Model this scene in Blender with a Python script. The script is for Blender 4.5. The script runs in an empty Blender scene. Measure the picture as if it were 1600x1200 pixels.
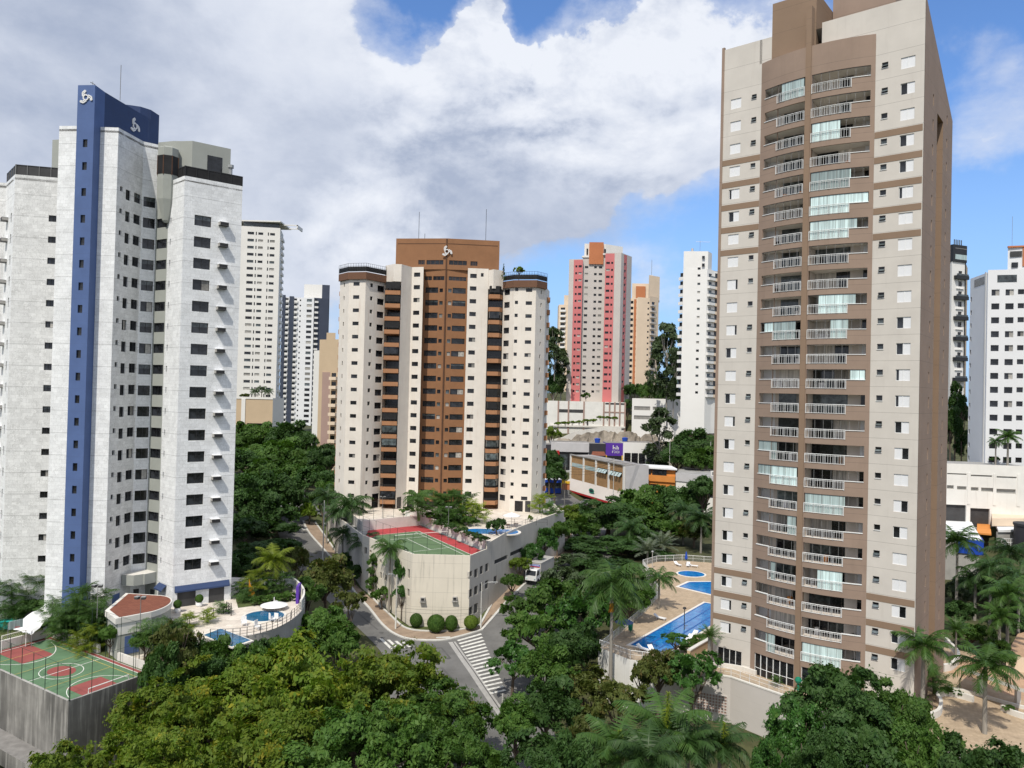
import bpy, bmesh, math, random
import numpy as np
from mathutils import Vector, Matrix
from mathutils.geometry import tessellate_polygon
random.seed(7)
S = bpy.context.scene
C = S.collection
R = math.radians

# ------------------------------------------------------------------ camera
FPX, CAMZ, PITCH, ROLL = 1180.0, 40.0, 0.0129, 0.024
_cp, _sp, _cr, _sr = math.cos(PITCH), math.sin(PITCH), math.cos(ROLL), math.sin(ROLL)
_U0, _F = Vector((0, -_sp, _cp)), Vector((0, _cp, _sp))
_RT = Vector((_cr, 0, 0)) + _U0 * _sr
_UP = Vector((-_sr, 0, 0)) + _U0 * _cr
cam = bpy.data.objects.new('camera', bpy.data.cameras.new('camera'))
C.objects.link(cam)
cam.matrix_world = Matrix(((_RT.x, _UP.x, -_F.x, 0), (_RT.y, _UP.y, -_F.y, 0), (_RT.z, _UP.z, -_F.z, CAMZ), (0, 0, 0, 1)))
cam.data.sensor_width = 36
cam.data.lens = 36 * FPX / 1600
cam.data.clip_end = 8000
cam.data.clip_start = 0.5
S.camera = cam
def ray(px, py):
 return _RT * ((px - 800) / FPX) + _UP * (-(py - 600) / FPX) + _F
def at(px, py, Y):
 r = ray(px, py)
 return Vector((0, 0, CAMZ)) + r * (Y / r.y)
def onz(px, py, z):
 r = ray(px, py)
 return Vector((0, 0, CAMZ)) + r * ((z - CAMZ) / r.z)
def xh(px, d):
 return at(px, 615 + .024 * (px - 800), d).x

# ------------------------------------------------------------------ light
SUN_AZ, SUN_EL, SUN_STRENGTH, SKY_STRENGTH, EXPOSURE = 70.0, 54.0, 3.9, 0.12, 0.0
_t = Vector((math.cos(R(SUN_AZ)) * math.cos(R(SUN_EL)), math.sin(R(SUN_AZ)) * math.cos(R(SUN_EL)), -math.sin(R(SUN_EL))))
ld = bpy.data.lights.new('sun', 'SUN')
ld.energy = SUN_STRENGTH
ld.angle = R(0.5)
ld.color = (1.0, 0.94, 0.83)
sun = bpy.data.objects.new('sun', ld)
C.objects.link(sun)
sun.rotation_euler = _t.to_track_quat('-Z', 'Y').to_euler()
sun.location = (0, -50, 200)
S.view_settings.view_transform = 'Standard'
S.view_settings.look = 'None'
S.view_settings.exposure = EXPOSURE
S.view_settings.gamma = 1

class G:
 """tiny node graph helper"""
 def __init__(s, nt):
  s.nt = nt; nt.nodes.clear()
 def n(s, typ, **kw):
  nd = s.nt.nodes.new(typ)
  ins = kw.pop('ins', {})
  for k, v in kw.items(): setattr(nd, k, v)
  for k, v in ins.items(): s.set(nd.inputs[k], v)
  return nd
 def set(s, sock, v):
  if isinstance(v, bpy.types.NodeSocket): s.nt.links.new(v, sock)
  elif isinstance(v, bpy.types.Node): s.nt.links.new(v.outputs[0], sock)
  else: sock.default_value = v
 def math(s, op, a, b=0.0, c=None, clamp=False):
  nd = s.n('ShaderNodeMath', operation=op, use_clamp=clamp)
  s.set(nd.inputs[0], a); s.set(nd.inputs[1], b)
  if c is not None: s.set(nd.inputs[2], c)
  return nd.outputs[0]
 def mix(s, f, a, b, blend='MIX'):
  nd = s.n('ShaderNodeMix', data_type='RGBA', blend_type=blend)
  s.set(nd.inputs[0], f); s.set(nd.inputs[6], a); s.set(nd.inputs[7], b)
  return nd.outputs[2]
 def rng(s, v, a, b, c=0.0, d=1.0, smooth=False):
  nd = s.n('ShaderNodeMapRange', interpolation_type='SMOOTHSTEP' if smooth else 'LINEAR')
  s.set(nd.inputs[0], v)
  for i, x in enumerate((a, b, c, d)): s.set(nd.inputs[i + 1], x)
  return nd.outputs[0]
 def noise(s, vec, scale, detail=4, rough=.55, dist=0.0):
  nd = s.n('ShaderNodeTexNoise', ins={'Scale': scale, 'Detail': detail, 'Roughness': rough, 'Distortion': dist})
  if vec is not None: s.set(nd.inputs['Vector'], vec)
  return nd.outputs[0]
 def vmul(s, vec, xyz):
  nd = s.n('ShaderNodeVectorMath', operation='MULTIPLY'); s.set(nd.inputs[0], vec); nd.inputs[1].default_value = xyz
  return nd.outputs[0]
 def vadd(s, vec, xyz):
  nd = s.n('ShaderNodeVectorMath', operation='ADD'); s.set(nd.inputs[0], vec); nd.inputs[1].default_value = xyz
  return nd.outputs[0]

world = bpy.data.worlds.new('World')
S.world = world
world.use_nodes = True
def build_world():
 g = G(world.node_tree)
 out = g.n('ShaderNodeOutputWorld')
 bg = g.n('ShaderNodeBackground', ins={'Strength': SKY_STRENGTH})
 sky = g.n('ShaderNodeTexSky', sky_type='NISHITA', sun_disc=False, sun_elevation=R(SUN_EL), altitude=760, air_density=1.0, dust_density=.55, ozone_density=2.2)
 # Nishita: rotation 0 puts the sun towards +Y and turns clockwise seen from above
 sky.sun_rotation = math.atan2(-_t.x, -_t.y)
 d = g.n('ShaderNodeTexCoord').outputs['Generated']
 nv = g.n('ShaderNodeTexNoise', ins={'Scale': 5.0, 'Detail': 7.0, 'Roughness': .55, 'Vector': d})
 dd = g.n('ShaderNodeVectorMath', operation='MULTIPLY_ADD'); g.set(dd.inputs[0], nv.outputs['Color']); dd.inputs[1].default_value = (.20, .2, .20); g.set(dd.inputs[2], g.vadd(d, (-.1, -.1, -.1)))
 dn_ = g.n('ShaderNodeVectorMath', operation='NORMALIZE'); g.set(dn_.inputs[0], dd.outputs[0]); dw = dn_.outputs[0]
 def blob(lst):
  tot = None
  for px, py, rp, w in lst:
   c = ray(px, py).normalized()
   dn = g.n('ShaderNodeVectorMath', operation='DOT_PRODUCT'); g.set(dn.inputs[0], dw); dn.inputs[1].default_value = c
   v = g.rng(dn.outputs['Value'], math.cos(rp / FPX), 1.0, 0.0, w, True)
   tot = v if tot is None else g.math('ADD', tot, v)
  return tot
 sq = g.vmul(d, (1, 1, 1.5))
 big = g.noise(sq, 2.3, 4, .5, .2)
 mid = g.noise(sq, 6.0, 10, .60, .15)
 mid2 = g.noise(g.vadd(sq, (-.010, 0, .030)), 6.0, 10, .60, .15)
 mask = blob(CLOUDS)
 sep = g.n('ShaderNodeSeparateXYZ'); g.set(sep.inputs[0], d)
 mask = g.math('ADD', mask, g.math('MAXIMUM', g.rng(sep.outputs[1], .45, -.1, 0, .46), g.rng(sep.outputs[2], .55, .8, 0, .40)))  # extra cloud cover overhead and behind the camera, added to whiten ambient light
 dens = g.math('ADD', g.math('ADD', mask, g.math('MULTIPLY', g.math('SUBTRACT', big, .5), .55)), g.math('MULTIPLY', g.math('SUBTRACT', mid, .5), 1.25))
 crisp = blob(CRISP)
 alpha = g.rng(dens, .17, g.math('SUBTRACT', .40, g.math('MULTIPLY', crisp, .07)), 0, 1, True)
 wisp = g.rng(dens, -.10, .42, 0, .70, True)
 alpha = g.math('MAXIMUM', alpha, wisp)
 relief = g.math('MULTIPLY', g.math('SUBTRACT', mid, mid2), g.math('ADD', g.math('MULTIPLY', crisp, 2.8), 1.0))
 shade = g.math('ADD', g.math('ADD', blob(BRIGHT), relief), g.math('MULTIPLY', g.math('SUBTRACT', big, .5), .5))
 shade = g.math('ADD', shade, .50, clamp=True)
 ccol = g.n('ShaderNodeValToRGB')
 g.set(ccol.inputs[0], shade)
 e = ccol.color_ramp.elements
 e[0].position = 0; e[0].color = (.42, .485, .63, 1)
 e[1].position = 1; e[1].color = (.86, .895, .97, 1)
 m = e.new(.5); m.color = (.69, .74, .85, 1)
 k = 1.0 / SKY_STRENGTH
 cl = g.mix(1.0, ccol.outputs[0], (k, k, k, 1), 'MULTIPLY')
 skc = g.mix(1.0, sky.outputs[0], SKY_TINT, 'MULTIPLY')
 low = g.rng(sep.outputs[2], .0, .34, 1.0, 0.0)
 skc = g.mix(g.math('MULTIPLY', low, .92), skc, (.36 * k, .56 * k, .86 * k, 1))
 g.set(bg.inputs[0], g.mix(alpha, skc, cl))
 g.nt.links.new(bg.outputs[0], out.inputs[0])
SKY_TINT = (1.0, 1.28, 1.62, 1)
CLOUDS = [(60, 120, 420, .42), (350, 150, 420, .46), (640, 210, 330, .40), (900, 190, 300, .40), (1080, 60, 230, .32), (800, 100, 200, .25), (960, 50, 90, .2),
          (430, -120, 420, .35), (620, 350, 130, .22), (540, 380, 90, .22), (1030, 445, 50, .2), (1590, 120, 130, .26), (1150, 240, 140, .1), (200, 420, 260, .2), (1490, 50, 40, .14),
          (598, -15, 150, -.88), (930, -40, 150, -.85), (680, -60, 110, -.4), (760, -120, 200, -.45), (1000, 330, 60, -.1), (960, 270, 200, .30), (1020, 450, 90, .16), (760, 330, 150, .12), (1545, 130, 100, .4), (1000, 310, 120, .15), (400, 400, 200, .12), (990, 395, 150, -.3), (1010, 300, 110, -.15), (1480, 380, 260, -.4), (1560, 20, 140, -.3)]
CRISP = [(720, 70, 230, 1), (1000, 70, 260, 1), (600, 370, 140, .8), (1020, 440, 90, .6)]
BRIGHT = [(1000, 60, 240, .34), (760, 70, 190, .34), (600, 380, 130, .42), (1020, 440, 90, .2), (470, 20, 140, .25), (850, 290, 260, -.30), (620, 250, 220, -.18),
          (330, 200, 260, -.16), (30, 110, 200, -.22), (110, 60, 160, -.12), (1590, 130, 140, .15), (1060, 250, 150, .1)]
build_world()

# ------------------------------------------------------------------ materials
MAT = {}
def new_mat(name):
 m = bpy.data.materials.new(name); m.use_nodes = True
 g = G(m.node_tree)
 o = g.n('ShaderNodeOutputMaterial')
 b = g.n('ShaderNodeBsdfPrincipled')
 g.nt.links.new(b.outputs[0], o.inputs[0])
 MAT[name] = m
 return m, g, b
def mat(name, col, rough=.8, var=.12, scale=.6, streak=0.0, stain=(.25, .22, .18), metal=0.0, spec=.3, bump=0.0, bscale=20.0, grid=None, gridcol=.5, gw=.012, thr=(.52, .75)):
 """weathered surface: base colour, soft noise, vertical dirt streaks, optional panel joints from UV metres"""
 m, g, b = new_mat(name)
 col = (*col, 1)
 co = g.n('ShaderNodeTexCoord').outputs['Object']
 n = g.noise(co, scale, 6, .6)
 f = g.rng(n, .3, .7, 1 - var, 1 + var)
 nd = g.n('ShaderNodeCombineColor'); [g.set(nd.inputs[i], f) for i in range(3)]
 c = g.mix(1.0, col, nd.outputs[0], 'MULTIPLY')
 if streak:
  s = g.noise(g.vmul(co, (1.3, 1.3, .09)), 1.6, 7, .62)
  s2 = g.noise(co, .12, 3, .5)
  sf = g.math('MULTIPLY', g.rng(s, *thr, 0, 1, True), g.rng(s2, .35, .65, .25, 1))
  c = g.mix(g.math('MULTIPLY', sf, streak), c, (*stain, 1))
 if grid:
  uv = g.n('ShaderNodeTexCoord').outputs['UV']
  sp = g.n('ShaderNodeSeparateXYZ'); g.set(sp.inputs[0], uv)
  tot = None
  for ax, per, off in grid:
   w = g.math('FRACT', g.math('DIVIDE', g.math('ADD', sp.outputs[ax], off), per))
   l = g.math('LESS_THAN', w, gw / per * 2)
   tot = l if tot is None else g.math('MAXIMUM', tot, l)
  c = g.mix(g.math('MULTIPLY', tot, gridcol), c, (.06, .055, .05, 1))
 g.set(b.inputs['Base Color'], c)
 b.inputs['Roughness'].default_value = rough
 b.inputs['Metallic'].default_value = metal
 b.inputs['Specular IOR Level'].default_value = spec
 if bump:
  bn = g.n('ShaderNodeBump', ins={'Strength': bump, 'Distance': .05, 'Height': g.noise(co, bscale, 4, .6)})
  g.set(b.inputs['Normal'], bn)
 return m
def brick_mat(name, c1, c2, mortar, bw, bh, ms=.01, rough=.7, off=.5, streak=0.0, stain=(.3, .28, .25), bias=0.0, coord='UV'):
 m, g, b = new_mat(name)
 tc = g.n('ShaderNodeTexCoord')
 br = g.n('ShaderNodeTexBrick', offset=off, ins={'Color1': (*c1, 1), 'Color2': (*c2, 1), 'Mortar': (*mortar, 1), 'Scale': 1.0, 'Mortar Size': ms, 'Mortar Smooth': .2, 'Bias': bias, 'Brick Width': bw, 'Row Height': bh, 'Vector': tc.outputs[coord]})
 co = tc.outputs['Object']
 n = g.noise(co, .8, 8, .68)
 f = g.rng(n, .3, .72, .82, 1.12)
 nd = g.n('ShaderNodeCombineColor'); [g.set(nd.inputs[i], f) for i in range(3)]
 c = g.mix(1.0, br.outputs[0], nd.outputs[0], 'MULTIPLY')
 if streak:
  s = g.noise(g.vmul(co, (1.2, 1.2, .3)), 1.1, 8, .7, 1.2)
  c = g.mix(g.math('MULTIPLY', g.rng(s, .53, .72, 0, 1, True), streak), c, (*stain, 1))
 g.set(b.inputs['Base Color'], c)
 b.inputs['Roughness'].default_value = rough
 b.inputs['Specular IOR Level'].default_value = .3
 return m
def glass_mat(name, col, rough=.12, spec=.45, var=.6, cell=1.3, st=(1, 1, 1)):
 m, g, b = new_mat(name)
 oi = g.n('ShaderNodeObjectInfo').outputs['Random']
 co = g.n('ShaderNodeTexCoord').outputs['Object']
 n = g.noise(g.vmul(co, st), cell, 3, .6)
 v = g.math('MULTIPLY', g.rng(n, .35, .65, 1 - var, 1 + var), g.rng(oi, 0, 1, .55, 1.5))
 nd = g.n('ShaderNodeCombineColor'); [g.set(nd.inputs[i], v) for i in range(3)]
 g.set(b.inputs['Base Color'], g.mix(1.0, (*col, 1), nd.outputs[0], 'MULTIPLY'))
 b.inputs['Roughness'].default_value = rough
 b.inputs['Specular IOR Level'].default_value = spec
 return m
def leaf_mat(name, c1, c2, c3=None, trans=.30, rough=.6):
 m, g, b = new_mat(name)
 geo = g.n('ShaderNodeNewGeometry')
 isl = geo.outputs['Random Per Island']
 oi = g.n('ShaderNodeObjectInfo').outputs['Random']
 co = g.n('ShaderNodeTexCoord').outputs['Object']
 n = g.noise(co, 5.5, 4, .65)
 mixf = g.math('ADD', g.math('MULTIPLY', isl, .4), g.math('MULTIPLY', g.rng(n, .36, .64, 0, 1), .6))
 c = g.mix(mixf, (*c1, 1), (*c2, 1))
 if c3 is not None:
  c = g.mix(g.math('MULTIPLY', g.rng(g.noise(co, 3.4, 4, .6), .52, .66, 0, 1, True), g.rng(isl, .2, .9)), c, (*c3, 1))
 v = g.rng(oi, 0, 1, .82, 1.2)
 nd = g.n('ShaderNodeCombineColor'); [g.set(nd.inputs[i], v) for i in range(3)]
 c = g.mix(1.0, c, nd.outputs[0], 'MULTIPLY')
 g.set(b.inputs['Base Color'], c)
 b.inputs['Roughness'].default_value = rough
 b.inputs['Specular IOR Level'].default_value = .25
 tr = g.n('ShaderNodeBsdfTranslucent')
 g.set(tr.inputs[0], g.mix(1.0, c, (1.3, 1.5, .6, 1), 'MULTIPLY'))
 mx = g.n('ShaderNodeMixShader', ins={0: trans})
 g.nt.links.new(b.outputs[0], mx.inputs[1]); g.nt.links.new(tr.outputs[0], mx.inputs[2])
 out = [x for x in g.nt.nodes if x.type == 'OUTPUT_MATERIAL'][0]
 g.nt.links.new(mx.outputs[0], out.inputs[0])
 return m

# tower right
mat('beige_paint', (.57, .535, .49), .85, .06, .35, .22, (.38, .34, .30), grid=[(1, 2.85, 1.0)], gridcol=.45, gw=.02)
mat('taupe_paint', (.285, .21, .165), .85, .08, .35, .3, (.18, .13, .10), grid=[(1, 2.85, 1.0)], gridcol=.45, gw=.018)
mat('tan_paint', (.245, .17, .118), .85, .06, .35, .12, (.17, .11, .07), grid=[(1, 2.85, 1.0)], gridcol=.4, gw=.018)
mat('white_metal', (.74, .75, .75), .45, .05, 2)
mat('white_plastic', (.78, .78, .78), .5, .05, 2)
mat('inner_wall', (.60, .55, .50), .9, .08, .5)
mat('inner_dark', (.05, .05, .052), .6, .3, .5)
glass_mat('window_glass', (.018, .020, .024), .10, .5)
glass_mat('balcony_glass', (.07, .085, .09), .10, .6)
glass_mat('curtain_glass', (.40, .50, .50), .2, .5, .3, 3, (1.4, 1.4, .05))  # upright light and dark bands put curtain fold shading into the colour
glass_mat('curtain_cloth', (.30, .29, .27), .5, .4, .25, 2)
m, g, b = new_mat('louver')
sp = g.n('ShaderNodeSeparateXYZ'); g.set(sp.inputs[0], g.n('ShaderNodeTexCoord').outputs['Object'])
w = g.math('FRACT', g.math('MULTIPLY', sp.outputs[2], 9))
g.set(b.inputs['Base Color'], g.mix(g.rng(w, .0, .3, 0, 1), (.50, .51, .53, 1), (.76, .77, .79, 1)))
b.inputs['Roughness'].default_value = .5
mat('dark_frame', (.03, .03, .032), .45, .1, 2)
mat('grey_frame', (.2, .2, .2), .5, .1, 2)
# tower left
def marble_mat(name, c1, c2, vein, amount):
 m, g, b = new_mat(name)
 tc = g.n('ShaderNodeTexCoord'); uv = tc.outputs['UV']; co = tc.outputs['Object']
 wv = g.n('ShaderNodeVectorMath', operation='ADD'); g.set(wv.inputs[0], uv); g.set(wv.inputs[1], g.vmul(g.n('ShaderNodeTexNoise', ins={'Scale': .9, 'Detail': 2.0, 'Vector': co}).outputs['Color'], (.5, .35, 0)))
 br = g.n('ShaderNodeTexBrick', offset=.37, ins={'Color1': (*c1, 1), 'Color2': (*c2, 1), 'Mortar': (*[x * .78 for x in c2], 1), 'Scale': 1.0, 'Mortar Size': .013, 'Mortar Smooth': .5, 'Brick Width': .66, 'Row Height': .475, 'Vector': wv.outputs[0]})
 n1 = g.noise(g.vmul(co, (1, 1, .75)), 2.6, 8, .66, 1.6)
 ve = g.math('SUBTRACT', 1.0, g.math('MULTIPLY', g.math('ABSOLUTE', g.math('SUBTRACT', n1, .5)), 16, clamp=True))
 ve = g.math('MULTIPLY', ve, g.rng(g.noise(co, .9, 3, .6), .38, .62, .15, 1))
 c = g.mix(g.math('MULTIPLY', ve, amount), br.outputs[0], (*vein, 1))
 f = g.rng(g.noise(co, .35, 6, .65), .3, .7, .93, 1.05)
 nd = g.n('ShaderNodeCombineColor'); [g.set(nd.inputs[i], f) for i in range(3)]
 c = g.mix(1.0, c, nd.outputs[0], 'MULTIPLY')
 sp = g.n('ShaderNodeSeparateXYZ'); g.set(sp.inputs[0], uv)
 l = g.math('LESS_THAN', g.math('FRACT', g.math('DIVIDE', g.math('ADD', sp.outputs[1], .55), 2.85)), .016)
 c = g.mix(g.math('MULTIPLY', l, .55), c, (.08, .08, .08, 1))
 g.set(b.inputs['Base Color'], c); b.inputs['Roughness'].default_value = .6; b.inputs['Specular IOR Level'].default_value = .3
marble_mat('marble', (.86, .875, .89), (.75, .765, .78), (.36, .36, .35), .42)
marble_mat('marble_shaded', (.79, .795, .795), (.67, .675, .675), (.28, .28, .27), .50)  # greyer marble copy: weaker sun on turned-away faces put into the colour
mat('blue_paint', (.082, .132, .29), .75, .08, .5, .15, (.05, .09, .22), grid=[(1, 2.85, .6)], gridcol=.25)
mat('navy_paint', (.036, .060, .14), .75, .08, .5, .1, (.03, .05, .12), grid=[(0, 1.6, 0), (1, 2.0, 0)], gridcol=.3)
mat('grey_green', (.33, .345, .32), .85, .06, .5, .2, (.2, .2, .18))
glass_mat('drape', (.50, .48, .45), .6, .3, .35, 3, (1.5, 1.5, .08))  # fold shading put into the cloth colour as upright bands
mat('smoked_panel', (.022, .022, .023), .5, .3, 1, spec=.2)
mat('emblem_white', (.75, .75, .75), .6, .05, 1)
# tower centre
mat('cream_render', (.72, .67, .605), .85, .06, .4, .42, (.50, .37, .28), grid=[(1, 2.85, .3)], gridcol=.05)
mat('ochre_render', (.265, .132, .066), .85, .08, .5, .20, (.19, .085, .04), grid=[(1, 2.85, .2)], gridcol=.1)
mat('ochre_rim', (.15, .078, .048), .85, .08, .5, .35, (.12, .07, .045))
mat('ochre_balcony', (.37, .185, .095), .85, .08, .5, .2, (.22, .11, .05))
mat('ochre_joint', (.10, .05, .03), .8, .1, 1)
# far
mat('far_white', (.72, .705, .67), .8, .04, .2, .08, (.55, .52, .48))
mat('far_bright', (.76, .75, .73), .8, .03, .2, .06, (.6, .57, .52))
mat('far_pink', (.56, .175, .175), .8, .05, .2, .1, (.5, .2, .2))
mat('far_grey', (.52, .48, .45), .8, .05, .2, .1, (.4, .37, .34))
mat('far_cream', (.70, .565, .43), .8, .05, .2, .1, (.6, .45, .3))
mat('far_sand', (.52, .40, .27), .85, .05, .2, .12, (.4, .3, .2))
mat('far_rose', (.36, .25, .215), .85, .05, .2, .1, (.3, .2, .17))
mat('far_navy', (.050, .062, .095), .6, .08, .2)
mat('far_orange', (.46, .17, .075), .8, .06, .2, .1, (.3, .12, .06))
mat('far_cool', (.70, .71, .73), .8, .03, .2, .06, (.5, .52, .55))
mat('black_panel', (.02, .022, .025), .4, .2, .4)
mat('concrete', (.36, .35, .33), .9, .15, .6, .35, (.15, .14, .13), bump=.2)
mat('concrete_dark', (.30, .29, .27), .92, .25, .5, .95, (.045, .044, .042), bump=.2, thr=(.33, .55))
mat('white_wall', (.72, .71, .68), .88, .06, .4, .30, (.40, .36, .30))
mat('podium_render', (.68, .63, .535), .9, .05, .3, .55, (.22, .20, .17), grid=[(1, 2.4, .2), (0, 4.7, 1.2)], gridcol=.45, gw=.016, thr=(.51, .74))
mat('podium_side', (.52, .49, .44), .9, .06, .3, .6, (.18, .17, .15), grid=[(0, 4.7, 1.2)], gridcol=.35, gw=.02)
mat('garden_wall', (.56, .525, .495), .88, .04, .3, .10, (.42, .39, .36), grid=[(1, 1.7, .2)], gridcol=.12)
mat('parapet_white', (.66, .64, .60), .88, .08, .6, .35, (.35, .32, .28))
# ground
mat('soil', (.062, .066, .028), .95, .45, .35, bump=.4, bscale=3)
mat('lawn', (.085, .105, .035), .95, .35, .9, bump=.4, bscale=8)
mat('asphalt', (.150, .147, .142), .92, .22, .22, .35, (.075, .074, .072), bump=.25, bscale=30)
mat('asphalt_dark', (.10, .098, .096), .92, .14, .5)
mat('kerb_stone', (.55, .54, .51), .9, .12, .8)
mat('pavement_tan', (.30, .225, .165), .92, .22, .7, bump=.2, bscale=12)
mat('road_paint', (.66, .65, .61), .8, .15, 1.4, .5, (.16, .16, .155), thr=(.50, .62))
mat('gutter', (.36, .35, .335), .9, .15, .9)
brick_mat('sand_paving', (.47, .365, .255), (.40, .305, .21), (.31, .235, .16), .42, .42, .012, .85, .5, coord='Object')
brick_mat('stone_paving', (.70, .64, .56), (.60, .53, .46), (.5, .45, .4), .9, .6, .012, .8, .4, coord='Object')
brick_mat('plaza_paving', (.50, .33, .21), (.43, .28, .18), (.33, .21, .14), .3, .3, .012, .88, .5, coord='Object')
mat('court_green', (.105, .19, .105), .85, .16, .5, .3, (.16, .2, .14))
mat('court_red', (.27, .075, .068), .85, .18, .5, .3, (.2, .12, .1))
mat('court_green_far', (.105, .17, .085), .85, .10, .35)
mat('court_red_far', (.40, .055, .060), .85, .10, .35)
mat('line_white', (.72, .72, .68), .8, .1, 1)
mat('line_yellow', (.55, .43, .12), .8, .1, 1)
mat('rock', (.235, .205, .17), .95, .5, .22, .4, (.12, .11, .09), bump=1.0, bscale=1.2)
m, g, b = new_mat('pool_water')
co = g.n('ShaderNodeTexCoord').outputs['Object']
g.set(b.inputs['Base Color'], g.mix(g.rng(g.noise(co, 1.2, 4, .6, 1.0), .35, .65), (.005, .11, .40, 1), (.022, .24, .56, 1)))  # noise between two blues stands in for ripple and caustic light
b.inputs['Roughness'].default_value = .08
g.set(b.inputs['Normal'], g.n('ShaderNodeBump', ins={'Strength': .12, 'Distance': .05, 'Height': g.noise(co, 3.0, 3, .5)}))
m, g, b = new_mat('pool_water_deep')
co = g.n('ShaderNodeTexCoord').outputs['Object']
g.set(b.inputs['Base Color'], g.mix(g.rng(g.noise(co, 1.2, 4, .6, 1.0), .35, .65), (.008, .085, .19, 1), (.02, .14, .28, 1)))  # ripple and caustic light put into the darker blues the same way
b.inputs['Roughness'].default_value = .08
g.set(b.inputs['Normal'], g.n('ShaderNodeBump', ins={'Strength': .12, 'Distance': .05, 'Height': g.noise(co, 3.0, 3, .5)}))
mat('pool_tile', (.02, .10, .32), .4, .1, 2)
mat('coping', (.70, .66, .60), .8, .08, 2)
brick_mat('roof_brown', (.235, .085, .052), (.19, .066, .042), (.13, .05, .035), .5, .25, .02, .9, .5, coord='Object')
mat('roof_white', (.74, .75, .76), .7, .10, .4, .2, (.4, .4, .4))
mat('roof_grey', (.30, .295, .285), .9, .2, .4, .3, (.15, .14, .13))
mat('roof_slate', (.22, .21, .20), .9, .25, .8)
mat('purple_sign', (.095, .035, .32), .5, .05, 1)
mat('red_sign', (.45, .025, .03), .5, .05, 1)
mat('shop_grey', (.50, .49, .50), .6, .06, .5)
mat('shop_dark', (.035, .035, .042), .6, .1, .5)
mat('yellow_paint', (.68, .42, .03), .5, .05, 1)
mat('orange_paint', (.62, .245, .06), .8, .08, .5, .15, (.4, .15, .05))
brick_mat('brick_tan', (.40, .235, .10), (.34, .19, .08), (.30, .2, .12), .5, .2, .02, .85)
mat('green_sign', (.02, .20, .13), .4, .05, 1)
mat('blue_plastic', (.02, .07, .40), .4, .1, 1)
mat('green_plastic', (.01, .19, .11), .4, .1, 1)
mat('turquoise', (.02, .36, .33), .5, .1, 1)
mat('steel_grey', (.36, .37, .37), .5, .1, 2, metal=.3)
mat('pole_concrete', (.50, .49, .46), .85, .12, 1.0)
mat('dark_metal', (.035, .036, .038), .45, .1, 2)
mat('green_metal', (.025, .045, .035), .5, .1, 2)
mat('rubber', (.02, .02, .02), .8, .1, 2)
mat('car_silver', (.42, .43, .45), .3, .03, 1, metal=.5, spec=.6)
mat('car_white', (.74, .74, .74), .3, .03, 1, spec=.6)
mat('car_blue', (.06, .08, .13), .3, .03, 1, metal=.3, spec=.6)
mat('truck_grey', (.40, .39, .37), .7, .1, .6, .3, (.2, .19, .17))
mat('bark', (.13, .10, .075), .95, .3, 2.0, bump=.4, bscale=6)
mat('bark_pale', (.30, .28, .25), .9, .2, 1.2, .2, (.15, .14, .12))
mat('palm_trunk', (.27, .25, .22), .9, .18, 1.5, grid=None)
mat('palm_shaft', (.10, .17, .05), .6, .15, 1)
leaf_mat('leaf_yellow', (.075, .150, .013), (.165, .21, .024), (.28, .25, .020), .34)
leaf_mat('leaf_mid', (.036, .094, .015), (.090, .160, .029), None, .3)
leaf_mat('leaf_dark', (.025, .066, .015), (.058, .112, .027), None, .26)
leaf_mat('leaf_olive', (.060, .085, .018), (.108, .125, .030), (.14, .10, .035), .28)
leaf_mat('leaf_glossy', (.030, .090, .018), (.062, .148, .028), (.10, .18, .042), .26, .4)
leaf_mat('leaf_grey', (.040, .066, .030), (.080, .112, .052), None, .25)
leaf_mat('leaf_lime', (.10, .17, .02), (.17, .23, .035), None, .34)
leaf_mat('palm_leaf', (.036, .092, .018), (.080, .145, .034), None, .28, .45)
leaf_mat('palm_dark', (.026, .066, .016), (.055, .105, .030), None, .25, .45)
leaf_mat('palm_yellow', (.13, .19, .018), (.22, .26, .03), None, .38, .45)
leaf_mat('palm_silver', (.10, .125, .085), (.16, .19, .13), None, .2, .45)
leaf_mat('palm_orange', (.50, .20, .02), (.60, .28, .03), None, .3, .5)

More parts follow.
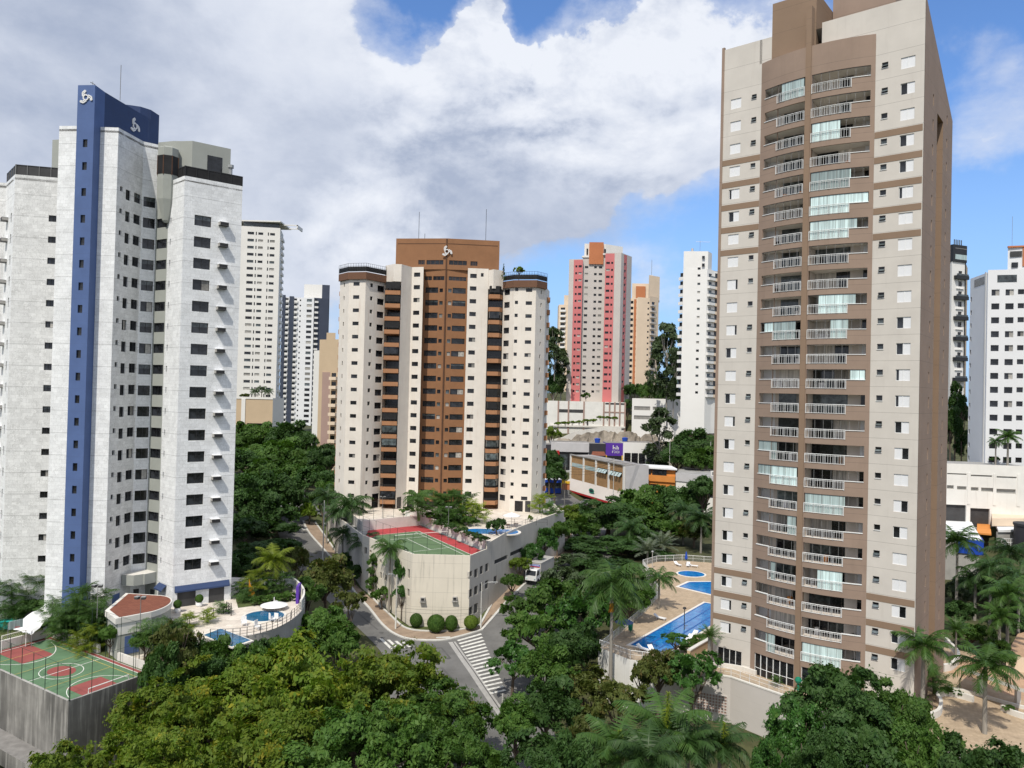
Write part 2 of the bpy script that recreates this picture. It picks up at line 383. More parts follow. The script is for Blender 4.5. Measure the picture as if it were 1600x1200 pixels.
# ------------------------------------------------------------------ mesh helpers
class MB:
 def __init__(s): s.v, s.f, s.m, s.uv, s.names = [], [], [], [], []
 def mi(s, name):
  if name not in s.names: s.names.append(name)
  return s.names.index(name)
 def face(s, pts, m, uv=None):
  i = len(s.v)
  s.v.extend(tuple(p) for p in pts)
  s.f.append(tuple(range(i, i + len(pts))))
  s.m.append(s.mi(m))
  if uv is None:
   p = [Vector(q) for q in pts]
   n = (p[1] - p[0]).cross(p[-1] - p[0])
   if abs(n.z) > .7 * max(n.length, 1e-9): uv = [(q.x, q.y) for q in p]
   else:
    e = Vector((-n.y, n.x, 0)); e = e.normalized() if e.length > 1e-9 else Vector((1, 0, 0))
    uv = [(q.dot(e), q.z) for q in p]
  s.uv.extend(uv)
 def box(s, c, size, m, rz=0.0, mats=None):
  cx, cy, cz = c; hx, hy, hz = size[0] / 2, size[1] / 2, size[2] / 2
  ca, sa = math.cos(rz), math.sin(rz)
  P = [(cx + x * ca - y * sa, cy + x * sa + y * ca, cz + z) for z in (-hz, hz) for x, y in ((-hx, -hy), (hx, -hy), (hx, hy), (-hx, hy))]
  for q in ((0, 1, 5, 4), (1, 2, 6, 5), (2, 3, 7, 6), (3, 0, 4, 7), (4, 5, 6, 7), (3, 2, 1, 0)):
   s.face([P[i] for i in q], m)
 def prism(s, poly, z0, z1, m, top=None, bottom=False):
  """vertical prism on a counter-clockwise polygon"""
  n = len(poly); run = 0
  for i in range(n):
   a, b = poly[i], poly[(i + 1) % n]
   L = math.hypot(b[0] - a[0], b[1] - a[1])
   za0, za1 = (z0, z1)
   s.face([(a[0], a[1], za0), (b[0], b[1], za0), (b[0], b[1], za1), (a[0], a[1], za1)], m, [(run, za0), (run + L, za0), (run + L, za1), (run, za1)])
   run += L
  s.cap(poly, z1, top or m)
  if bottom: s.cap(poly, z0, m, True)
 def cap(s, poly, z, m, flip=False):
  vs = [Vector((p[0], p[1], 0)) for p in poly]
  for t in tessellate_polygon([vs]):
   a, b, c = (vs[i] for i in t)
   up = (b - a).cross(c - a).z > 0
   tri = [a, b, c] if up != flip else [a, c, b]
   s.face([(p.x, p.y, z) for p in tri], m)
 def tube(s, pts, r, m, n=6, r1=None):
  pts = [Vector(p) for p in pts]; rings = []
  for i, p in enumerate(pts):
   d = (pts[min(i + 1, len(pts) - 1)] - pts[max(i - 1, 0)])
   d = d.normalized() if d.length > 1e-9 else Vector((0, 0, 1))
   a = d.cross(Vector((0, 0, 1)))
   a = a.normalized() if a.length > 1e-4 else Vector((1, 0, 0))
   b = d.cross(a)
   rr = r if r1 is None else r + (r1 - r) * i / max(1, len(pts) - 1)
   rings.append([p + (a * math.cos(t) + b * math.sin(t)) * rr for t in (2 * math.pi * k / n for k in range(n))])
  for A, B in zip(rings, rings[1:]):
   for k in range(n):
    s.face([A[k], B[k], B[(k + 1) % n], A[(k + 1) % n]], m)
  s.face(rings[-1][::-1], m); s.face(rings[0], m)
 def lathe(s, prof, m, c=(0, 0, 0), n=16):
  for (r0, z0), (r1, z1) in zip(prof, prof[1:]):
   for k in range(n):
    t0, t1 = 2 * math.pi * k / n, 2 * math.pi * (k + 1) / n
    q = [(c[0] + r * math.cos(t), c[1] + r * math.sin(t), c[2] + z) for r, z, t in ((r0, z0, t0), (r0, z0, t1), (r1, z1, t1), (r1, z1, t0))]
    if r0 < 1e-6: q = q[1:]
    elif r1 < 1e-6: q = q[:3]
    s.face(q, m)
 def mesh(s, name, origin=(0, 0, 0)):
  me = bpy.data.meshes.new(name)
  ox, oy, oz = origin
  me.from_pydata([(x - ox, y - oy, z - oz) for x, y, z in s.v], [], s.f)
  for n in s.names: me.materials.append(MAT[n])
  me.polygons.foreach_set('material_index', s.m)
  uv = me.uv_layers.new(name='UVMap')
  uv.data.foreach_set('uv', [c for p in s.uv for c in p])
  me.update()
  return me
 def build(s, name, parent=None, origin=None, smooth=False):
  """one mesh object; vertices are in world metres unless the parent is moved by hand"""
  if origin is None: origin = wloc(parent) if parent else (0, 0, 0)
  me = s.mesh(name, origin)
  if smooth: me.polygons.foreach_set('use_smooth', [True] * len(me.polygons))
  o = bpy.data.objects.new(name, me); C.objects.link(o)
  if parent: o.parent = parent
  else: o.location = origin
  return o
def wloc(o):
 p = Vector((0, 0, 0))
 while o is not None:
  p = p + o.location; o = o.parent
 return p
def tag(o, label=None, cat=None, group=None, kind=None):
 if label: o['label'] = label
 if cat: o['category'] = cat
 if group: o['group'] = group
 if kind: o['kind'] = kind
 return o
def thing(name, label, cat, loc=(0, 0, 0), rz=0.0, group=None):
 o = bpy.data.objects.new(name, None); C.objects.link(o)
 o.location = loc; o.rotation_euler = (0, 0, rz); o.empty_display_size = .5
 return tag(o, label, cat, group)
def inst(name, me, parent, loc, rz=0.0, scale=(1, 1, 1), mats=None):
 o = bpy.data.objects.new(name, me); C.objects.link(o)
 o.parent = parent; o.location = loc; o.rotation_euler = (0, 0, rz); o.scale = scale
 if mats:
  for i, mt in enumerate(mats):
   o.material_slots[i].link = 'OBJECT'; o.material_slots[i].material = MAT[mt]
 return o
def copy_thing(root, loc, rz, label=None, group=None, scale=None):
 r = root.copy(); C.objects.link(r); r.location = loc; r.rotation_euler = (0, 0, rz)
 if scale: r.scale = scale
 if label: r['label'] = label
 if group: r['group'] = group
 for ch in list(root.children):
  c = ch.copy(); C.objects.link(c); c.parent = r
  for gch in list(ch.children):
   d = gch.copy(); C.objects.link(d); d.parent = c
 return r

# ------------------------------------------------------------------ facades
class Line:
 """a straight or polyline facade seen from outside, u in metres from its left end"""
 def __init__(s, pts):
  s.p = [Vector((p[0], p[1])) for p in pts]
  s.s = [0.0]
  for a, b in zip(s.p, s.p[1:]): s.s.append(s.s[-1] + (b - a).length)
  s.L = s.s[-1]
 def seg(s, u):
  i = 0
  while i < len(s.s) - 2 and u > s.s[i + 1] + 1e-6: i += 1
  return i
 def e(s, u):
  i = s.seg(u); return (s.p[i + 1] - s.p[i]).normalized()
 def at(s, u, off=0.0):
  """off is metres outwards"""
  i = s.seg(u); e = (s.p[i + 1] - s.p[i]).normalized()
  q = s.p[i] + e * (u - s.s[i])
  return Vector((q.x + e.y * off, q.y - e.x * off))
 def atm(s, u, off=0.0):
  """like at(), mitred at polyline corners"""
  for i in range(1, len(s.p) - 1):
   if abs(u - s.s[i]) < 1e-5:
    e0 = (s.p[i] - s.p[i - 1]).normalized(); e1 = (s.p[i + 1] - s.p[i]).normalized()
    n = Vector((e0.y + e1.y, -e0.x - e1.x)).normalized()
    k = max(.35, n.dot(Vector((e0.y, -e0.x))))
    return s.p[i] + n * (off / k)
  return s.at(u, off)
 def rot(s, u):
  e = s.e(u); return math.atan2(e.y, e.x)
 def cuts(s, u0, u1): return [x for x in s.s if u0 + 1e-5 < x < u1 - 1e-5]
def wall(mb, ln, z0, z1, m, holes=(), depth=.2, u0=0.0, u1=None, off=0.0, reveal=None, ztop=None):
 """wall with real openings: holes are (ua, ub, za, zb)"""
 u1 = ln.L if u1 is None else u1
 hs = [h for h in holes if h[1] > u0 and h[0] < u1 and h[3] > z0 and h[2] < z1]
 us = sorted({round(x, 4) for x in [u0, u1] + ln.cuts(u0, u1) + [c for h in hs for c in h[:2] if u0 < c < u1]})
 zs = sorted({round(x, 4) for x in [z0, z1] + [c for h in hs for c in h[2:4] if z0 < c < z1]})
 P = {u: ln.atm(u, off) for u in us}
 # columns first: merge solid cells vertically
 for ua, ub in zip(us, us[1:]):
  um = (ua + ub) / 2; start = None
  for za, zb in list(zip(zs, zs[1:])) + [(None, None)]:
   solid = za is not None and not any(h[0] < um < h[1] and h[2] < (za + zb) / 2 < h[3] for h in hs)
   if solid and start is None: start = za
   if solid: last = zb
   if not solid and start is not None:
    a, b = P[ua], P[ub]
    mb.face([(a.x, a.y, start), (b.x, b.y, start), (b.x, b.y, last), (a.x, a.y, last)], m, [(ua, start), (ub, start), (ub, last), (ua, last)])
    start = None
 rv = reveal or m
 for ua, ub, za, zb in hs:
  cs = [ua] + ln.cuts(ua, ub) + [ub]
  F = [ln.atm(u, off) for u in cs]; B = [ln.atm(u, off - depth) for u in cs]
  for i in range(len(cs) - 1):
   a, b, a2, b2 = F[i], F[i + 1], B[i], B[i + 1]
   mb.face([(a.x, a.y, za), (b.x, b.y, za), (b2.x, b2.y, za), (a2.x, a2.y, za)], rv)
   mb.face([(a2.x, a2.y, zb), (b2.x, b2.y, zb), (b.x, b.y, zb), (a.x, a.y, zb)], rv)
  a, a2 = F[0], B[0]; mb.face([(a2.x, a2.y, za), (a2.x, a2.y, zb), (a.x, a.y, zb), (a.x, a.y, za)], rv)
  b, b2 = F[-1], B[-1]; mb.face([(b.x, b.y, za), (b.x, b.y, zb), (b2.x, b2.y, zb), (b2.x, b2.y, za)], rv)
def strip(mb, ln, u0, u1, z0, z1, m, off=0.0, thick=None):
 """flat band along a facade; with thick it becomes a closed bar standing proud"""
 cs = [u0] + ln.cuts(u0, u1) + [u1]
 F = [ln.atm(u, off) for u in cs]
 for i in range(len(cs) - 1):
  a, b = F[i], F[i + 1]
  mb.face([(a.x, a.y, z0), (b.x, b.y, z0), (b.x, b.y, z1), (a.x, a.y, z1)], m, [(cs[i], z0), (cs[i + 1], z0), (cs[i + 1], z1), (cs[i], z1)])
 if thick:
  B = [ln.atm(u, off - thick) for u in cs]
  for i in range(len(cs) - 1):
   a, b, a2, b2 = F[i], F[i + 1], B[i], B[i + 1]
   mb.face([(a.x, a.y, z1), (b.x, b.y, z1), (b2.x, b2.y, z1), (a2.x, a2.y, z1)], m)
   mb.face([(a2.x, a2.y, z0), (b2.x, b2.y, z0), (b.x, b.y, z0), (a.x, a.y, z0)], m)
   mb.face([(b2.x, b2.y, z0), (a2.x, a2.y, z0), (a2.x, a2.y, z1), (b2.x, b2.y, z1)], m)
  a, a2 = F[0], B[0]; mb.face([(a2.x, a2.y, z0), (a.x, a.y, z0), (a.x, a.y, z1), (a2.x, a2.y, z1)], m)
  b, b2 = F[-1], B[-1]; mb.face([(b.x, b.y, z0), (b2.x, b2.y, z0), (b2.x, b2.y, z1), (b.x, b.y, z1)], m)

# window meshes in local metres: x along the wall, z up, +y into the wall
_WM = {}
def win_meshes(kind, w, h, var, dep):
 key = (kind, round(w, 2), round(h, 2), var, dep)
 if key in _WM: return _WM[key]
 p, f = MB(), MB()
 hw, hh = w / 2, h / 2
 def q(mb, x0, x1, z0, z1, y, m): mb.face([(x0, y, z0), (x1, y, z0), (x1, y, z1), (x0, y, z1)], m)
 if kind == 'dark':
  if var == 0: q(p, -hw, hw, -hh, hh, dep, 'window_glass')
  elif var == 1: q(p, -hw, 0, -hh, hh, dep, 'window_glass'); q(p, 0, hw, -hh, hh, dep - .01, 'window_glass')
  elif var == 2: q(p, -hw, hw * .1, -hh, hh, dep, 'window_glass'); q(p, hw * .1, hw, -hh, hh, dep, 'curtain_cloth')
  elif var == 3: q(p, -hw, hw, -hh, hh * .2, dep, 'window_glass'); q(p, -hw, hw, hh * .2, hh, dep, 'balcony_glass')
  fm = 'dark_frame'
 elif kind == 'shut':
  s = {0: (0, 0), 1: (-hw, -.05 * w), 2: (.05 * w, hw), 3: (-hw, -.28 * w), 4: (.3 * w, hw)}[var]
  if s[0] != s[1]: q(p, s[0], s[1], -hh, hh, dep, 'window_glass')
  xs = [-hw, s[0], s[1], hw] if s[0] != s[1] else [-hw, hw, hw, hw]
  for a, b in ((xs[0], xs[1]), (xs[2], xs[3])):
   if b - a > .01: q(p, a, b, -hh, hh, dep * .55, 'louver')
  fm = 'white_metal'
 elif kind == 'awn':
  q(p, -hw, hw, -hh, hh, dep, 'window_glass')
  if var == 1: p.face([(-hw, -.22, -hh * .55), (hw, -.22, -hh * .55), (hw, .02, hh * .15), (-hw, .02, hh * .15)], 'balcony_glass')
  if var == 2: q(p, -hw * .8, hw * .8, -hh * .8, hh * .2, dep - .02, 'balcony_glass')
  fm = 'grey_frame'
 elif kind == 'plain':
  q(p, -hw, hw, -hh, hh, dep, 'window_glass' if var < 3 else 'curtain_cloth')
  fm = None
 elif kind == 'light':
  q(p, -hw, hw, -hh, hh, dep, ('window_glass', 'balcony_glass', 'curtain_cloth', 'window_glass')[var % 4])
  fm = None
 if fm:
  t = min(.05, w * .06); y = dep - .03
  for x0, x1, z0, z1 in ((-hw, hw, -hh, -hh + t), (-hw, hw, hh - t, hh), (-hw, -hw + t, -hh + t, hh - t), (hw - t, hw, -hh + t, hh - t)):
   f.box(((x0 + x1) / 2, y, (z0 + z1) / 2), (x1 - x0, .05, z1 - z0), fm)
  if w > .9 and kind != 'shut':
   f.box((0, y, 0), (t, .05, h - 2 * t), fm)
  if kind in ('awn',): f.box((0, -.02, -hh - .03), (w + .06, .10, .06), 'white_metal')
  if kind == 'shut': f.box((0, dep * .5, 0), (t, .06, h - 2 * t), fm)
 r = (p.mesh('window'), f.mesh('frame') if fm else None)
 _WM[key] = r
 return r
def place_windows(root, name, items, cap=100):
 """items: (line, u, z, kind, w, h, variant, depth[, frame]); the largest in view become parts, the rest one mesh"""
 rl = wloc(root)
 pos = []
 for it in items:
  q = it[0].at(it[1]); pos.append((it[4] * it[5] / (q.length_squared + (it[2] - CAMZ) ** 2), it, q))
 pos.sort(key=lambda t: -t[0])
 rest = MB()
 for n, (_, it, q) in enumerate(pos):
  ln, u, z, kind, w, h, var, dep = it[:8]
  pm, fm = win_meshes(kind, w, h, var, dep)
  rz = ln.rot(u)
  if n < cap:
   o = inst(name, pm, root, (q.x - rl.x, q.y - rl.y, z - rl.z), rz)
   if fm and not (len(it) > 8 and it[8] is False): inst('frame', fm, o, (0, 0, 0))
  else:
   M = Matrix.Translation((q.x, q.y, z)) @ Matrix.Rotation(rz, 4, 'Z')
   for me in (pm, fm):
    if me is None: continue
    for poly in me.polygons:
     rest.face([M @ me.vertices[i].co for i in poly.vertices], me.materials[poly.material_index].name)
 if rest.f: tag(rest.build(name, root), kind='stuff')
def hole(u, z, w, h): return (u - w / 2, u + w / 2, z - h / 2, z + h / 2)
def rail_along(pts, height, mb, m, posts=1.5, bars=3, r=.02, pr=.025, vertical=False):
 """a railing on a 3-D polyline"""
 pts = [Vector(p) for p in pts]
 hs = [height * (k + 1) / bars for k in range(bars)]
 for a, b in zip(pts, pts[1:]):
  for hgt in hs: mb.tube([a + Vector((0, 0, hgt)), b + Vector((0, 0, hgt))], r, m, 4)
  n = max(1, int((b - a).length / posts))
  for k in range(n + 1):
   q = a.lerp(b, k / n); mb.tube([q, q + Vector((0, 0, height))], pr, m, 4)
  if vertical:
   n = max(1, int((b - a).length / vertical))
   for k in range(n):
    q = a.lerp(b, (k + .5) / n); mb.tube([q + Vector((0, 0, .08)), q + Vector((0, 0, height))], r * .7, m, 3)
def emblem_mb(line, u, z, size, off, m='emblem_white'):
 """pinwheel badge of three bent arms round a hexagon, flat raised relief"""
 mb = MB()
 e = line.e(u); c0 = line.at(u, off); nx, ny = e.y, -e.x
 def T(x, y, o): return (c0.x + e.x * x * size + nx * o, c0.y + e.y * x * size + ny * o, z + y * size)
 def bar(ax, ay, bx, by, w):
  dx, dy = bx - ax, by - ay; L = math.hypot(dx, dy); px, py = -dy / L * w / 2, dx / L * w / 2
  q = [(ax + px, ay + py), (ax - px, ay - py), (bx - px, by - py), (bx + px, by + py)]
  o = .12
  mb.face([T(x, y, o) for x, y in q], m)
  for i in range(4):
   a, b = q[i], q[(i + 1) % 4]
   mb.face([T(*a, 0), T(*b, 0), T(*b, o), T(*a, o)], m)
 for k in range(6):
  a0, a1 = R(60 * k + 30), R(60 * k + 90)
  bar(.36 * math.cos(a0), .36 * math.sin(a0), .36 * math.cos(a1), .36 * math.sin(a1), .14)
 for k in range(3):
  t = R(120 * k + 95)
  def rr(x, y): return (x * math.cos(t) - y * math.sin(t), x * math.sin(t) + y * math.cos(t))
  for w0 in (0, .2):
   p = [rr(.16 + w0, .40 - w0), rr(.66 - w0 * .3, .40 - w0), rr(.92 - w0 * .8, .02 - w0 * .3)]
   bar(*p[0], *p[1], .14); bar(*p[1], *p[2], .14)
  bar(*rr(.92, .02), *rr(.74, -.06), .1)
 return mb

# ------------------------------------------------------------------ terrain
_TP = np.array([(0, 40, -1), (-40, 50, -2), (40, 50, -1), (-15, 95, -.2), (0, 85, -.3), (0, 100, 0), (20, 80, 0), (-15, 119, .8), (-6.5, 123, .9), (-27.7, 136, 3), (-39, 155, 5.5), (-52, 184, 8.5),
    (5.6, 142.5, 5.0), (-1, 131, 2.6), (10, 158, 5.6), (15, 135, 3.8), (16, 190, 5.6), (31, 218, 5.2), (24, 240, 6), (15, 258, 8.5), (55, 240, 6), (28, 271, 12), (0, 262, 8), (34, 281, 12), (34, 291, 17), (34, 300, 23.5), (34, 330, 38), (34, 400, 42),
    (80, 258, 7), (80, 300, 23), (62, 300, 23), (110, 200, 19), (95, 150, 18), (78, 112, 9), (60, 105, 7), (34, 120, 5), (36, 160, 6), (55, 160, 7), (0, 190, 7), (-45, 72, -2.5), (-36, 84, 0), (-50, 97, 6),
    (-64, 112, 9), (-70, 85, 3), (-52, 122, 7), (-45, 140, 8), (-70, 150, 13), (-75, 190, 13), (-80, 240, 13), (-95, 300, 17), (-60, 250, 11), (-30, 200, 9), (-20, 260, 10), (-110, 410, 20),
    (0, 500, 38), (-200, 300, 24), (200, 300, 34), (160, 150, 24), (-160, 120, 14), (-120, 40, 0), (120, 40, 8), (0, -60, -6), (-200, -60, -4), (200, -60, 0), (0, 900, 40), (-600, 500, 36), (600, 500, 40),
    (-600, 0, 10), (600, 0, 20), (150, 420, 41), (60, 350, 41), (120, 300, 36)], float)
def _tps_fit():
 xy = _TP[:, :2] / 100; z = _TP[:, 2]; n = len(z)
 d = np.linalg.norm(xy[:, None] - xy[None], axis=2)
 K = np.where(d > 0, d ** 2 * np.log(d + 1e-12), 0) + np.eye(n) * .0008
 Pm = np.hstack([np.ones((n, 1)), xy])
 A = np.zeros((n + 3, n + 3)); A[:n, :n] = K; A[:n, n:] = Pm; A[n:, :n] = Pm.T
 return np.linalg.solve(A, np.concatenate([z, np.zeros(3)])), xy
_TW, _TXY = _tps_fit()
def hv(X, Y):
 P = np.stack([np.asarray(X, float), np.asarray(Y, float)], -1) / 100
 d = np.linalg.norm(P[..., None, :] - _TXY, axis=-1)
 z = (np.where(d > 0, d ** 2 * np.log(d + 1e-12), 0) * _TW[:-3]).sum(-1) + _TW[-3] + P @ _TW[-2:]
 return np.clip(z, -6, 46)
def h(x, y): return float(hv(x, y))
def ground_at(px, py):
 """where a ray meets the terrain"""
 r = ray(px, py); t = 40.0
 while t < 900:
  p = Vector((0, 0, CAMZ)) + r * t
  if p.z < h(p.x, p.y): break
  t += .5
 return Vector((p.x, p.y))
def build_ground():
 xs = np.concatenate([np.array([-3000, -1500, -800, -500, -350]), np.arange(-250, 251, 4.0), np.array([350, 500, 800, 1500, 3000])])
 ys = np.concatenate([np.array([-500, -200, -80]), np.arange(-20, 441, 4.0), np.array([480, 550, 700, 1000, 1800, 4000])])
 X, Y = np.meshgrid(xs, ys)
 Z = hv(X, Y)
 far = np.clip((np.hypot(X, Y - 150) - 420) / 400, 0, 1)
 Z = Z * (1 - far) + 30 * far
 nx, ny = len(xs), len(ys)
 V = np.stack([X, Y, Z], -1).reshape(-1, 3)
 i = np.arange(nx * ny).reshape(ny, nx)
 F = np.stack([i[:-1, :-1], i[:-1, 1:], i[1:, 1:], i[1:, :-1]], -1).reshape(-1, 4)
 me = bpy.data.meshes.new('ground'); me.from_pydata(V.tolist(), [], F.tolist()); me.materials.append(MAT['soil'])
 me.polygons.foreach_set('use_smooth', [True] * len(me.polygons)); me.update()
 o = bpy.data.objects.new('ground', me); C.objects.link(o); tag(o, kind='structure')
build_ground()
def drape(name, poly, off, m, step=2.5, thick=0.0, zfun=None, parent=None):
 """flat outline cut into small faces and laid on the terrain"""
 bm = bmesh.new()
 vs = [bm.verts.new((p[0], p[1], 0)) for p in poly]
 f = bm.faces.new(vs)
 if f.normal.z < 0 or f.calc_area() and (f.normal_update() or f.normal.z < 0): f.normal_flip()
 for ax in (0, 1):
  lo, hi = min(p[ax] for p in poly), max(p[ax] for p in poly)
  k = lo + step
  while k < hi:
   co = [0, 0, 0]; no = [0, 0, 0]; co[ax] = k; no[ax] = 1
   bmesh.ops.bisect_plane(bm, geom=bm.verts[:] + bm.edges[:] + bm.faces[:], plane_co=co, plane_no=no)
   k += step
 bmesh.ops.triangulate(bm, faces=bm.faces[:])
 zf = zfun or (lambda x, y: h(x, y))
 for v in bm.verts: v.co.z = zf(v.co.x, v.co.y) + off
 if thick:
  bd = [e for e in bm.edges if e.is_boundary]
  r = bmesh.ops.extrude_edge_only(bm, edges=bd)
  for v in r['geom']:
   if isinstance(v, bmesh.types.BMVert): v.co.z -= thick
 bmesh.ops.recalc_face_normals(bm, faces=bm.faces[:])
 if sum(f.normal.z * f.calc_area() for f in bm.faces) < 0: bmesh.ops.reverse_faces(bm, faces=bm.faces[:])
 me = bpy.data.meshes.new(name); bm.to_mesh(me); bm.free(); me.materials.append(MAT[m])
 o = bpy.data.objects.new(name, me); C.objects.link(o)
 if parent: o.parent = parent
 return o
def ribbon(poly, w):
 """closed outline of a band of width w along an open polyline"""
 P = [Vector((p[0], p[1])) for p in poly]; L, Rr = [], []
 for i, p in enumerate(P):
  d = (P[min(i + 1, len(P) - 1)] - P[max(0, i - 1)]).normalized()
  n = Vector((-d.y, d.x)) * w / 2
  L.append(p + n); Rr.append(p - n)
 return [tuple(q) for q in L] + [tuple(q) for q in Rr[::-1]]
def smooth_line(pts, n=4):
 P = [Vector((p[0], p[1])) for p in pts]; out = []
 for i in range(len(P) - 1):
  p0, p1, p2, p3 = P[max(i - 1, 0)], P[i], P[i + 1], P[min(i + 2, len(P) - 1)]
  for k in range(n):
   t = k / n
   out.append(.5 * ((2 * p1) + (p2 - p0) * t + (2 * p0 - 5 * p1 + 4 * p2 - p3) * t * t + (3 * p1 - p0 - 3 * p2 + p3) * t ** 3))
 return out + [P[-1]]

# kerb of the podium corner, from the upper street round to the crossing
KERB = smooth_line([ground_at(*p) for p in ((474, 815), (484, 835), (520, 875), (550, 920), (577, 952), (597, 977), (617, 993), (643, 1001), (690, 1003), (716, 998), (753, 986))])
INNER = smooth_line([ground_at(*p) for p in ((492, 818), (513, 847), (553, 900), (590, 945), (606, 960), (620, 975), (636, 985), (667, 990), (718, 988), (750, 979))])
k_end, k0 = KERB[-1], KERB[0]
rd = Vector((.36, .93))
FAR1, FAR2 = Vector((8.5, 170)), Vector((22, 215))
def build_streets():
 left = smooth_line([(-60, 188), (-52, 170), (-44, 150), (-34, 135), (-24, 122), (-17.5, 111), (-15, 100), (-14.5, 80)])
 up = KERB[:]
 poly = [(-57, 205)] + [tuple(p) for p in left] + [(-14, 55), (8, 55), (6, 90), (6.5, 108), (9, 122), (14.5, 140), (22, 160), (26, 200), (29.5, 216), (28, 226), (16.5, 260), (3, 285), (-6, 281), (7, 256), (16, 232), (17, 215), (15, 166), (9.5, 154), (4.0, 142.5), (0, 134)] + [tuple(p) for p in up[::-1]] + [(-47, 200)]
 tag(drape('street', poly, .07, 'asphalt'), kind='structure')
 pave = [tuple(p) for p in KERB] + [(0, 134), (4, 142.5), (9.5, 154), (15, 166), (16.7, 215), (14, 216), (12.8, 166.5), (7.2, 155), (2.2, 143.6), (-1.9, 135)] + [tuple(p) for p in INNER[::-1]]
 tag(drape('pavement', pave, .2, 'pavement_tan', thick=.2), kind='structure')
 tag(drape('kerb', ribbon(KERB + [Vector((0, 134)), Vector((4, 142.5)), Vector((9.5, 154)), Vector((15, 166)), Vector((16.7, 215))], .42), .235, 'kerb_stone', thick=.2), kind='structure')
 inner = INNER + [Vector((-2.2, 135))]
 tag(drape('kerb', ribbon(inner, .35), .34, 'kerb_stone', thick=.25), kind='structure')
 # green strip between the pavement and the podium
 lawn = [tuple(p) for p in inner] + [(-3.0, 135), (-7, 125.2), (-16.3, 124.5), (-28, 141), (-37, 165), (-48, 190)]
 tag(drape('lawn', lawn, .26, 'lawn', thick=.2), kind='structure')
 # valley gutter and the crossings
 ga, gb, gc = ground_at(706, 1004), ground_at(738, 1050), ground_at(772, 1100)
 gd = gc + (gc - gb).normalized() * 14
 tag(drape('gutter', ribbon([ga, gb, gc, gd], 1.15), .095, 'gutter'), kind='structure')
 tag(drape('gutter_joint', ribbon([ga + Vector((.2, 0)), gb + Vector((.2, 0)), gc + Vector((.2, 0)), gd], .16), .105, 'asphalt_dark'), kind='structure')
 n = 17
 a0, a1 = ground_at(715, 1003), ground_at(765, 1086)
 b0, b1 = ground_at(752, 992), ground_at(790, 1080)
 for k in range(n):
  t = k / (n - 1)
  p, q = a0.lerp(a1, t), b0.lerp(b1, t)
  tag(drape('road_marking', ribbon([p, q], .5), .11, 'road_paint', 3), kind='structure')
 c0, c1 = ground_at(595, 999), ground_at(642, 1006)
 for k in range(5):
  p = c0.lerp(c1, k / 4); q = p + Vector((2.3 - k * .35, -3.6 + k * .62))
  tag(drape('road_marking', ribbon([p, q], .5), .11, 'road_paint', 3), kind='structure')
 for k in range(6):
  p = ground_at(478 + k * 11, 829 - k * 3.2); q = p + Vector((-2.5, -3.2))
  tag(drape('road_marking', ribbon([p, q], .55), .11, 'road_paint', 3), kind='structure')
 for py0, py1 in ((1030, 1060),):
  pass
 # tar repairs
 for pts in ((ground_at(622, 1012), ground_at(690, 1014), ground_at(704, 1030)), (ground_at(560, 960), ground_at(590, 985)), (ground_at(690, 1045), ground_at(712, 1068), ground_at(730, 1090))):
  tag(drape('road_patch', ribbon(pts, .35), .085, 'asphalt_dark'), kind='structure')
build_streets()
def build_slope():
 # rock face behind the shops
 x0, x1 = 14, 72
 nx, nz = 60, 12
 V, F = [], []
 rnd = np.random.RandomState(3)
 for j in range(nz + 1):
  for i in range(nx + 1):
   x = x0 + (x1 - x0) * i / nx; t = j / nz
   zt = 22.5 + 3.8 * min(1, max(0, (x - x0) / 22)) - 1.5 * max(0, (x - 52) / 20)
   y = 281 + t * 15 + rnd.uniform(-.5, .5) + 1.5 * math.sin(x * .7 + t * 4)
   V.append((x, y, 10 + (zt - 10) * t + rnd.uniform(-.4, .4)))
 for j in range(nz):
  for i in range(nx):
   a = j * (nx + 1) + i; F.append((a, a + 1, a + nx + 2, a + nx + 1))
 me = bpy.data.meshes.new('rock_slope'); me.from_pydata(V, [], F); me.materials.append(MAT['rock']); me.update()
 o = bpy.data.objects.new('rock_slope', me); C.objects.link(o); tag(o, kind='structure')
build_slope()

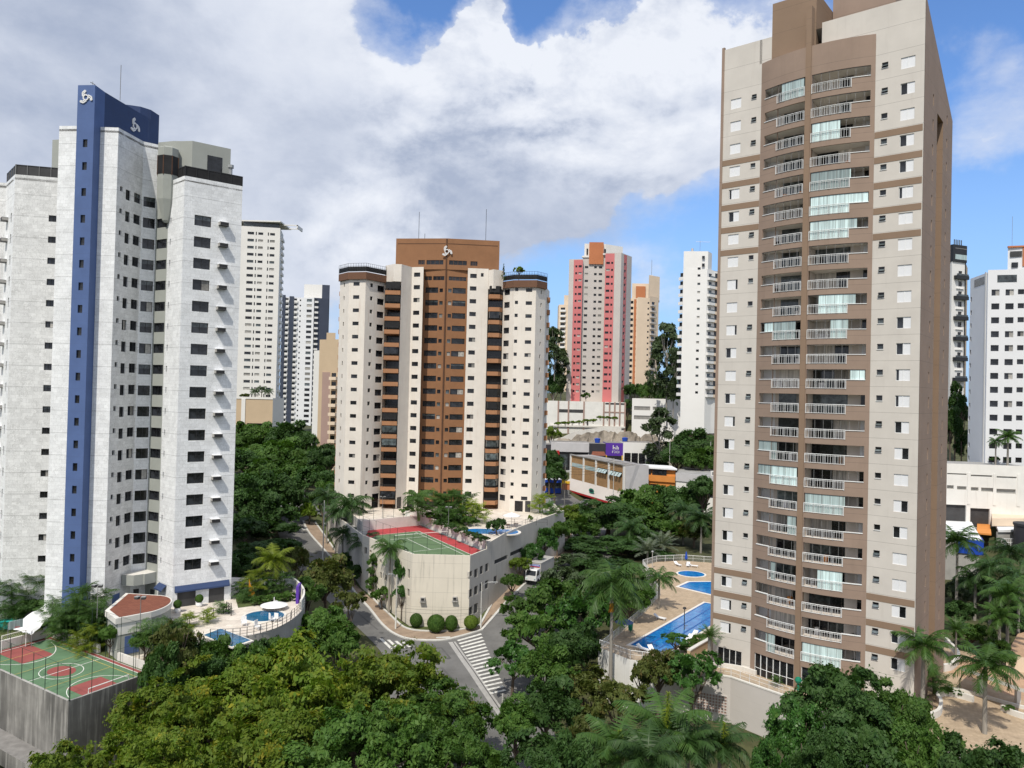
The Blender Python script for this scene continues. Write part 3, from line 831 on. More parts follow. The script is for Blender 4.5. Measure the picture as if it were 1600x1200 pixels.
# ------------------------------------------------------------------ beige and brown tower
rnd = random.Random(11)
def tower_taupe():
 A, B = Vector((25.75, 95.6)), Vector((43.7, 81.0))
 e = (B - A).normalized(); LF = (B - A).length
 ninw = Vector((-e.y, e.x))                     # into the building
 D = 16.9
 Cc, Dd = B + ninw * D, A + ninw * D
 z0, zt, zc = 5.0, 84.3, 75.4
 root = thing('apartment_tower', 'tall beige and taupe apartment tower with two stacks of curved balconies', 'apartment tower', (A.x, A.y, z0))
 front = Line([A, B])
 UL, UM0, UM1, UR = 5.2, 10.95, 11.55, 18.2
 # bowed balcony front
 pts, NB = [], 12
 def bow(u): return 1.25 * (1 - ((u - 11.7) / 6.5) ** 2)
 us = [UL + (UR - UL) * i / NB for i in range(NB + 1)]
 curve = Line([front.at(u, max(0, bow(u)) + .02) for u in us])
 def cu(u): return (u - UL) / (UR - UL) * curve.L
 rows = [40.2 + 2.85 * k for k in range(-10, 14)]
 wins, hl, hr = [], [], []
 for k, z in enumerate(rows):
  kk = k - 10
  vb = rnd.choice([0, 0, 1, 1, 1, 3, 2]); va = rnd.choice([0, 0, 1, 1, 1, 3, 4])
  if kk >= 11: va = rnd.choice([0, 0, 1]); vb = rnd.choice([0, 1, 0])
  wins += [(front, 1.96, z - .15, 'shut', 1.38, 1.25, va, .16), (front, 4.3, z + .2, 'awn', .62, .56, rnd.choice([0, 1, 2, 1]), .16)]
  wins += [(front, 21.5, z, 'shut', 1.42, 1.25, vb, .16), (front, 19.18, z + .3, 'awn', .64, .6, rnd.choice([0, 1, 2, 1]), .16)]
  hl += [hole(1.96, z - .15, 1.38, 1.25), hole(4.3, z + .2, .62, .56)]
  hr += [hole(21.5, z, 1.42, 1.25), hole(19.18, z + .3, .64, .6)]
 hl.append((1.0, 4.1, 6.7, 9.0))
 mb = MB()
 wall(mb, front, z0, zt, 'beige_paint', hl, .18, .35, UL)
 wall(mb, front, z0, zt, 'beige_paint', hr, .18, UR, LF - .02)
 strip(mb, front, 0, .35, z0, zt + .3, 'taupe_paint', .06, .3)
 strip(mb, front, 4.9, 10.6, 81.3, zt, 'beige_paint', 0.0, .35)
 strip(mb, front, 12.3, UR, 81.3, zt, 'beige_paint', 0.0, .35)
 mb.build('wall', root)
 for kk in (6, 7, 8, 9, 10, -8, -9, -10):
  z = 40.2 + 2.85 * kk + 1.12
  for ua, ub, dz in ((.36, UL - .02, -.05), (UR + .02, LF - .1, 0)):
   bd = MB(); strip(bd, front, ua, ub, z - .36 + dz, z + .36 + dz, 'tan_paint', .03, .03); bd.build('band', root)
 # side wall with the recessed shaft
 side = Line([B, B + ninw * D])
 sm = MB(); sh = []
 for z in rows:
  sh += [hole(4.9, z - .1, .5, 1.25), hole(13.3, z + .1, .5, 1.1)]
  wins += [(side, 4.9, z - .1, 'plain', .5, 1.25, rnd.choice([0, 1, 2, 3]), .22), (side, 13.3, z + .1, 'plain', .5, 1.1, rnd.choice([0, 1, 2, 3]), .22)]
 wall(sm, side, z0, zc, 'taupe_paint', [q for q in sh if q[1] < 7.2], .24, 0, 7.2)
 wall(sm, side, z0, zc, 'taupe_paint', [q for q in sh if q[0] > 10.8], .24, 10.8, D)
 rec = Line([side.at(7.2, -1.6), side.at(10.8, -1.6)])
 wall(sm, rec, z0, 73.5, 'tan_paint')
 a, b = side.at(7.2), rec.at(0); sm.face([(a.x, a.y, z0), (b.x, b.y, z0), (b.x, b.y, 73.5), (a.x, a.y, 73.5)], 'tan_paint')
 a, b = rec.at(rec.L), side.at(10.8); sm.face([(a.x, a.y, z0), (b.x, b.y, z0), (b.x, b.y, 73.5), (a.x, a.y, 73.5)], 'tan_paint')
 p = [side.at(7.2), rec.at(0), rec.at(rec.L), side.at(10.8)]
 sm.face([(q.x, q.y, 73.5) for q in p], 'tan_paint'); wall(sm, side, 73.5, zc, 'taupe_paint', [], .2, 7.2, 10.8)
 sm.face([(B.x, B.y, zc), (Cc.x, Cc.y, zc), (Cc.x, Cc.y, zc + .02), (B.x, B.y, zt)], 'taupe_paint')
 for ln, zz in ((Line([Cc, Dd]), zc), (Line([Dd, A]), zc)): wall(sm, ln, z0, zz, 'taupe_paint')
 sm.face([(Dd.x, Dd.y, zc), (A.x, A.y, zc), (A.x, A.y, zt)], 'taupe_paint')
 sm.build('side_wall', root)
 rf = MB(); rf.face([(A.x, A.y, zt - .6), (B.x, B.y, zt - .6), (Cc.x, Cc.y, zc - .1), (Dd.x, Dd.y, zc - .1)], 'roof_grey'); rf.build('roof', root)
 # penthouse blocks
 def blk(u0, u1, i0, i1, za, zb, m='taupe_paint'):
  q = [front.at(u0, -i0), front.at(u1, -i0), front.at(u1, -i1), front.at(u0, -i1)]
  mb = MB(); mb.prism([(p.x, p.y) for p in q], za, zb, m, 'roof_grey'); return mb
 blk(6.4, 11.62, -.02, 6.6, 83.0 - 4, 88.3, 'tan_paint').build('penthouse', root)
 blk(11.7, 18.8, 6.0, 13.0, 80, 93.5, 'taupe_paint').build('penthouse', root)
 # bowed front
 cm = MB()
 def opening(kk): return 40.8 + 2.85 * kk
 for kk in range(-10, 14):
  zt_, zb = opening(kk), opening(kk) - 2.3
 zones = []
 for kk in range(-10, 14):
  zt_ = opening(kk)
  zones += [(cu(5.75), cu(7.55), zt_ - 1.15, zt_), (cu(7.55), cu(UM0 - .05), zt_ - 2.2, zt_),
                  (cu(UM1 + .1), cu(15.75), zt_ - 2.2, zt_), (cu(15.75), cu(17.75), zt_ - 1.15, zt_)]
 gz = (6.7, 9.45)
 zones += [(cu(5.8), cu(UM0 - .1), *gz), (cu(UM1 + .15), cu(17.6), *gz)]
 wall(cm, curve, z0, 81.3, 'taupe_paint', zones, .22)
 cm.cap([(q.x, q.y) for q in [curve.at(min(s, curve.L)) for s in curve.s]], 81.3, 'taupe_paint')
 cm.build('bowed_front', root)
 col = MB(); c0 = curve.at(cu(11.25), -.35); col.box((c0.x, c0.y, (z0 + 86) / 2), (.62, 1.0, 86 - z0), 'tan_paint', math.atan2(e.y, e.x)); col.build('column', root)
 # balconies
 dep = 1.5
 for kk in range(-10, 14):
  zt_ = opening(kk); zf = zt_ - 2.32
  for sd in (0, 1):
   ua, ub = (5.6, 10.95) if sd == 0 else (11.55, 17.9)
   b = MB()
   cs = [ua + (ub - ua) * i / 5 for i in range(6)]
   F = [curve.atm(cu(u), -.05) for u in cs]
   Bk = [front.at(ua, -dep), front.at(ub, -dep)]
   poly = [(q.x, q.y) for q in F] + [(Bk[1].x, Bk[1].y), (Bk[0].x, Bk[0].y)]
   b.cap(poly, zf + .05, 'inner_wall'); b.cap(poly, zt_ + .02, 'parapet_white', True)
   bl = Line([Bk[0], Bk[1]])
   # rear wall: door glass, shutters and plaster
   L = bl.L
   spans = [(0, .28), (.28, .36), (.36, .76), (.76, 1)] if sd == 0 else [(0, .38), (.38, .62), (.62, .84), (.84, 1)]
   kinds = [rnd.choice(['louver', 'louver', 'drape']), 'inner_wall', rnd.choice(['window_glass', 'balcony_glass', 'drape', 'balcony_glass']), rnd.choice(['window_glass', 'drape', 'drape', 'balcony_glass'])]
   if sd: kinds = [kinds[3], kinds[2], 'inner_wall', rnd.choice(['louver', 'louver', 'window_glass'])]
   for (s0, s1), km in zip(spans, kinds): strip(b, bl, s0 * L, s1 * L, zf + .05, zt_ + .02, km, 0)
   for q0, q1 in ((F[0], Bk[0]), (Bk[1], F[-1])):
    b.face([(q0.x, q0.y, zf), (q0.x, q0.y, zt_), (q1.x, q1.y, zt_), (q1.x, q1.y, zf)], 'inner_wall')
   # something kept on the balcony
   for _ in range(rnd.choice([0, 1, 1, 2])):
    u = rnd.uniform(ua + .8, ub - .8); q = front.at(u, -.9 - rnd.random() * .5)
    b.box((q.x, q.y, zf + .45), (rnd.uniform(.3, .8), .4, .8), rnd.choice(['inner_dark', 'white_plastic', 'tan_paint', 'green_metal', 'louver', 'orange_paint']), rnd.random())
   bal = b.build('balcony', root)
   # railing
   rl = MB()
   r0, r1 = (7.5, 10.85) if sd == 0 else (11.65, 15.8)
   n = 4
   P = [curve.atm(cu(r0 + (r1 - r0) * i / n), .05) for i in range(n + 1)]
   zb_ = zt_ - 2.22
   rail_along([(q.x, q.y, zb_) for q in P], 1.07, rl, 'white_metal', 1.1, 1, .038, .038, vertical=.22)
   rail_along([(q.x, q.y, zb_) for q in P], .07, rl, 'white_metal', 9, 1, .028, .02)
   rail_along([(q.x, q.y, zb_ + .12) for q in P], .80, rl, 'white_metal', 9, 1, .02, .02)
   rl.build('railing', bal)
   sl = MB(); s0, s1 = (5.75, 7.5) if sd == 0 else (15.8, 17.75)
   strip(sl, curve, cu(s0), cu(s1), zt_ - 1.2, zt_ - 1.13, 'white_metal', .07, .3); sl.build('sill', bal)
   # glass curtain on some floors
   t = rnd.random()
   screened = {(0, 13): (.45, 1), (0, -2): (0, .5), (0, -3): (0, 1), (1, 11): (0, .5), (1, 9): (0, .7), (1, 8): (0, 1), (1, 7): (0, .82), (1, 4): (.18, .82), (1, 3): (.4, .7), (0, 3): (.1, .9), (1, -4): (0, .7),
                   (1, -7): (.25, .68), (1, -10): (0, .7), (0, -10): (.3, .55), (1, 1): (.75, 1), (0, -5): (.8, 1), (0, -7): (.4, .52), (0, 5): (.3, .3)}
   ga = screened.get((sd, kk))
   fr = MB()
   if ga and ga[1] > ga[0]:
    g0, g1 = ua + .2 + (ub - ua - .4) * ga[0], ua + .2 + (ub - ua - .4) * ga[1]
    ra, rb = max(g0, r0), min(g1, r1)
    for p0, p1, za, zb in ((g0, ra, zt_ - 1.15, zt_ - .02), (ra, rb, zt_ - 2.2, zt_ - .02), (rb, g1, zt_ - 1.15, zt_ - .02)) if rb > ra else ((g0, g1, zt_ - 1.15, zt_ - .02),):
     if p1 - p0 > .1: gl = MB(); strip(gl, curve, cu(p0), cu(p1), za, zb, 'curtain_glass', -.1); gl.build('glass_screen', bal)
   if (ga and ga[1] > ga[0]) or t < .55:
    strip(fr, curve, cu(ua + .2), cu(ub - .2), zt_ - .06, zt_ - .02, 'grey_frame', -.08, .05)
    k = 0
    while ua + .2 + k * .9 < ub - .2:
     u = ua + .2 + k * .9; q = curve.at(cu(u), -.09); fr.box((q.x, q.y, zt_ - .58), (.03, .03, 1.1), 'grey_frame', curve.rot(cu(u))); k += 1
    fr.build('screen_frame', bal)
 # ground floor glazing
 for ua, ub in ((5.8, 10.85), (11.7, 17.6)):
  gm = MB(); strip(gm, curve, cu(ua), cu(ub), 6.7, 9.45, 'window_glass', -.2)
  for i in range(7):
   u = ua + (ub - ua) * i / 6; q = curve.at(cu(u), -.14); gm.box((q.x, q.y, 8.07), (.09, .08, 2.75), 'white_metal', curve.rot(cu(u)))
  rail_along([(*curve.at(cu(ua + (ub - ua) * i / 6), -.12), 6.7) for i in range(7)], 1.0, gm, 'white_metal', 9, 1, .035)
  gm.build('glazed_door', root)
 gm = MB(); strip(gm, front, 1.0, 4.1, 6.7, 9.0, 'window_glass', -.15)
 for i in range(5):
  q = front.at(1.0 + 3.1 * i / 4, -.1); gm.box((q.x, q.y, 7.85), (.07, .08, 2.3), 'white_metal', math.atan2(e.y, e.x))
 gm.build('glazed_door', root)
 big = [w for w in wins if w[3] == 'shut']; sml = [w for w in wins if w[3] == 'awn']; sd_ = [w for w in wins if w[3] == 'plain']
 place_windows(root, 'window', big); place_windows(root, 'bathroom_window', sml); place_windows(root, 'stair_window', sd_)
 q = front.at(20.3, .05)
 dm = MB(); strip(dm, front, 20.5, 22.3, 5.2, 8.0, 'inner_dark', .03, .03); dm.build('service_door', root)
tower_taupe()

# ------------------------------------------------------------------ white marble and blue tower
def tower_marble():
 z0 = 7.0
 root = thing('apartment_tower', 'white marble apartment tower with a tall blue stair shaft and dark windows', 'apartment tower', (-52, 100, z0))
 rows = [16.45 + 2.85 * k for k in range(18)]
 P = {}
 def X(px, d): return (xh(px, d), d)
 plA, plB = X(80, 96.6), X(107.2, 96.4)
 blA, blB = X(107.2, 95.3), X(134.2, 95.1)
 prA, prB = (blB[0] + .02, 96.6), X(173, 96.7)
 f1 = Line([prB, X(213, 102.0)]); f2 = Line([f1.p[-1], X(236, 103.2)]); f3 = Line([f2.p[-1], X(255, 101.9)])
 f4 = Line([f3.p[-1], X(279, 98.8)]); f5 = Line([f4.p[-1], X(370, 103.4)])
 lw = Line([X(13, 100.1), (plA[0] + .6, 102.2)]); lw2 = Line([(lw.p[0].x - 4.2, 104.6), lw.p[0]]); lw3 = Line([(lw2.p[0].x - 5, 103.5), lw2.p[0]])
 wt, pt = 67.6, 73.0
 wins = []; holes = {}
 def add(ln, u, z, kind, w, hh, var, name, fr=True):
  wins.append((name, (ln, u, z, kind, w, hh, var, .2)))
  holes.setdefault(id(ln), []).append(hole(u, z, w, hh))
 def upx(ln, px):
  """distance along a facade of the point seen in column px at eye level"""
  best = min(range(201), key=lambda i: abs(px - (800 + FPX * ln.at(ln.L * i / 200).x / ln.at(ln.L * i / 200).y)))
  return ln.L * best / 200
 V = [0, 0, 1, 0, 2, 0, 3, 0]
 for k, z in enumerate(rows):
  vv = lambda: rnd.choice(V)
  u1, u2, u3 = upx(f1, 178.5), upx(f1, 188), upx(f1, 204)
  add(f1, .95, z + .45, 'plain', .55, .62, 0, 'narrow_window')
  add(f1, 2.35, z, 'dark', .95, 1.35, vv(), 'narrow_window')
  add(f1, 4.35, z + .1, 'dark', 1.45, 1.25, vv(), 'window')
  add(f2, f2.L * .52, z, 'dark', f2.L * .82, 1.35, vv(), 'window')
  if k < 17: add(f3, f3.L * .5, z + .05, 'dark', f3.L * .88, 1.25, vv(), 'window')
  add(f4, .85, z + .1, 'plain', .34, .85, 0, 'narrow_window')
  if k < 17:
   add(f5, 2.45, z - .05, 'dark', 2.15, 1.4, rnd.choice([0, 0, 0, 0, 3, 2]), 'window')
   add(lw, upx(lw, 74.5), z, 'dark', 1.0, .85, vv(), 'narrow_window')
   add(lw2, lw2.L * .72, z, 'dark', .8, 1.25, vv(), 'narrow_window')
 mb = MB()
 def W(ln, zt, m, d=.2): wall(mb, ln, z0, zt, m, holes.get(id(ln), []), d)
 W(Line([plA, plB]), pt, 'marble'); W(Line([prA, prB]), pt, 'marble')
 for ln, zt, m in ((f1, pt, 'marble_shaded'), (f2, pt, 'marble'), (f4, wt, 'marble'), (f5, wt, 'marble'), (lw, wt, 'marble_shaded'), (lw2, wt, 'marble'), (lw3, wt, 'marble_shaded')): W(ln, zt, m)
 # far flanks and returns
 far = Line([f5.p[-1], (f5.p[-1].x - 6, 112)]); W(far, wt, 'marble_shaded'); W(Line([far.p[-1], (-66, 114), (lw3.p[0].x, 112), lw3.p[0]]), wt, 'marble_shaded')
 W(Line([(plA[0] + .6, 102.2), plA]), pt, 'marble_shaded')
 mb.build('wall', root)
 g = MB()
 wall(g, f3, z0, 68.0, 'grey_green', holes.get(id(f3), []), .2)
 g.build('bay_wall', root)
 up = MB()   # grey set-back storeys
 q = [f3.p[0], f3.p[-1] + Vector((.15, .5)), f4.at(.6, -1.2), f5.at(1.6, -3.0), f5.at(f5.L - .8, -3.0), (f5.p[-1].x - 5.5, 111), (-50.5, 111)]
 up.prism([(p[0], p[1]) for p in q], wt - .2, 73.3, 'grey_green', 'roof_grey'); up.build('upper_storey', root)
 wm = MB(); ln = Line([f5.at(1.6, -3.0), f5.at(f5.L - .8, -3.0)]); strip(wm, ln, 2.0, 4.0, 68.6, 71.8, 'window_glass', .03, .03); wm.build('window', root)
 up = MB(); up.prism([(lw.at(lw.L - 5.2, -2.6).x, lw.at(lw.L - 5.2, -2.6).y), (lw.p[-1].x, lw.p[-1].y), (lw.p[-1].x + 2, 111), (lw.p[-1].x - 8, 111)], wt - .2, 73.4, 'grey_green', 'roof_grey'); up.build('upper_storey', root)
 # funnel shaped bay under the set-back
 bm_ = MB(); c = f3.at(f3.L * .98, .2)
 bm_.lathe([(.25, 61.9), (.55, 62.2), (1.25, 65.0), (1.35, 67.6), (1.35, 71.9), (1.0, 72.1), (0.0, 72.1)], 'grey_green', (c.x, c.y, 0), 8); bm_.build('corner_turret', root)
 bw = MB(); bw.lathe([(1.39, 68.3), (1.39, 70.8)], 'smoked_panel', (c.x, c.y, 0), 8)
 for k in range(8): bw.box((c.x + 1.38 * math.cos(math.pi * k / 4), c.y + 1.38 * math.sin(math.pi * k / 4), 69.5), (.10, .10, 2.6), 'ochre_joint', math.pi * k / 4)
 bw.build('turret_window', root)
 cap = MB(); cap.prism([(p.x, p.y) for p in (lw3.p[0], lw2.p[0], lw.p[0], lw.p[-1])] + [(plA[0] + .6, 111), (-70, 112)], 66.9, 67.2, 'roof_grey'); cap.prism([(p[0], p[1]) for p in (plA, plB, prA, prB, f1.p[-1], f2.p[-1])] + [(-48, 112), (-62, 112)], 72.3, 72.6, 'roof_grey')
 cap.prism([(f3.p[-1].x, f3.p[-1].y), (f4.p[-1].x, f4.p[-1].y), (f5.p[-1].x, f5.p[-1].y), (-42, 112), (-50, 112)], 66.9, 67.1, 'roof_grey'); cap.build('roof', root)
 # blue shaft
 bl = Line([blA, blB]); zt = 77.8
 bh = []; bz = [15.2 + 2.85 * k for k in range(17)] + [64.2, 67.5, 70.4]
 for z in bz: bh.append(hole(bl.L * .52, z, .62, 1.0)); wins.append(('shaft_window', (bl, bl.L * .52, z, 'dark', .62, 1.0, 0, .2)))
 bm = MB(); wall(bm, bl, z0, zt, 'blue_paint', bh, .22)
 side = Line([blB, (prA[0] + .0, 97.4)]); wall(bm, side, z0, zt, 'blue_paint')
 wall(bm, Line([(blA[0], 97.5), blA]), z0, zt, 'blue_paint')
 bm.build('stair_shaft', root)
 nv = MB(); s2 = Line([(side.p[-1].x, 97.4), (side.p[-1].x + 1.2, 106.5), (side.p[-1].x + 1.0, 108.3), (side.p[-1].x + .2, 109.5)])
 wall(nv, s2, 72.0, zt, 'navy_paint', depth=.1)
 pl = [(blA[0], blA[1]), (blB[0], blB[1])] + [(p.x, p.y) for p in s2.p] + [(blA[0], 109.5)]
 nv.cap(pl, zt, 'navy_paint'); wall(nv, Line([(s2.p[-1].x, 109.5), (blA[0], 109.5), (blA[0], 97.5)]), 72, zt, 'navy_paint')
 nv.build('tank_house', root)
 n2 = MB(); s3 = Line([(-58.5, 105.6), (-55.0, 105.6), (-53.4, 106.2), (-52.5, 107.4), (-52.3, 109.5)])
 wall(n2, s3, 72, 79.3, 'navy_paint'); n2.cap([(p.x, p.y) for p in s3.p] + [(-58.5, 110)], 79.3, 'navy_paint'); n2.build('tank_house', root)
 emblem_mb(bl, bl.L * .5, 76.2, 1.0, .01).build('emblem', root)
 emblem_mb(s2, 6.2, 75.6, 1.15, .01).build('emblem', root)
 an = MB(); an.tube([(blB[0] + .6, 100, 77.8), (blB[0] + .6, 100, 82.5)], .04, 'grey_frame', 5); an.tube([(blA[0] + .9, 97, 77.8), (blA[0] + .9, 97, 79.0)], .03, 'grey_frame', 4); an.tube([(blA[0] + .6, 97, 78.9), (blA[0] + 1.2, 97, 78.6)], .05, 'grey_frame', 4); an.build('antenna', root)
 # roof terrace screens
 for ln, u0, u1 in ((f5, 0, f5.L), (f4, f4.L * .55, f4.L), (lw, 0, lw.L - .2), (lw2, 0, lw2.L)):
  rm = MB(); strip(rm, ln, u0, u1, wt - .1, wt + 1.25, 'smoked_panel' if ln in (f4, f5) else 'inner_dark', -.12, .06)
  n = max(2, int((u1 - u0) / 1.3))
  for k in range(n + 1):
   q = ln.at(u0 + (u1 - u0) * k / n, -.08); rm.box((q.x, q.y, wt + .65), (.07, .07, 1.4), 'dark_frame' if ln in (f4, f5) else 'grey_frame', ln.rot(u0))
  strip(rm, ln, u0, u1, wt + 1.25, wt + 1.36, 'dark_frame', -.08, .14); rm.build('terrace_screen', root)
 ch = MB(); q = f5.at(f5.L - 1.2, -1.5); ch.lathe([(.25, 67.2), (.25, 70.2), (.42, 70.2), (.42, 70.6), (0, 70.7)], 'steel_grey', (q.x, q.y, 0), 8); ch.build('flue', root)
 # air conditioners on the right wing and the left flank
 acm = MB(); acm.box((0, -.36, 0), (1.15, .72, .42), 'concrete'); acm.box((0, -.73, -.0), (1.05, .03, .34), 'dark_frame'); acm.box((0, -.36, .23), (1.2, .76, .04), 'white_plastic'); acm.box((0, -.36, -.24), (1.2, .76, .05), 'dark_frame')
 acme = acm.mesh('air_conditioner'); rl = wloc(root)
 for k, z in enumerate(rows[:17]):
  for ln, u, dz in ((f5, 5.05, -.1), (lw2, lw2.L * .3, .15)):
   q = ln.at(u); inst('air_conditioner', acme, root, (q.x - rl.x, q.y - rl.y, z + dz - rl.z), ln.rot(u))
 # ground floor: doors, awnings, porch
 dm = MB()
 for u0, u1 in ((.6, 2.9), (4.6, 6.6)): strip(dm, f5, u0, u1, 10.6, 13.2, 'inner_dark', .03, .03)
 dm.build('shutter_door', root)
 aw = MB()
 def awn(ln, u0, u1, z, d, mb):
  a, b, c, dd = ln.at(u0, .02), ln.at(u1, .02), ln.at(u1, d), ln.at(u0, d)
  mb.face([(dd.x, dd.y, z - .25), (c.x, c.y, z - .25), (b.x, b.y, z + .35), (a.x, a.y, z + .35)], 'navy_paint'); mb.face([(dd.x, dd.y, z - .45), (c.x, c.y, z - .45), (c.x, c.y, z - .25), (dd.x, dd.y, z - .25)], 'navy_paint')
  mb.face([(a.x, a.y, z + .35), (a.x, a.y, z - .45), (dd.x, dd.y, z - .45), (dd.x, dd.y, z - .25)], 'navy_paint')
 awn(f5, .25, 7.2, 13.45, .45, aw); aw.build('awning', root)
 aw = MB(); awn(f4, .6, 2.9, 13.3, .7, aw); aw.build('awning', root)
 pm = MB(); a, b = f1.at(3.3, .1), f3.at(f3.L * .9, 1.7)
 pm.prism([(a.x, a.y), (f1.at(3.3, 1.8).x, f1.at(3.3, 1.8).y), (f2.at(f2.L * .5, 2.6).x, f2.at(f2.L * .5, 2.6).y), (b.x, b.y), (f3.at(f3.L * .9, .05).x, f3.at(f3.L * .9, .05).y), (f3.p[0].x, f3.p[0].y + .2)], 13.5, 14.9, 'grey_green', 'parapet_white', True); pm.build('porch_roof', root)
 pd = MB(); strip(pd, f1, 1.6, 3.1, 9.5, 12.6, 'blue_paint', .03, .03); strip(pd, f2, .4, 1.1, 9.5, 12.4, 'inner_dark', .03, .03); strip(pd, f3, 1.2, 2.0, 9.5, 12.4, 'inner_dark', .03, .03); pd.build('entrance_door', root)
 for nm in ('window', 'narrow_window', 'shaft_window'): place_windows(root, nm, [w for n, w in wins if n == nm])
 return f4, f5
MF4, MF5 = tower_marble()

# ------------------------------------------------------------------ cream and ochre tower
def tower_ochre():
 z0 = 11.0
 root = thing('apartment_tower', 'cream and ochre apartment tower with railed round corner roofs behind the tennis court', 'apartment tower', (-15.5, 168, z0))
 rows = [62.9 - 2.85 * k for k in range(17)]
 def X(px, d): return (xh(px, d), d)
 cylL = Line([(-38.6, 172), X(527, 166.5), X(541, 163.2), X(567, 162.2), X(597.5, 166.8)])
 gl = Line([X(622.5, 164.6), X(639, 168.2)]); wl = Line([gl.p[-1], X(657, 167.4)])
 br = Line([X(657, 170.6), X(692.5, 169.6), X(726.5, 170.6)])
 wr = Line([X(726.5, 167.6), X(758.75, 168.0)]); gr = Line([wr.p[-1], X(768, 165.6), (wr.p[-1].x + 1.2, 169.0)])
 cylR = Line([X(782.5, 168.6), X(800, 165.9), X(833.75, 165.0), X(849, 168.0), (8.2, 175)])
 wins, holes = [], {}
 def add(ln, u, z, kind, w, hh, var, name):
  wins.append((name, (ln, u, z, kind, w, hh, var, .16))); holes.setdefault(id(ln), []).append(hole(u, z, w, hh))
 s = cylL.s; sr = cylR.s
 vv = lambda: rnd.choice([0, 0, 0, 1, 0, 0, 1, 0, 2, 3])
 for k, z in enumerate(rows):
  add(cylL, (s[1] + s[2]) / 2 - .1, z, 'plain', .5, .85, 0, 'small_window')
  add(cylL, s[2] + (s[3] - s[2]) * .45, z, 'dark', 1.45, .8, vv(), 'window')
  add(cylL, s[3] + 1.75, z - .1, 'plain', .75, .85, 0, 'small_window')
  add(cylL, s[4] - 1.25, z - .55, 'dark', 2.0, 1.35, vv(), 'window')
  add(wl, wl.L * .45, z + .3, 'dark', 1.5, .95, vv(), 'window')
  add(br, 2.05, z + .05, 'dark', 3.0, 1.25, rnd.choice([0, 1, 3, 0]), 'long_window')
  add(br, br.s[1] - 1.05, z, 'light', .78, .85, k % 4, 'small_window')
  add(br, br.s[1] + .95, z, 'light', .78, .85, (k + 1) % 4, 'small_window')
  add(br, br.s[1] + 3.05, z + .05, 'dark', 3.0, 1.25, rnd.choice([0, 1, 3, 0, 0, 1, 2]), 'long_window')
  add(wr, 1.25, z + .3, 'dark', 1.45, .95, vv(), 'window')
  add(cylR, 1.3, z - .35, 'dark', 1.8, 1.3, vv(), 'window')
  add(cylR, 3.2 if sr[1] < 3 else sr[1] + .5, z + .05, 'plain', .7, .75, 0, 'small_window')
  add(cylR, sr[1] + (sr[2] - sr[1]) * .68, z - .1, 'dark', 1.4, .8, vv(), 'window')
  add(cylR, sr[2] + (sr[3] - sr[2]) * .55, z - .3, 'plain', .42, .85, 0, 'small_window')
 for ln in (wl,): add(ln, ln.L * .45, 66.0, 'dark', 1.5, .95, 0, 'window')
 add(wr, 1.25, 66.0, 'dark', 1.45, .95, 0, 'window'); add(wr, 3.2, 66.3, 'plain', .6, .8, 0, 'small_window')
 hb = [(.5, 2.1, 68.9, 70.0), (2.3, 5.0, 68.9, 70.0), (br.s[1] + .5, br.s[1] + 4.0, 68.9, 70.0), (br.s[1] + 1.0, br.s[1] + 1.4, 60, 60)]
 mb = MB()
 top = 64.0
 for ln, zt in ((cylL, top), (gl, 67.7), (wl, 67.7), (wr, 67.7), (cylR, top)): wall(mb, ln, z0, zt, 'cream_render', holes.get(id(ln), []), .18)
 # returns and rear
 for a, b, zt in ((cylL.p[-1], (cylL.p[-1].x + .2, 170), 67.7), ((gl.p[0].x, 170.), gl.p[0], 67.7), (wl.p[-1], br.p[0], 67.7), (br.p[-1], wr.p[0], 67.7), (wr.p[-1], (wr.p[-1].x, 171), 67.7)):
  wall(mb, Line([a, b]), z0, zt, 'cream_render')
 wall(mb, Line([(cylL.p[-1].x + .2, 170), (gl.p[0].x, 170)]), z0, 64.2, 'ochre_balcony'); wall(mb, Line([(wr.p[-1].x, 170.2), (cylR.p[0].x, 170.2)]), z0, 64.2, 'ochre_balcony')
 wall(mb, Line([(8.2, 175), (6, 186), (-36, 186), (-38.6, 172)]), z0, 64, 'cream_render')
 # corner blocks above the balconies
 a = [(cylL.p[-1].x + .1, cylL.p[-1].y), (gl.p[0].x - 1.6, gl.p[0].y - 0.2), (gl.p[0].x, gl.p[0].y), (gl.p[0].x, 171), (cylL.p[-1].x + .1, 171)]
 mb.prism(a, 63.9, 67.7, 'cream_render', 'roof_grey', True)
 a = [(wr.p[-1].x + .02, wr.p[-1].y), (cylR.p[0].x - 2.2, wr.p[-1].y - 1.4), (cylR.p[0].x - .05, 168.2), (cylR.p[0].x - .05, 171), (wr.p[-1].x + .02, 171)]
 mb.prism(a, 63.2, 67.4, 'cream_render', 'roof_grey', True)
 mb.cap([(p.x, p.y) for p in (gl.p[0], gl.p[1], wl.p[1])] + [(wl.p[1].x, 172), (gl.p[0].x, 172)], 67.5, 'roof_grey'); mb.cap([(wr.p[0].x, wr.p[0].y), (wr.p[1].x, wr.p[1].y), (wr.p[1].x, 172), (wr.p[0].x, 172)], 67.5, 'roof_grey')
 mb.build('wall', root)
 b = MB(); hh = [(1.2, 2.6, 68.7, 69.8), (3.6, 8 if False else br.s[1] - .6, 68.7, 69.8), (br.s[1] + .7, br.s[1] + 4.3, 68.7, 69.8)]
 hs = holes[id(br)] + [(.3, 2.0, 65.2, 66.1), (2.3, br.s[1] - .4, 65.2, 66.1), (br.s[1] + .6, br.L - .3, 65.2, 66.1)]
 wall(b, br, z0, 67.7, 'ochre_render', hs, .18); b.build('centre_wall', root)
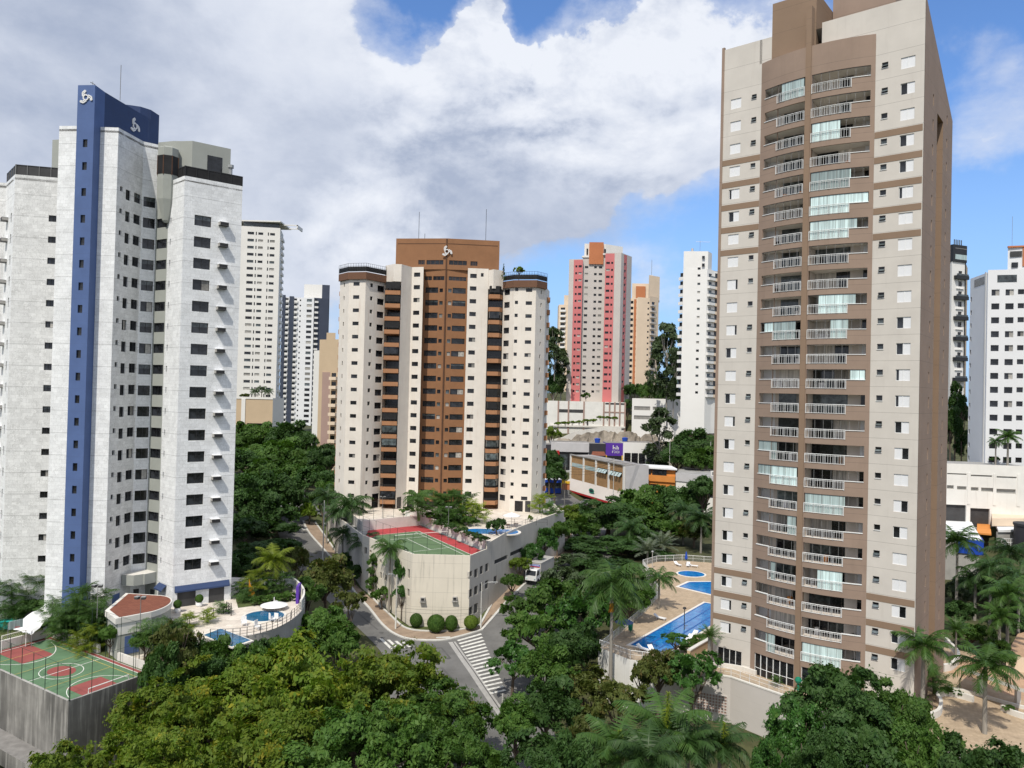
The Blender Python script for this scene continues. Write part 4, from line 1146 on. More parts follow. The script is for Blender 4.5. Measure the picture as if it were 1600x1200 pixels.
 for u0, u1 in ((.3, 2.0), (2.3, br.s[1] - .4), (br.s[1] + .6, br.L - .3)):
  w = MB(); strip(w, br, u0, u1, 65.2, 66.1, 'window_glass', -.15)
  n = int((u1 - u0) / .75)
  for i in range(n + 1):
   q = br.at(u0 + (u1 - u0) * i / n, -.1); w.box((q.x, q.y, 65.65), (.07, .06, .9), 'ochre_rim')
  w.build('long_window', root)
 pl = Line([X(613, 171), X(692.5, 169.5), X(775, 171)]); pz = [(pl.s[1] - 11.2, pl.s[1] - 9.6), (pl.s[1] - 6.5, pl.s[1] - 5.0), (pl.s[1] - 4.6, pl.s[1] - .7), (pl.s[1] + .6, pl.s[1] + 4.6), (pl.s[1] + 5.4, pl.s[1] + 7.0)]
 pz = pz[1:]
 ph = MB(); wall(ph, pl, 67.6, 74.6, 'ochre_render', [(a, b, 68.7, 69.7) for a, b in pz], .2)
 wall(ph, Line([pl.p[-1], (pl.p[-1].x - .5, 184), (pl.p[0].x + .5, 184), pl.p[0]]), 67.6, 74.2, 'ochre_render')
 ph.cap([(p.x, p.y) for p in pl.p] + [(pl.p[-1].x - .5, 184), (pl.p[0].x + .5, 184)], 74.2, 'roof_grey')
 strip(ph, pl, .4, pl.s[1] - .3, 73.35, 73.5, 'ochre_joint', .03, .03); strip(ph, pl, pl.s[1] + .3, pl.L - .4, 73.35, 73.5, 'ochre_joint', .03, .03)
 ph.build('penthouse', root)
 for a, c in pz:
  w = MB(); strip(w, pl, a, c, 68.7, 69.7, 'window_glass', -.15)
  for i in range(5):
   q = pl.at(a + (c - a) * i / 4, -.1); w.box((q.x, q.y, 69.2), (.07, .06, 1.0), 'ochre_rim')
  w.build('long_window', root)
 j = MB(); q = br.at(br.s[1], .12); j.box((q.x, q.y, (z0 + 74.5) / 2), (.28, .3, 74.5 - z0), 'ochre_joint'); j.build('downpipe', root)
 emblem_mb(pl, pl.s[1] + .02, 71.6, 1.35, .3).build('emblem', root)
 for x, y, zz in ((pl.p[0].x + 4.7, 174, 81.5), (pl.p[0].x + 6.1, 174, 76.5), (pl.p[-1].x - 3.3, 174, 82.5)):
  an = MB(); an.tube([(x, y, 74), (x, y, zz)], .05, 'dark_frame', 4); an.build('antenna', root)
 # round roof terraces
 for ln, i0, i1, zr in ((cylL, 1, 4, 63.85), (cylR, 0, 3, 63.4)):
  l2 = Line([ln.p[i] for i in range(i0, i1 + 1)])
  r_ = MB(); strip(r_, l2, 0, l2.L, zr, zr + 1.55, 'ochre_rim', .4, .4)
  back = [(l2.p[-1].x, 172), (l2.p[0].x, 172)]
  r_.cap([(l2.atm(t, .0).x, l2.atm(t, .0).y) for t in l2.s] + back, zr + 1.3, 'roof_grey')
  r_.cap([(l2.atm(t, .5).x, l2.atm(t, .5).y) for t in l2.s] + [(l2.atm(t, .0).x, l2.atm(t, .0).y) for t in l2.s[::-1]], zr - .001, 'ochre_rim', True); r_.build('roof_rim', root)
  rr = MB(); rail_along([(*l2.atm(t, .35), zr + 1.7) for t in l2.s], 1.75, rr, 'dark_metal', .55, 3, .03, .03)
  for i in range(len(l2.p) - 1):
   a, c = l2.atm(l2.s[i], .3), l2.atm(l2.s[i + 1], .3); rr.face([(a.x, a.y, zr + 1.7), (c.x, c.y, zr + 1.7), (c.x, c.y, zr + 2.75), (a.x, a.y, zr + 2.75)], 'smoked_panel')
  rr.build('terrace_railing', root)
 # stacked balconies in the two recesses
 for Lp, Rp, mid in ((cylL.p[-1], gl.p[0], .45), (wr.p[-1], cylR.p[0], .55)):
  for k, z in enumerate(rows):
   zf = z - 1.75
   a = Vector((Lp.x + .15, Lp.y - .3)); c = Vector((Rp.x - .1, Rp.y - .3)); m_ = a.lerp(c, mid) + Vector((0, -1.2)); m2 = a.lerp(c, 1 - mid if mid < .5 else mid + .3)
   front = Line([a, a.lerp(m_, 1.0) if False else Vector((a.x + .3, m_.y)), Vector((c.x - .6, m_.y + .1)), c])
   bb = MB(); strip(bb, front, 0, front.L, zf - .15, zf + .75, 'ochre_balcony', 0, .16)
   poly = [(p.x, p.y) for p in front.p] + [(c.x, 169.9), (a.x, 169.9)]
   bb.cap(poly, zf, 'inner_wall'); bb.cap(poly, zf - .149, 'ochre_balcony', True)
   bk = Line([(a.x, 169.6), (c.x, 169.6)]); strip(bb, bk, 0, bk.L, zf, zf + 2.65, rnd.choice(['inner_dark', 'window_glass', 'window_glass']), 0)
   bal = bb.build('balcony', root)
   rr = MB(); rail_along([(*front.atm(t, -.08), zf + .7) for t in front.s], .5, rr, 'dark_metal', .8, 2, .03, .03); rr.build('railing', bal)
   if rnd.random() < .6:
    gs = MB(); strip(gs, front, .1, front.L - .1, zf + 1.2, zf + 2.65, rnd.choice(['smoked_panel', 'window_glass', 'balcony_glass', 'smoked_panel']), -.12); gs.build('glass_screen', bal)
 # slivers of side balconies on the outer flanks
 for x, y in ((-38.75, 170.3), (7.75, 171.8)):
  for k, z in enumerate(rows):
   bb = MB(); bb.box((x, y, z - 1.4), (.9, 2.4, 1.0), 'ochre_balcony'); bb.build('side_balcony', root)
 # ground floor openings
 gm = MB()
 for ln, u0, u1, zt in ((cylL, s[2] + .4, s[2] + 2.2, 16.7), (cylL, s[3] + .5, s[3] + 1.1, 16.2), (cylL, s[3] + 3.4, s[3] + 5.2, 16.6), (wl, .2, 1.9, 16.8), (gl, .5, 2.0, 16.8), (cylR, sr[1] + 1.2, sr[1] + 3.0, 16.6)):
  strip(gm, ln, u0, u1, 12.2, zt, 'window_glass', .03, .03)
 strip(gm, cylR, sr[2] - 1.3, sr[2] - .1, 12.2, 16.7, 'inner_dark', .03, .03); strip(gm, br, .3, br.L - .3, 12.2, 15.4, 'window_glass', .05, .05); gm.build('ground_floor_glazing', root)
 for nm in ('window', 'small_window', 'long_window'): place_windows(root, nm, [w for n, w in wins if n == nm])
tower_ochre()

# ------------------------------------------------------------------ towers farther away
def far_tower(name, label, cat, z0, faces, top_mat='roof_grey', roofs=(), extra=None, cap=100):
 """faces: (line, z0, z1, material, columns, rows); columns: (u or fraction, w, h, dz, kind, part name)"""
 f0 = faces[0][0].p[0]
 root = thing(name, label, cat, (f0.x, f0.y, z0))
 mb = MB(); W = {}
 for ln, za, zb, m, cols, rows in faces:
  hs = []
  for c in cols:
   u = c[0] * ln.L if c[0] <= 1 else c[0]
   for k, z in enumerate(rows):
    hs.append(hole(u, z + c[3], c[1], c[2])); W.setdefault(c[5], []).append((ln, u, z + c[3], c[4], c[1], c[2], rnd.choice([0, 0, 1, 2]) if c[4] != 'plain' else rnd.choice([0, 0, 0, 3 if len(c) > 6 else 0]), .22, False))
  wall(mb, ln, za, zb, m, hs, .25)
 for poly, z, m in roofs: mb.cap([(p[0], p[1]) for p in poly], z, m)
 mb.build('wall', root)
 if extra: extra(root)
 for n, it in W.items(): place_windows(root, n, it, cap)
 return root
def PX(px, d): return Vector((xh(px, d), d))
def boxpart(name, root, c, size, m, rz=0.0):
 b = MB(); b.box(c, size, m, rz); return b.build(name, root)
def ring(mb, pts, z0, z1, m, top=None): mb.prism([(p[0], p[1]) for p in pts], z0, z1, m, top)

def far_towers():
 # white slab with cantilevered roof frame
 a, b = PX(360, 303), PX(431, 306); c = b + Vector((-3.0, 14)); d = a + Vector((-2, 20))
 rows = [102.3 - 2.85 * k for k in range(24)]
 fl = Line([a, b])
 def U(px): return (px - 360) / 71.0
 def ex(root):
  r = MB(); r.box((fl.at(fl.L * .45).x, 312, 107.4), (20, 15, .5), 'far_white'); r.box((b.x + 3.2, 309, 106.9), (6, .4, .4), 'far_white'); r.box((b.x + 3.2, 316, 106.9), (6, .4, .4), 'far_white'); r.box((b.x + 6, 312.5, 106.4), (.4, 7.4, 1.4), 'far_white'); r.build('roof_frame', root)
  r = MB(); strip(r, fl, 3, fl.L - .6, 105.0, 107.1, 'balcony_glass', -1.4, .1); r.build('roof_glass', root)
  for k in range(24):
   sl = MB(); strip(sl, Line([b, c]), 6, 12, rows[k] - 1.2, rows[k] - .2, 'far_bright', .8, .8); sl.build('side_balcony', root)
 far_tower('apartment_tower', 'slim white tower with a cantilevered roof frame above the shaded wood', 'apartment tower', 17,
              [(fl, 17, 105, 'far_white', [(U(385), 2.5, 1.1, 0, 'light', 'window'), (U(393.5), .45, 1.3, 0, 'plain', 'narrow_window'), (U(400.5), 1.9, 1.0, 0, 'light', 'bedroom_window'), (U(412.5), .45, 1.3, 0, 'plain', 'narrow_window'), (U(419), 1.9, 1.0, 0, 'light', 'bedroom_window')], rows),
               (Line([b, c]), 17, 105, 'far_white', [(.25, 1.0, 1.2, 0, 'plain', 'side_window')], rows), (Line([c, d, a]), 17, 105, 'far_white', [], [])], roofs=[([a, b, c, d], 104.6, 'roof_grey')], extra=ex)
 root = thing('podium_block', 'low pinkish podium block with a dark garage slot under the slim white tower', 'podium', (PX(375, 296).x, 296, 14))
 p, q = PX(366, 296), PX(427, 297); m = MB()
 ln = Line([p, q]); wall(m, ln, 14, 35.5, 'far_sand', [(5.2, 11.5, 23.0, 26.0)], 1.5); strip(m, ln, 3, 4.5, 22, 35.5, 'far_white', .3, .3); strip(m, ln, 0, ln.L, 35.5, 36.3, 'far_white', .2, .4)
 wall(m, Line([q, q + Vector((2, 8))]), 14, 36, 'far_white'); m.cap([(p.x, p.y), (q.x, q.y), (q.x + 2, q.y + 8), (p.x, p.y + 8)], 35.5, 'roof_grey'); m.build('wall', root)
 m = MB(); strip(m, ln, 5.2, 11.5, 23, 26, 'inner_dark', -1.4); m.build('garage_slot', root)
 # navy and white tower
 a, b = PX(437, 408), PX(461, 410); c = PX(487, 409); d = PX(510, 412)
 rows = [88.0 - 2.85 * k for k in range(26)]
 f1, f2, f3 = Line([a, b]), Line([b, c]), Line([c, d])
 def ex(root):
  for k, z in enumerate(rows):
   s = MB(); strip(s, f1, 2.0, 3.6, z - 1.4, z - .2, 'far_bright', .9, .9); strip(s, f1, f1.L - 1.6, f1.L + .2, z - 1.4, z - .2, 'far_bright', .9, .9); s.build('balcony', root)
  st = MB(); strip(st, f1, 3.8, f1.L - 1.8, 17, 90, 'far_navy', .35, .3); strip(st, f1, 0, 1.8, 17, 90.5, 'far_navy', .35, .3); st.build('navy_rib', root)
  up = MB(); ring(up, [PX(471, 413), PX(499, 413), PX(499, 425), PX(471, 425)], 88, 97.2, 'far_bright', 'roof_grey'); ring(up, [PX(499.1, 413), PX(511, 414), PX(508, 425), PX(499.1, 425)], 70, 97.2, 'far_navy', 'roof_grey'); up.build('upper_storey', root)
  for k, z in enumerate(rows):
   s = MB(); strip(s, f3, .3, 2.2, z - 1.3, z - .3, 'far_bright', .8, .8); s.build('corner_balcony', root)
 far_tower('apartment_tower', 'navy and white striped tower far beyond the wood', 'apartment tower', 15,
              [(f1, 15, 89.5, 'far_cool', [(.32, 1.6, 1.4, .2, 'plain', 'window'), (.88, 1.5, 1.4, .2, 'plain', 'window')], rows), (f2, 15, 89.5, 'far_cool', [(.18, .8, .9, 0, 'plain', 'small_window'), (.72, 2.9, 1.5, 0, 'light', 'window')], rows),
               (f3, 15, 89.5, 'far_navy', [(.12, 1.6, 1.4, .2, 'plain', 'window')], rows), (Line([d, d + Vector((-3.5, 14)), a + Vector((-2, 16)), a]), 15, 89.5, 'far_navy', [], [])], roofs=[([a, b, c, d, d + Vector((-3.5, 14)), a + Vector((-2, 16))], 89.3, 'roof_grey')], extra=ex)
 # sand coloured tower
 a, b, c, d = PX(489, 246), PX(497.5, 244), PX(505, 244), PX(527, 240)
 rows = [44.5 - 2.85 * k for k in range(12)]
 def ex(root):
  t = MB(); l = Line([PX(503, 242.5), PX(516, 241.5)]); wall(t, l, 10, 45.5, 'far_rose'); wall(t, Line([l.p[-1], l.p[-1] + Vector((.4, 3))]), 10, 45.5, 'far_rose'); wall(t, Line([l.p[0] + Vector((0, 3)), l.p[0]]), 10, 45.5, 'far_rose'); t.cap([(l.p[0].x, l.p[0].y), (l.p[1].x, l.p[1].y), (l.p[1].x, 245), (l.p[0].x, 245)], 45.5, 'far_rose'); t.build('rose_bay', root)
  for z in rows:
   s = MB(); l = Line([PX(516.2, 240.8), PX(527, 239.6)]); strip(s, l, 0, l.L, z - 1.5, z - .5, 'far_cream', .9, .9); s.build('balcony', root)
  t = MB(); ring(t, [PX(508, 248), PX(522, 248), PX(522, 255), PX(508, 255)], 56, 58.6, 'far_sand', 'roof_grey'); t.build('water_tank', root)
 far_tower('apartment_tower', 'sand coloured tower with a rose bay behind the ochre tower', 'apartment tower', 10,
              [(Line([a, b]), 10, 52.5, 'far_white', [], []), (Line([b, d]), 10, 56.0, 'far_sand', [(.80, 2.0, 1.5, 0, 'plain', 'window')], rows), (Line([d, d + Vector((2, 12)), a + Vector((-1, 12)), a]), 10, 52.5, 'far_sand', [], [])], roofs=[([a, b, d, d + Vector((2, 12)), a + Vector((-1, 12))], 52.3, 'roof_grey')], extra=ex)
 # pink tower
 L0, L1, M0, M1, R0, R1, E = PX(884.5, 312), PX(906, 310.5), PX(906, 312.5), PX(941, 312), PX(941, 309.5), PX(966, 308.5), PX(982.5, 317)
 rows = [93.2 - 2.86 * k for k in range(19)]
 g1, g2, g3, g4 = Line([L0, L1]), Line([M0, M1]), Line([R0, R1]), Line([R1, E])
 def U2(ln, px, a, b): return ln.L * (px - a) / (b - a)
 def ex(root):
  ha = [hole(U2(g1, px, 884.5, 906), z, w, q) for z in rows for px, w, q in ((896, .8, .9), (902, 1.35, .95))]
  hb = [hole(U2(g3, px, 941, 966), z + 1.4, w, q) for z in rows for px, w, q in ((945.5, 1.5, .95), (952, .8, .9))]
  hc = [hole(.36 * g4.L, z + 1.4, 1.6, 1.1) for z in rows]
  for ln, u0, u1, zt, hs in ((g1, U2(g1, 892, 884.5, 906), g1.L - .02, 95.9, ha), (g3, .02, U2(g3, 955.5, 941, 966), 98.5, hb), (g4, .25 * g4.L, g4.L * .52, 98.5, hc)):
   s = MB(); wall(s, ln, 37, zt, 'far_pink', hs, .1, u0, u1, .06); s.build('pink_panel', root)
  p = MB(); ring(p, [PX(908, 314), PX(941, 314), PX(968, 319), PX(968, 330), PX(908, 328)], 96, 103.3, 'far_white', 'roof_grey'); p.build('penthouse', root)
  o = MB(); ring(o, [PX(915.5, 311.7), PX(938, 311.4), PX(938, 314), PX(915.5, 314)], 94.4, 103.5, 'far_orange', 'roof_grey'); o.build('orange_tank_front', root)
  for px in (912.5, 940.5):
   w = MB(); l = Line([PX(px - 1.2, 313.9), PX(px + 1.2, 313.9)]); strip(w, l, 0, l.L, 98.6, 101.2, 'window_glass', .1, .1); w.build('window', root)
  w = MB(); w.box((PX(911, 312.4).x, 312.8, 97.5), (3.4, 1.6, .6), 'far_white'); w.box((PX(943, 312.4).x, 312.0, 98.6), (3.4, 1.6, .6), 'far_white'); w.build('ledge', root)
 far_tower('apartment_tower', 'pink and grey striped tower with an orange rooftop block on a white podium', 'apartment tower', 36,
              [(g1, 36, 96.2, 'far_grey', [(U2(g1, 896, 884.5, 906), .8, .9, 0, 'plain', 'small_window'), (U2(g1, 902, 884.5, 906), 1.35, .95, 0, 'plain', 'window', 1)], rows),
               (g2, 36, 98, 'far_grey', [(U2(g2, 912, 906, 941), 1.4, .95, 0, 'plain', 'window', 1), (U2(g2, 926, 906, 941), 1.1, .95, 0, 'plain', 'window'), (U2(g2, 934, 906, 941), 1.4, .95, 0, 'plain', 'window', 1)], rows),
               (g3, 36, 98.8, 'far_grey', [(U2(g3, 945.5, 941, 966), 1.5, .95, 0, 'plain', 'window', 1), (U2(g3, 952, 941, 966), .8, .9, 0, 'plain', 'small_window')], [z + 1.4 for z in rows]),
               (g4, 36, 98.8, 'far_grey', [(.36, 1.6, 1.1, 1.4, 'plain', 'side_window')], rows), (Line([E, E + Vector((0, 12)), L0 + Vector((2, 18)), L0]), 36, 96.2, 'far_grey', [], []), (Line([L1, M0]), 36, 96.2, 'far_grey', [], []), (Line([M1, R0]), 36, 98.8, 'far_grey', [], [])],
              roofs=[([L0, L1, M0, M1, R0, R1, E, E + Vector((0, 12)), L0 + Vector((2, 18))], 96, 'roof_grey')], extra=ex)
 # cream tower
 a, b, c, d = PX(981, 372), PX(993, 371), PX(1012, 373), PX(1026, 379)
 rows = [86.5 - 2.86 * k for k in range(16)]
 def ex(root):
  s = MB(); ring(s, [PX(984, 376), PX(1010, 376), PX(1010, 386), PX(984, 386)], 89, 96.5, 'far_cream', 'roof_grey'); ring(s, [PX(990, 375), PX(1005, 375), PX(1005, 375.9), PX(990, 375.9)], 89, 95, 'far_orange', 'far_orange'); ring(s, [PX(1010, 377), PX(1027, 382), PX(1027, 390), PX(1010, 390)], 89, 101, 'far_cream', 'roof_grey'); s.build('upper_storey', root)
  an = MB(); an.tube([(PX(1014, 384).x, 384, 101), (PX(1014, 384).x, 384, 110)], .09, 'grey_frame', 4); an.tube([(PX(1012, 384).x, 384, 101.6), (PX(1016, 384).x, 384, 101.6)], .5, 'far_grey', 5); an.build('antenna', root)
  for z in rows:
   s = MB(); l = Line([c, d]); strip(s, l, .5, 4.6, z - 1.5, z - .7, 'far_grey', .9, .9); s.build('balcony', root)
  s = MB(); l = Line([a, b]); strip(s, l, l.L * .55, l.L * .85, 40, 88, 'far_orange', .1, .1); s.build('orange_stripe', root)
 far_tower('apartment_tower', 'cream tower with an orange rooftop wall between the pink and the plain white towers', 'apartment tower', 40,
              [(Line([a, b]), 40, 88.5, 'far_cream', [(.2, 1.9, 1.4, 0, 'plain', 'window'), (.7, 1.3, 1.0, 0, 'plain', 'window')], rows), (Line([b, c]), 40, 89, 'far_cream', [(.9, .9, .9, 0, 'plain', 'small_window')], rows),
               (Line([c, d]), 40, 90, 'far_cream', [(.4, 2.8, 1.7, 0, 'plain', 'window')], rows), (Line([d, d + Vector((0, 14)), a + Vector((3, 16)), a]), 40, 88.5, 'far_cream', [], [])], roofs=[([a, b, c, d, d + Vector((0, 14)), a + Vector((3, 16))], 88.4, 'roof_grey')], extra=ex)
 # plain white tower
 a, b, c, d = PX(1063.5, 259), PX(1101, 257.5), PX(1111, 260), PX(1123, 262)
 rows = [82.0 - 2.86 * k for k in range(15)]
 def ex(root):
  s = MB(); ring(s, [a + Vector((.02, .02)), PX(1102, 258), PX(1108, 262), PX(1066, 268)], 84, 90.4, 'far_bright', 'roof_grey'); s.build('upper_storey', root)
  l = Line([PX(1092, 257.8), PX(1098, 257.6)])
  for z in (85.6, 88.2):
   w = MB(); strip(w, l, .1, 1.0, z - .5, z + .5, 'window_glass', .1, .1); w.build('small_window', root)
  for z in rows:
   s = MB(); l = Line([PX(1057.5, 262), PX(1063.6, 260.5)]); strip(s, l, 0, l.L, z - 1.3, z - .2, 'far_bright', .3, .6); strip(s, l, 0.1, l.L, z - .2, z + 1.3, 'smoked_panel', -.4, .1); s.build('side_balcony', root)
   s = MB(); l = Line([b, c]); strip(s, l, .3, l.L, z - 1.5, z - .6, 'far_bright', .9, .9); strip(s, l, .3, l.L, z - .6, z - .1, 'balcony_glass', .8, .05); s.build('balcony', root)
   s = MB(); l = Line([c, d]); strip(s, l, .3, l.L * .8, z - 1.6, z - .6, 'far_cream', .8, .8); s.build('balcony', root)
  an = MB(); x = PX(1090, 262).x; an.tube([(x, 263, 90), (x, 263, 95)], .05, 'grey_frame', 4); an.tube([(x - 1.5, 263, 94.6), (x + 3.4, 263, 94.6)], .06, 'far_white', 4); an.tube([(PX(1078, 262).x, 263, 90), (PX(1078, 262).x, 263, 92.2)], .4, 'far_grey', 5); an.build('antenna', root)
 far_tower('apartment_tower', 'plain bright white tower with balconies down both edges, beside the taupe tower', 'apartment tower', 28,
              [(Line([a, b]), 28, 84.2, 'far_bright', [(.66, .95, .8, 0, 'light', 'small_window')], rows + [85.4 - 1.0]), (Line([b, c]), 28, 84.2, 'far_bright', [(.5, 1.9, 1.7, 0, 'light', 'window')], rows), (Line([c, d]), 28, 84, 'far_bright', [(.4, 1.5, 2.0, .3, 'plain', 'window')], rows),
               (Line([d, d + Vector((0, 12)), a + Vector((4, 14)), a]), 28, 84.2, 'far_bright', [], [])], roofs=[([a, b, c, d, d + Vector((0, 12)), a + Vector((4, 14))], 84.1, 'roof_grey')], extra=ex)
 # sliver of a balconied tower behind the pink one
 a, b = PX(870, 422), PX(890, 420); rows = [88 - 2.9 * k for k in range(16)]; ln = Line([a, b])
 def ex(root):
  for z in rows:
   s = MB(); strip(s, ln, 1.0, 4.2, z - 1.6, z - .5, 'far_bright', 1.0, 1.0); s.build('balcony', root)
  s = MB(); ring(s, [PX(878, 423), PX(892, 423), PX(892, 432), PX(878, 432)], 90, 96, 'far_cream', 'roof_grey'); s.build('upper_storey', root)
 far_tower('apartment_tower', 'distant cream tower with stacked balconies peeking out behind the pink tower and a eucalyptus', 'apartment tower', 38,
              [(ln, 38, 90.5, 'far_cream', [(2.4, 2.6, 1.7, 0, 'plain', 'window')], rows), (Line([b, b + Vector((0, 10)), a + Vector((0, 10)), a]), 38, 90.5, 'far_cream', [], [])], roofs=[([a, b, b + Vector((0, 10)), a + Vector((0, 10))], 90.3, 'roof_grey')], extra=ex)
 # black and white balconied tower on the right
 a, b, c = PX(1484, 212), PX(1505.5, 214), PX(1508.5, 222); ln = Line([a, b]); rows = [77 - 2.88 * k for k in range(14)]
 def ex(root):
  for k, z in enumerate(rows):
   s = MB()
   if k % 2 == 0: strip(s, ln, .8, ln.L + .2, z - 1.7, z - .7, 'black_panel', 1.0, 1.0); strip(s, ln, .9, ln.L + .1, z - .7, z - .2, 'balcony_glass', .9, .05)
   else: strip(s, ln, 1.6, ln.L - .9, z - 1.5, z - 1.3, 'far_bright', .3, .3)
   s.build('balcony', root)
  s = MB(); strip(s, ln, 0, ln.L + .05, 80.2, 85.0, 'black_panel', .3, 4); strip(s, ln, .8, ln.L, 80.9, 82.3, 'curtain_glass', .36, .05); strip(s, ln, .8, ln.L, 83.9, 83.1 + 1.0, 'grey_frame', .36, .05)
  for i in range(5):
   q = ln.at(1 + i * .7); s.box((q.x, q.y + .3, 85.8), (.25, .1, 1.6), 'balcony_glass')
  s.build('crown_storey', root)
  s = MB(); strip(s, ln, ln.L - .35, ln.L, 48, 80.2, 'black_panel', .12, .1); s.build('black_rib', root)
 far_tower('apartment_tower', 'black and white balconied tower squeezed beside the brown side wall of the taupe tower', 'apartment tower', 40,
              [(ln, 40, 80.2, 'far_bright', [(.62, 1.5, 1.5, 0, 'plain', 'window')], rows), (Line([b, c]), 40, 80.2, 'far_sand', [(.5, 1.2, 1.3, 0, 'plain', 'side_window')], rows), (Line([c, c + Vector((0, 8)), a + Vector((0, 12)), a]), 40, 80.2, 'far_white', [], [])], roofs=[([a, b, c, c + Vector((0, 8)), a + Vector((0, 12))], 80, 'roof_grey')], extra=ex)
 # white tower at the right margin
 a, b, c = PX(1513, 164), PX(1540.5, 155.5), PX(1650, 152); f1, f2 = Line([a, b]), Line([b, c]); rows = [63.2 - 2.86 * k for k in range(13)]
 def U3(px): return (px - 1540.5) / 109.5
 def ex(root):
  s = MB(); strip(s, f2, 1.7, 5.2, 65.3, 66.8, 'balcony_glass', .04, .04); strip(s, f1, f1.L * .25, f1.L * .85, 65.2, 66.8, 'balcony_glass', .04, .04); s.build('strip_window', root)
  s = MB(); strip(s, f1, f1.L * .85, f1.L * .92, 28, 67.6, 'far_white', .08, .08); s.build('corner_joint', root)
  ring(s := MB(), [PX(1571, 162), PX(1660, 158), PX(1660, 168), PX(1571, 168)], 66, 73.9, 'far_cool', 'roof_grey'); s.build('upper_storey', root)
  q = Line([PX(1571, 161.8), PX(1640, 159)])
  w = MB(); strip(w, q, .4, 2.6, 71.9, 73.1, 'inner_dark', .05, .05); strip(w, q, .7, 1.9, 69.6, 70.7, 'window_glass', .05, .05); strip(w, q, 2.7, 3.7, 69.8, 73.9, 'far_orange', .06, .06); strip(w, q, 0, 9, 73.9, 74.25, 'far_orange', .2, .6); w.build('roof_trim', root)
  w = MB(); x = PX(1592, 160).x; w.tube([(x, 163, 73.9), (x, 163, 81)], .04, 'grey_frame', 4); w.build('antenna', root)
 far_tower('apartment_tower', 'white tower with square dark windows above the long garage block', 'apartment tower', 27,
              [(f1, 27, 67.4, 'far_cool', [(.07, .7, 1.0, -.4, 'plain', 'small_window')], rows), (f2, 27, 67.9, 'far_cool', [(U3(1553), 1.45, 1.25, 0, 'dark', 'window'), (U3(1575.5), 1.5, 1.25, 0, 'dark', 'window'), (U3(1593.5), 1.15, 1.05, .1, 'dark', 'small_window')], rows),
               (Line([c, c + Vector((0, 16)), a + Vector((12, 14)), a]), 27, 67.4, 'far_cool', [], [])], roofs=[([a, b, c, c + Vector((0, 16)), a + Vector((12, 14))], 67.3, 'roof_grey')], extra=ex)
far_towers()

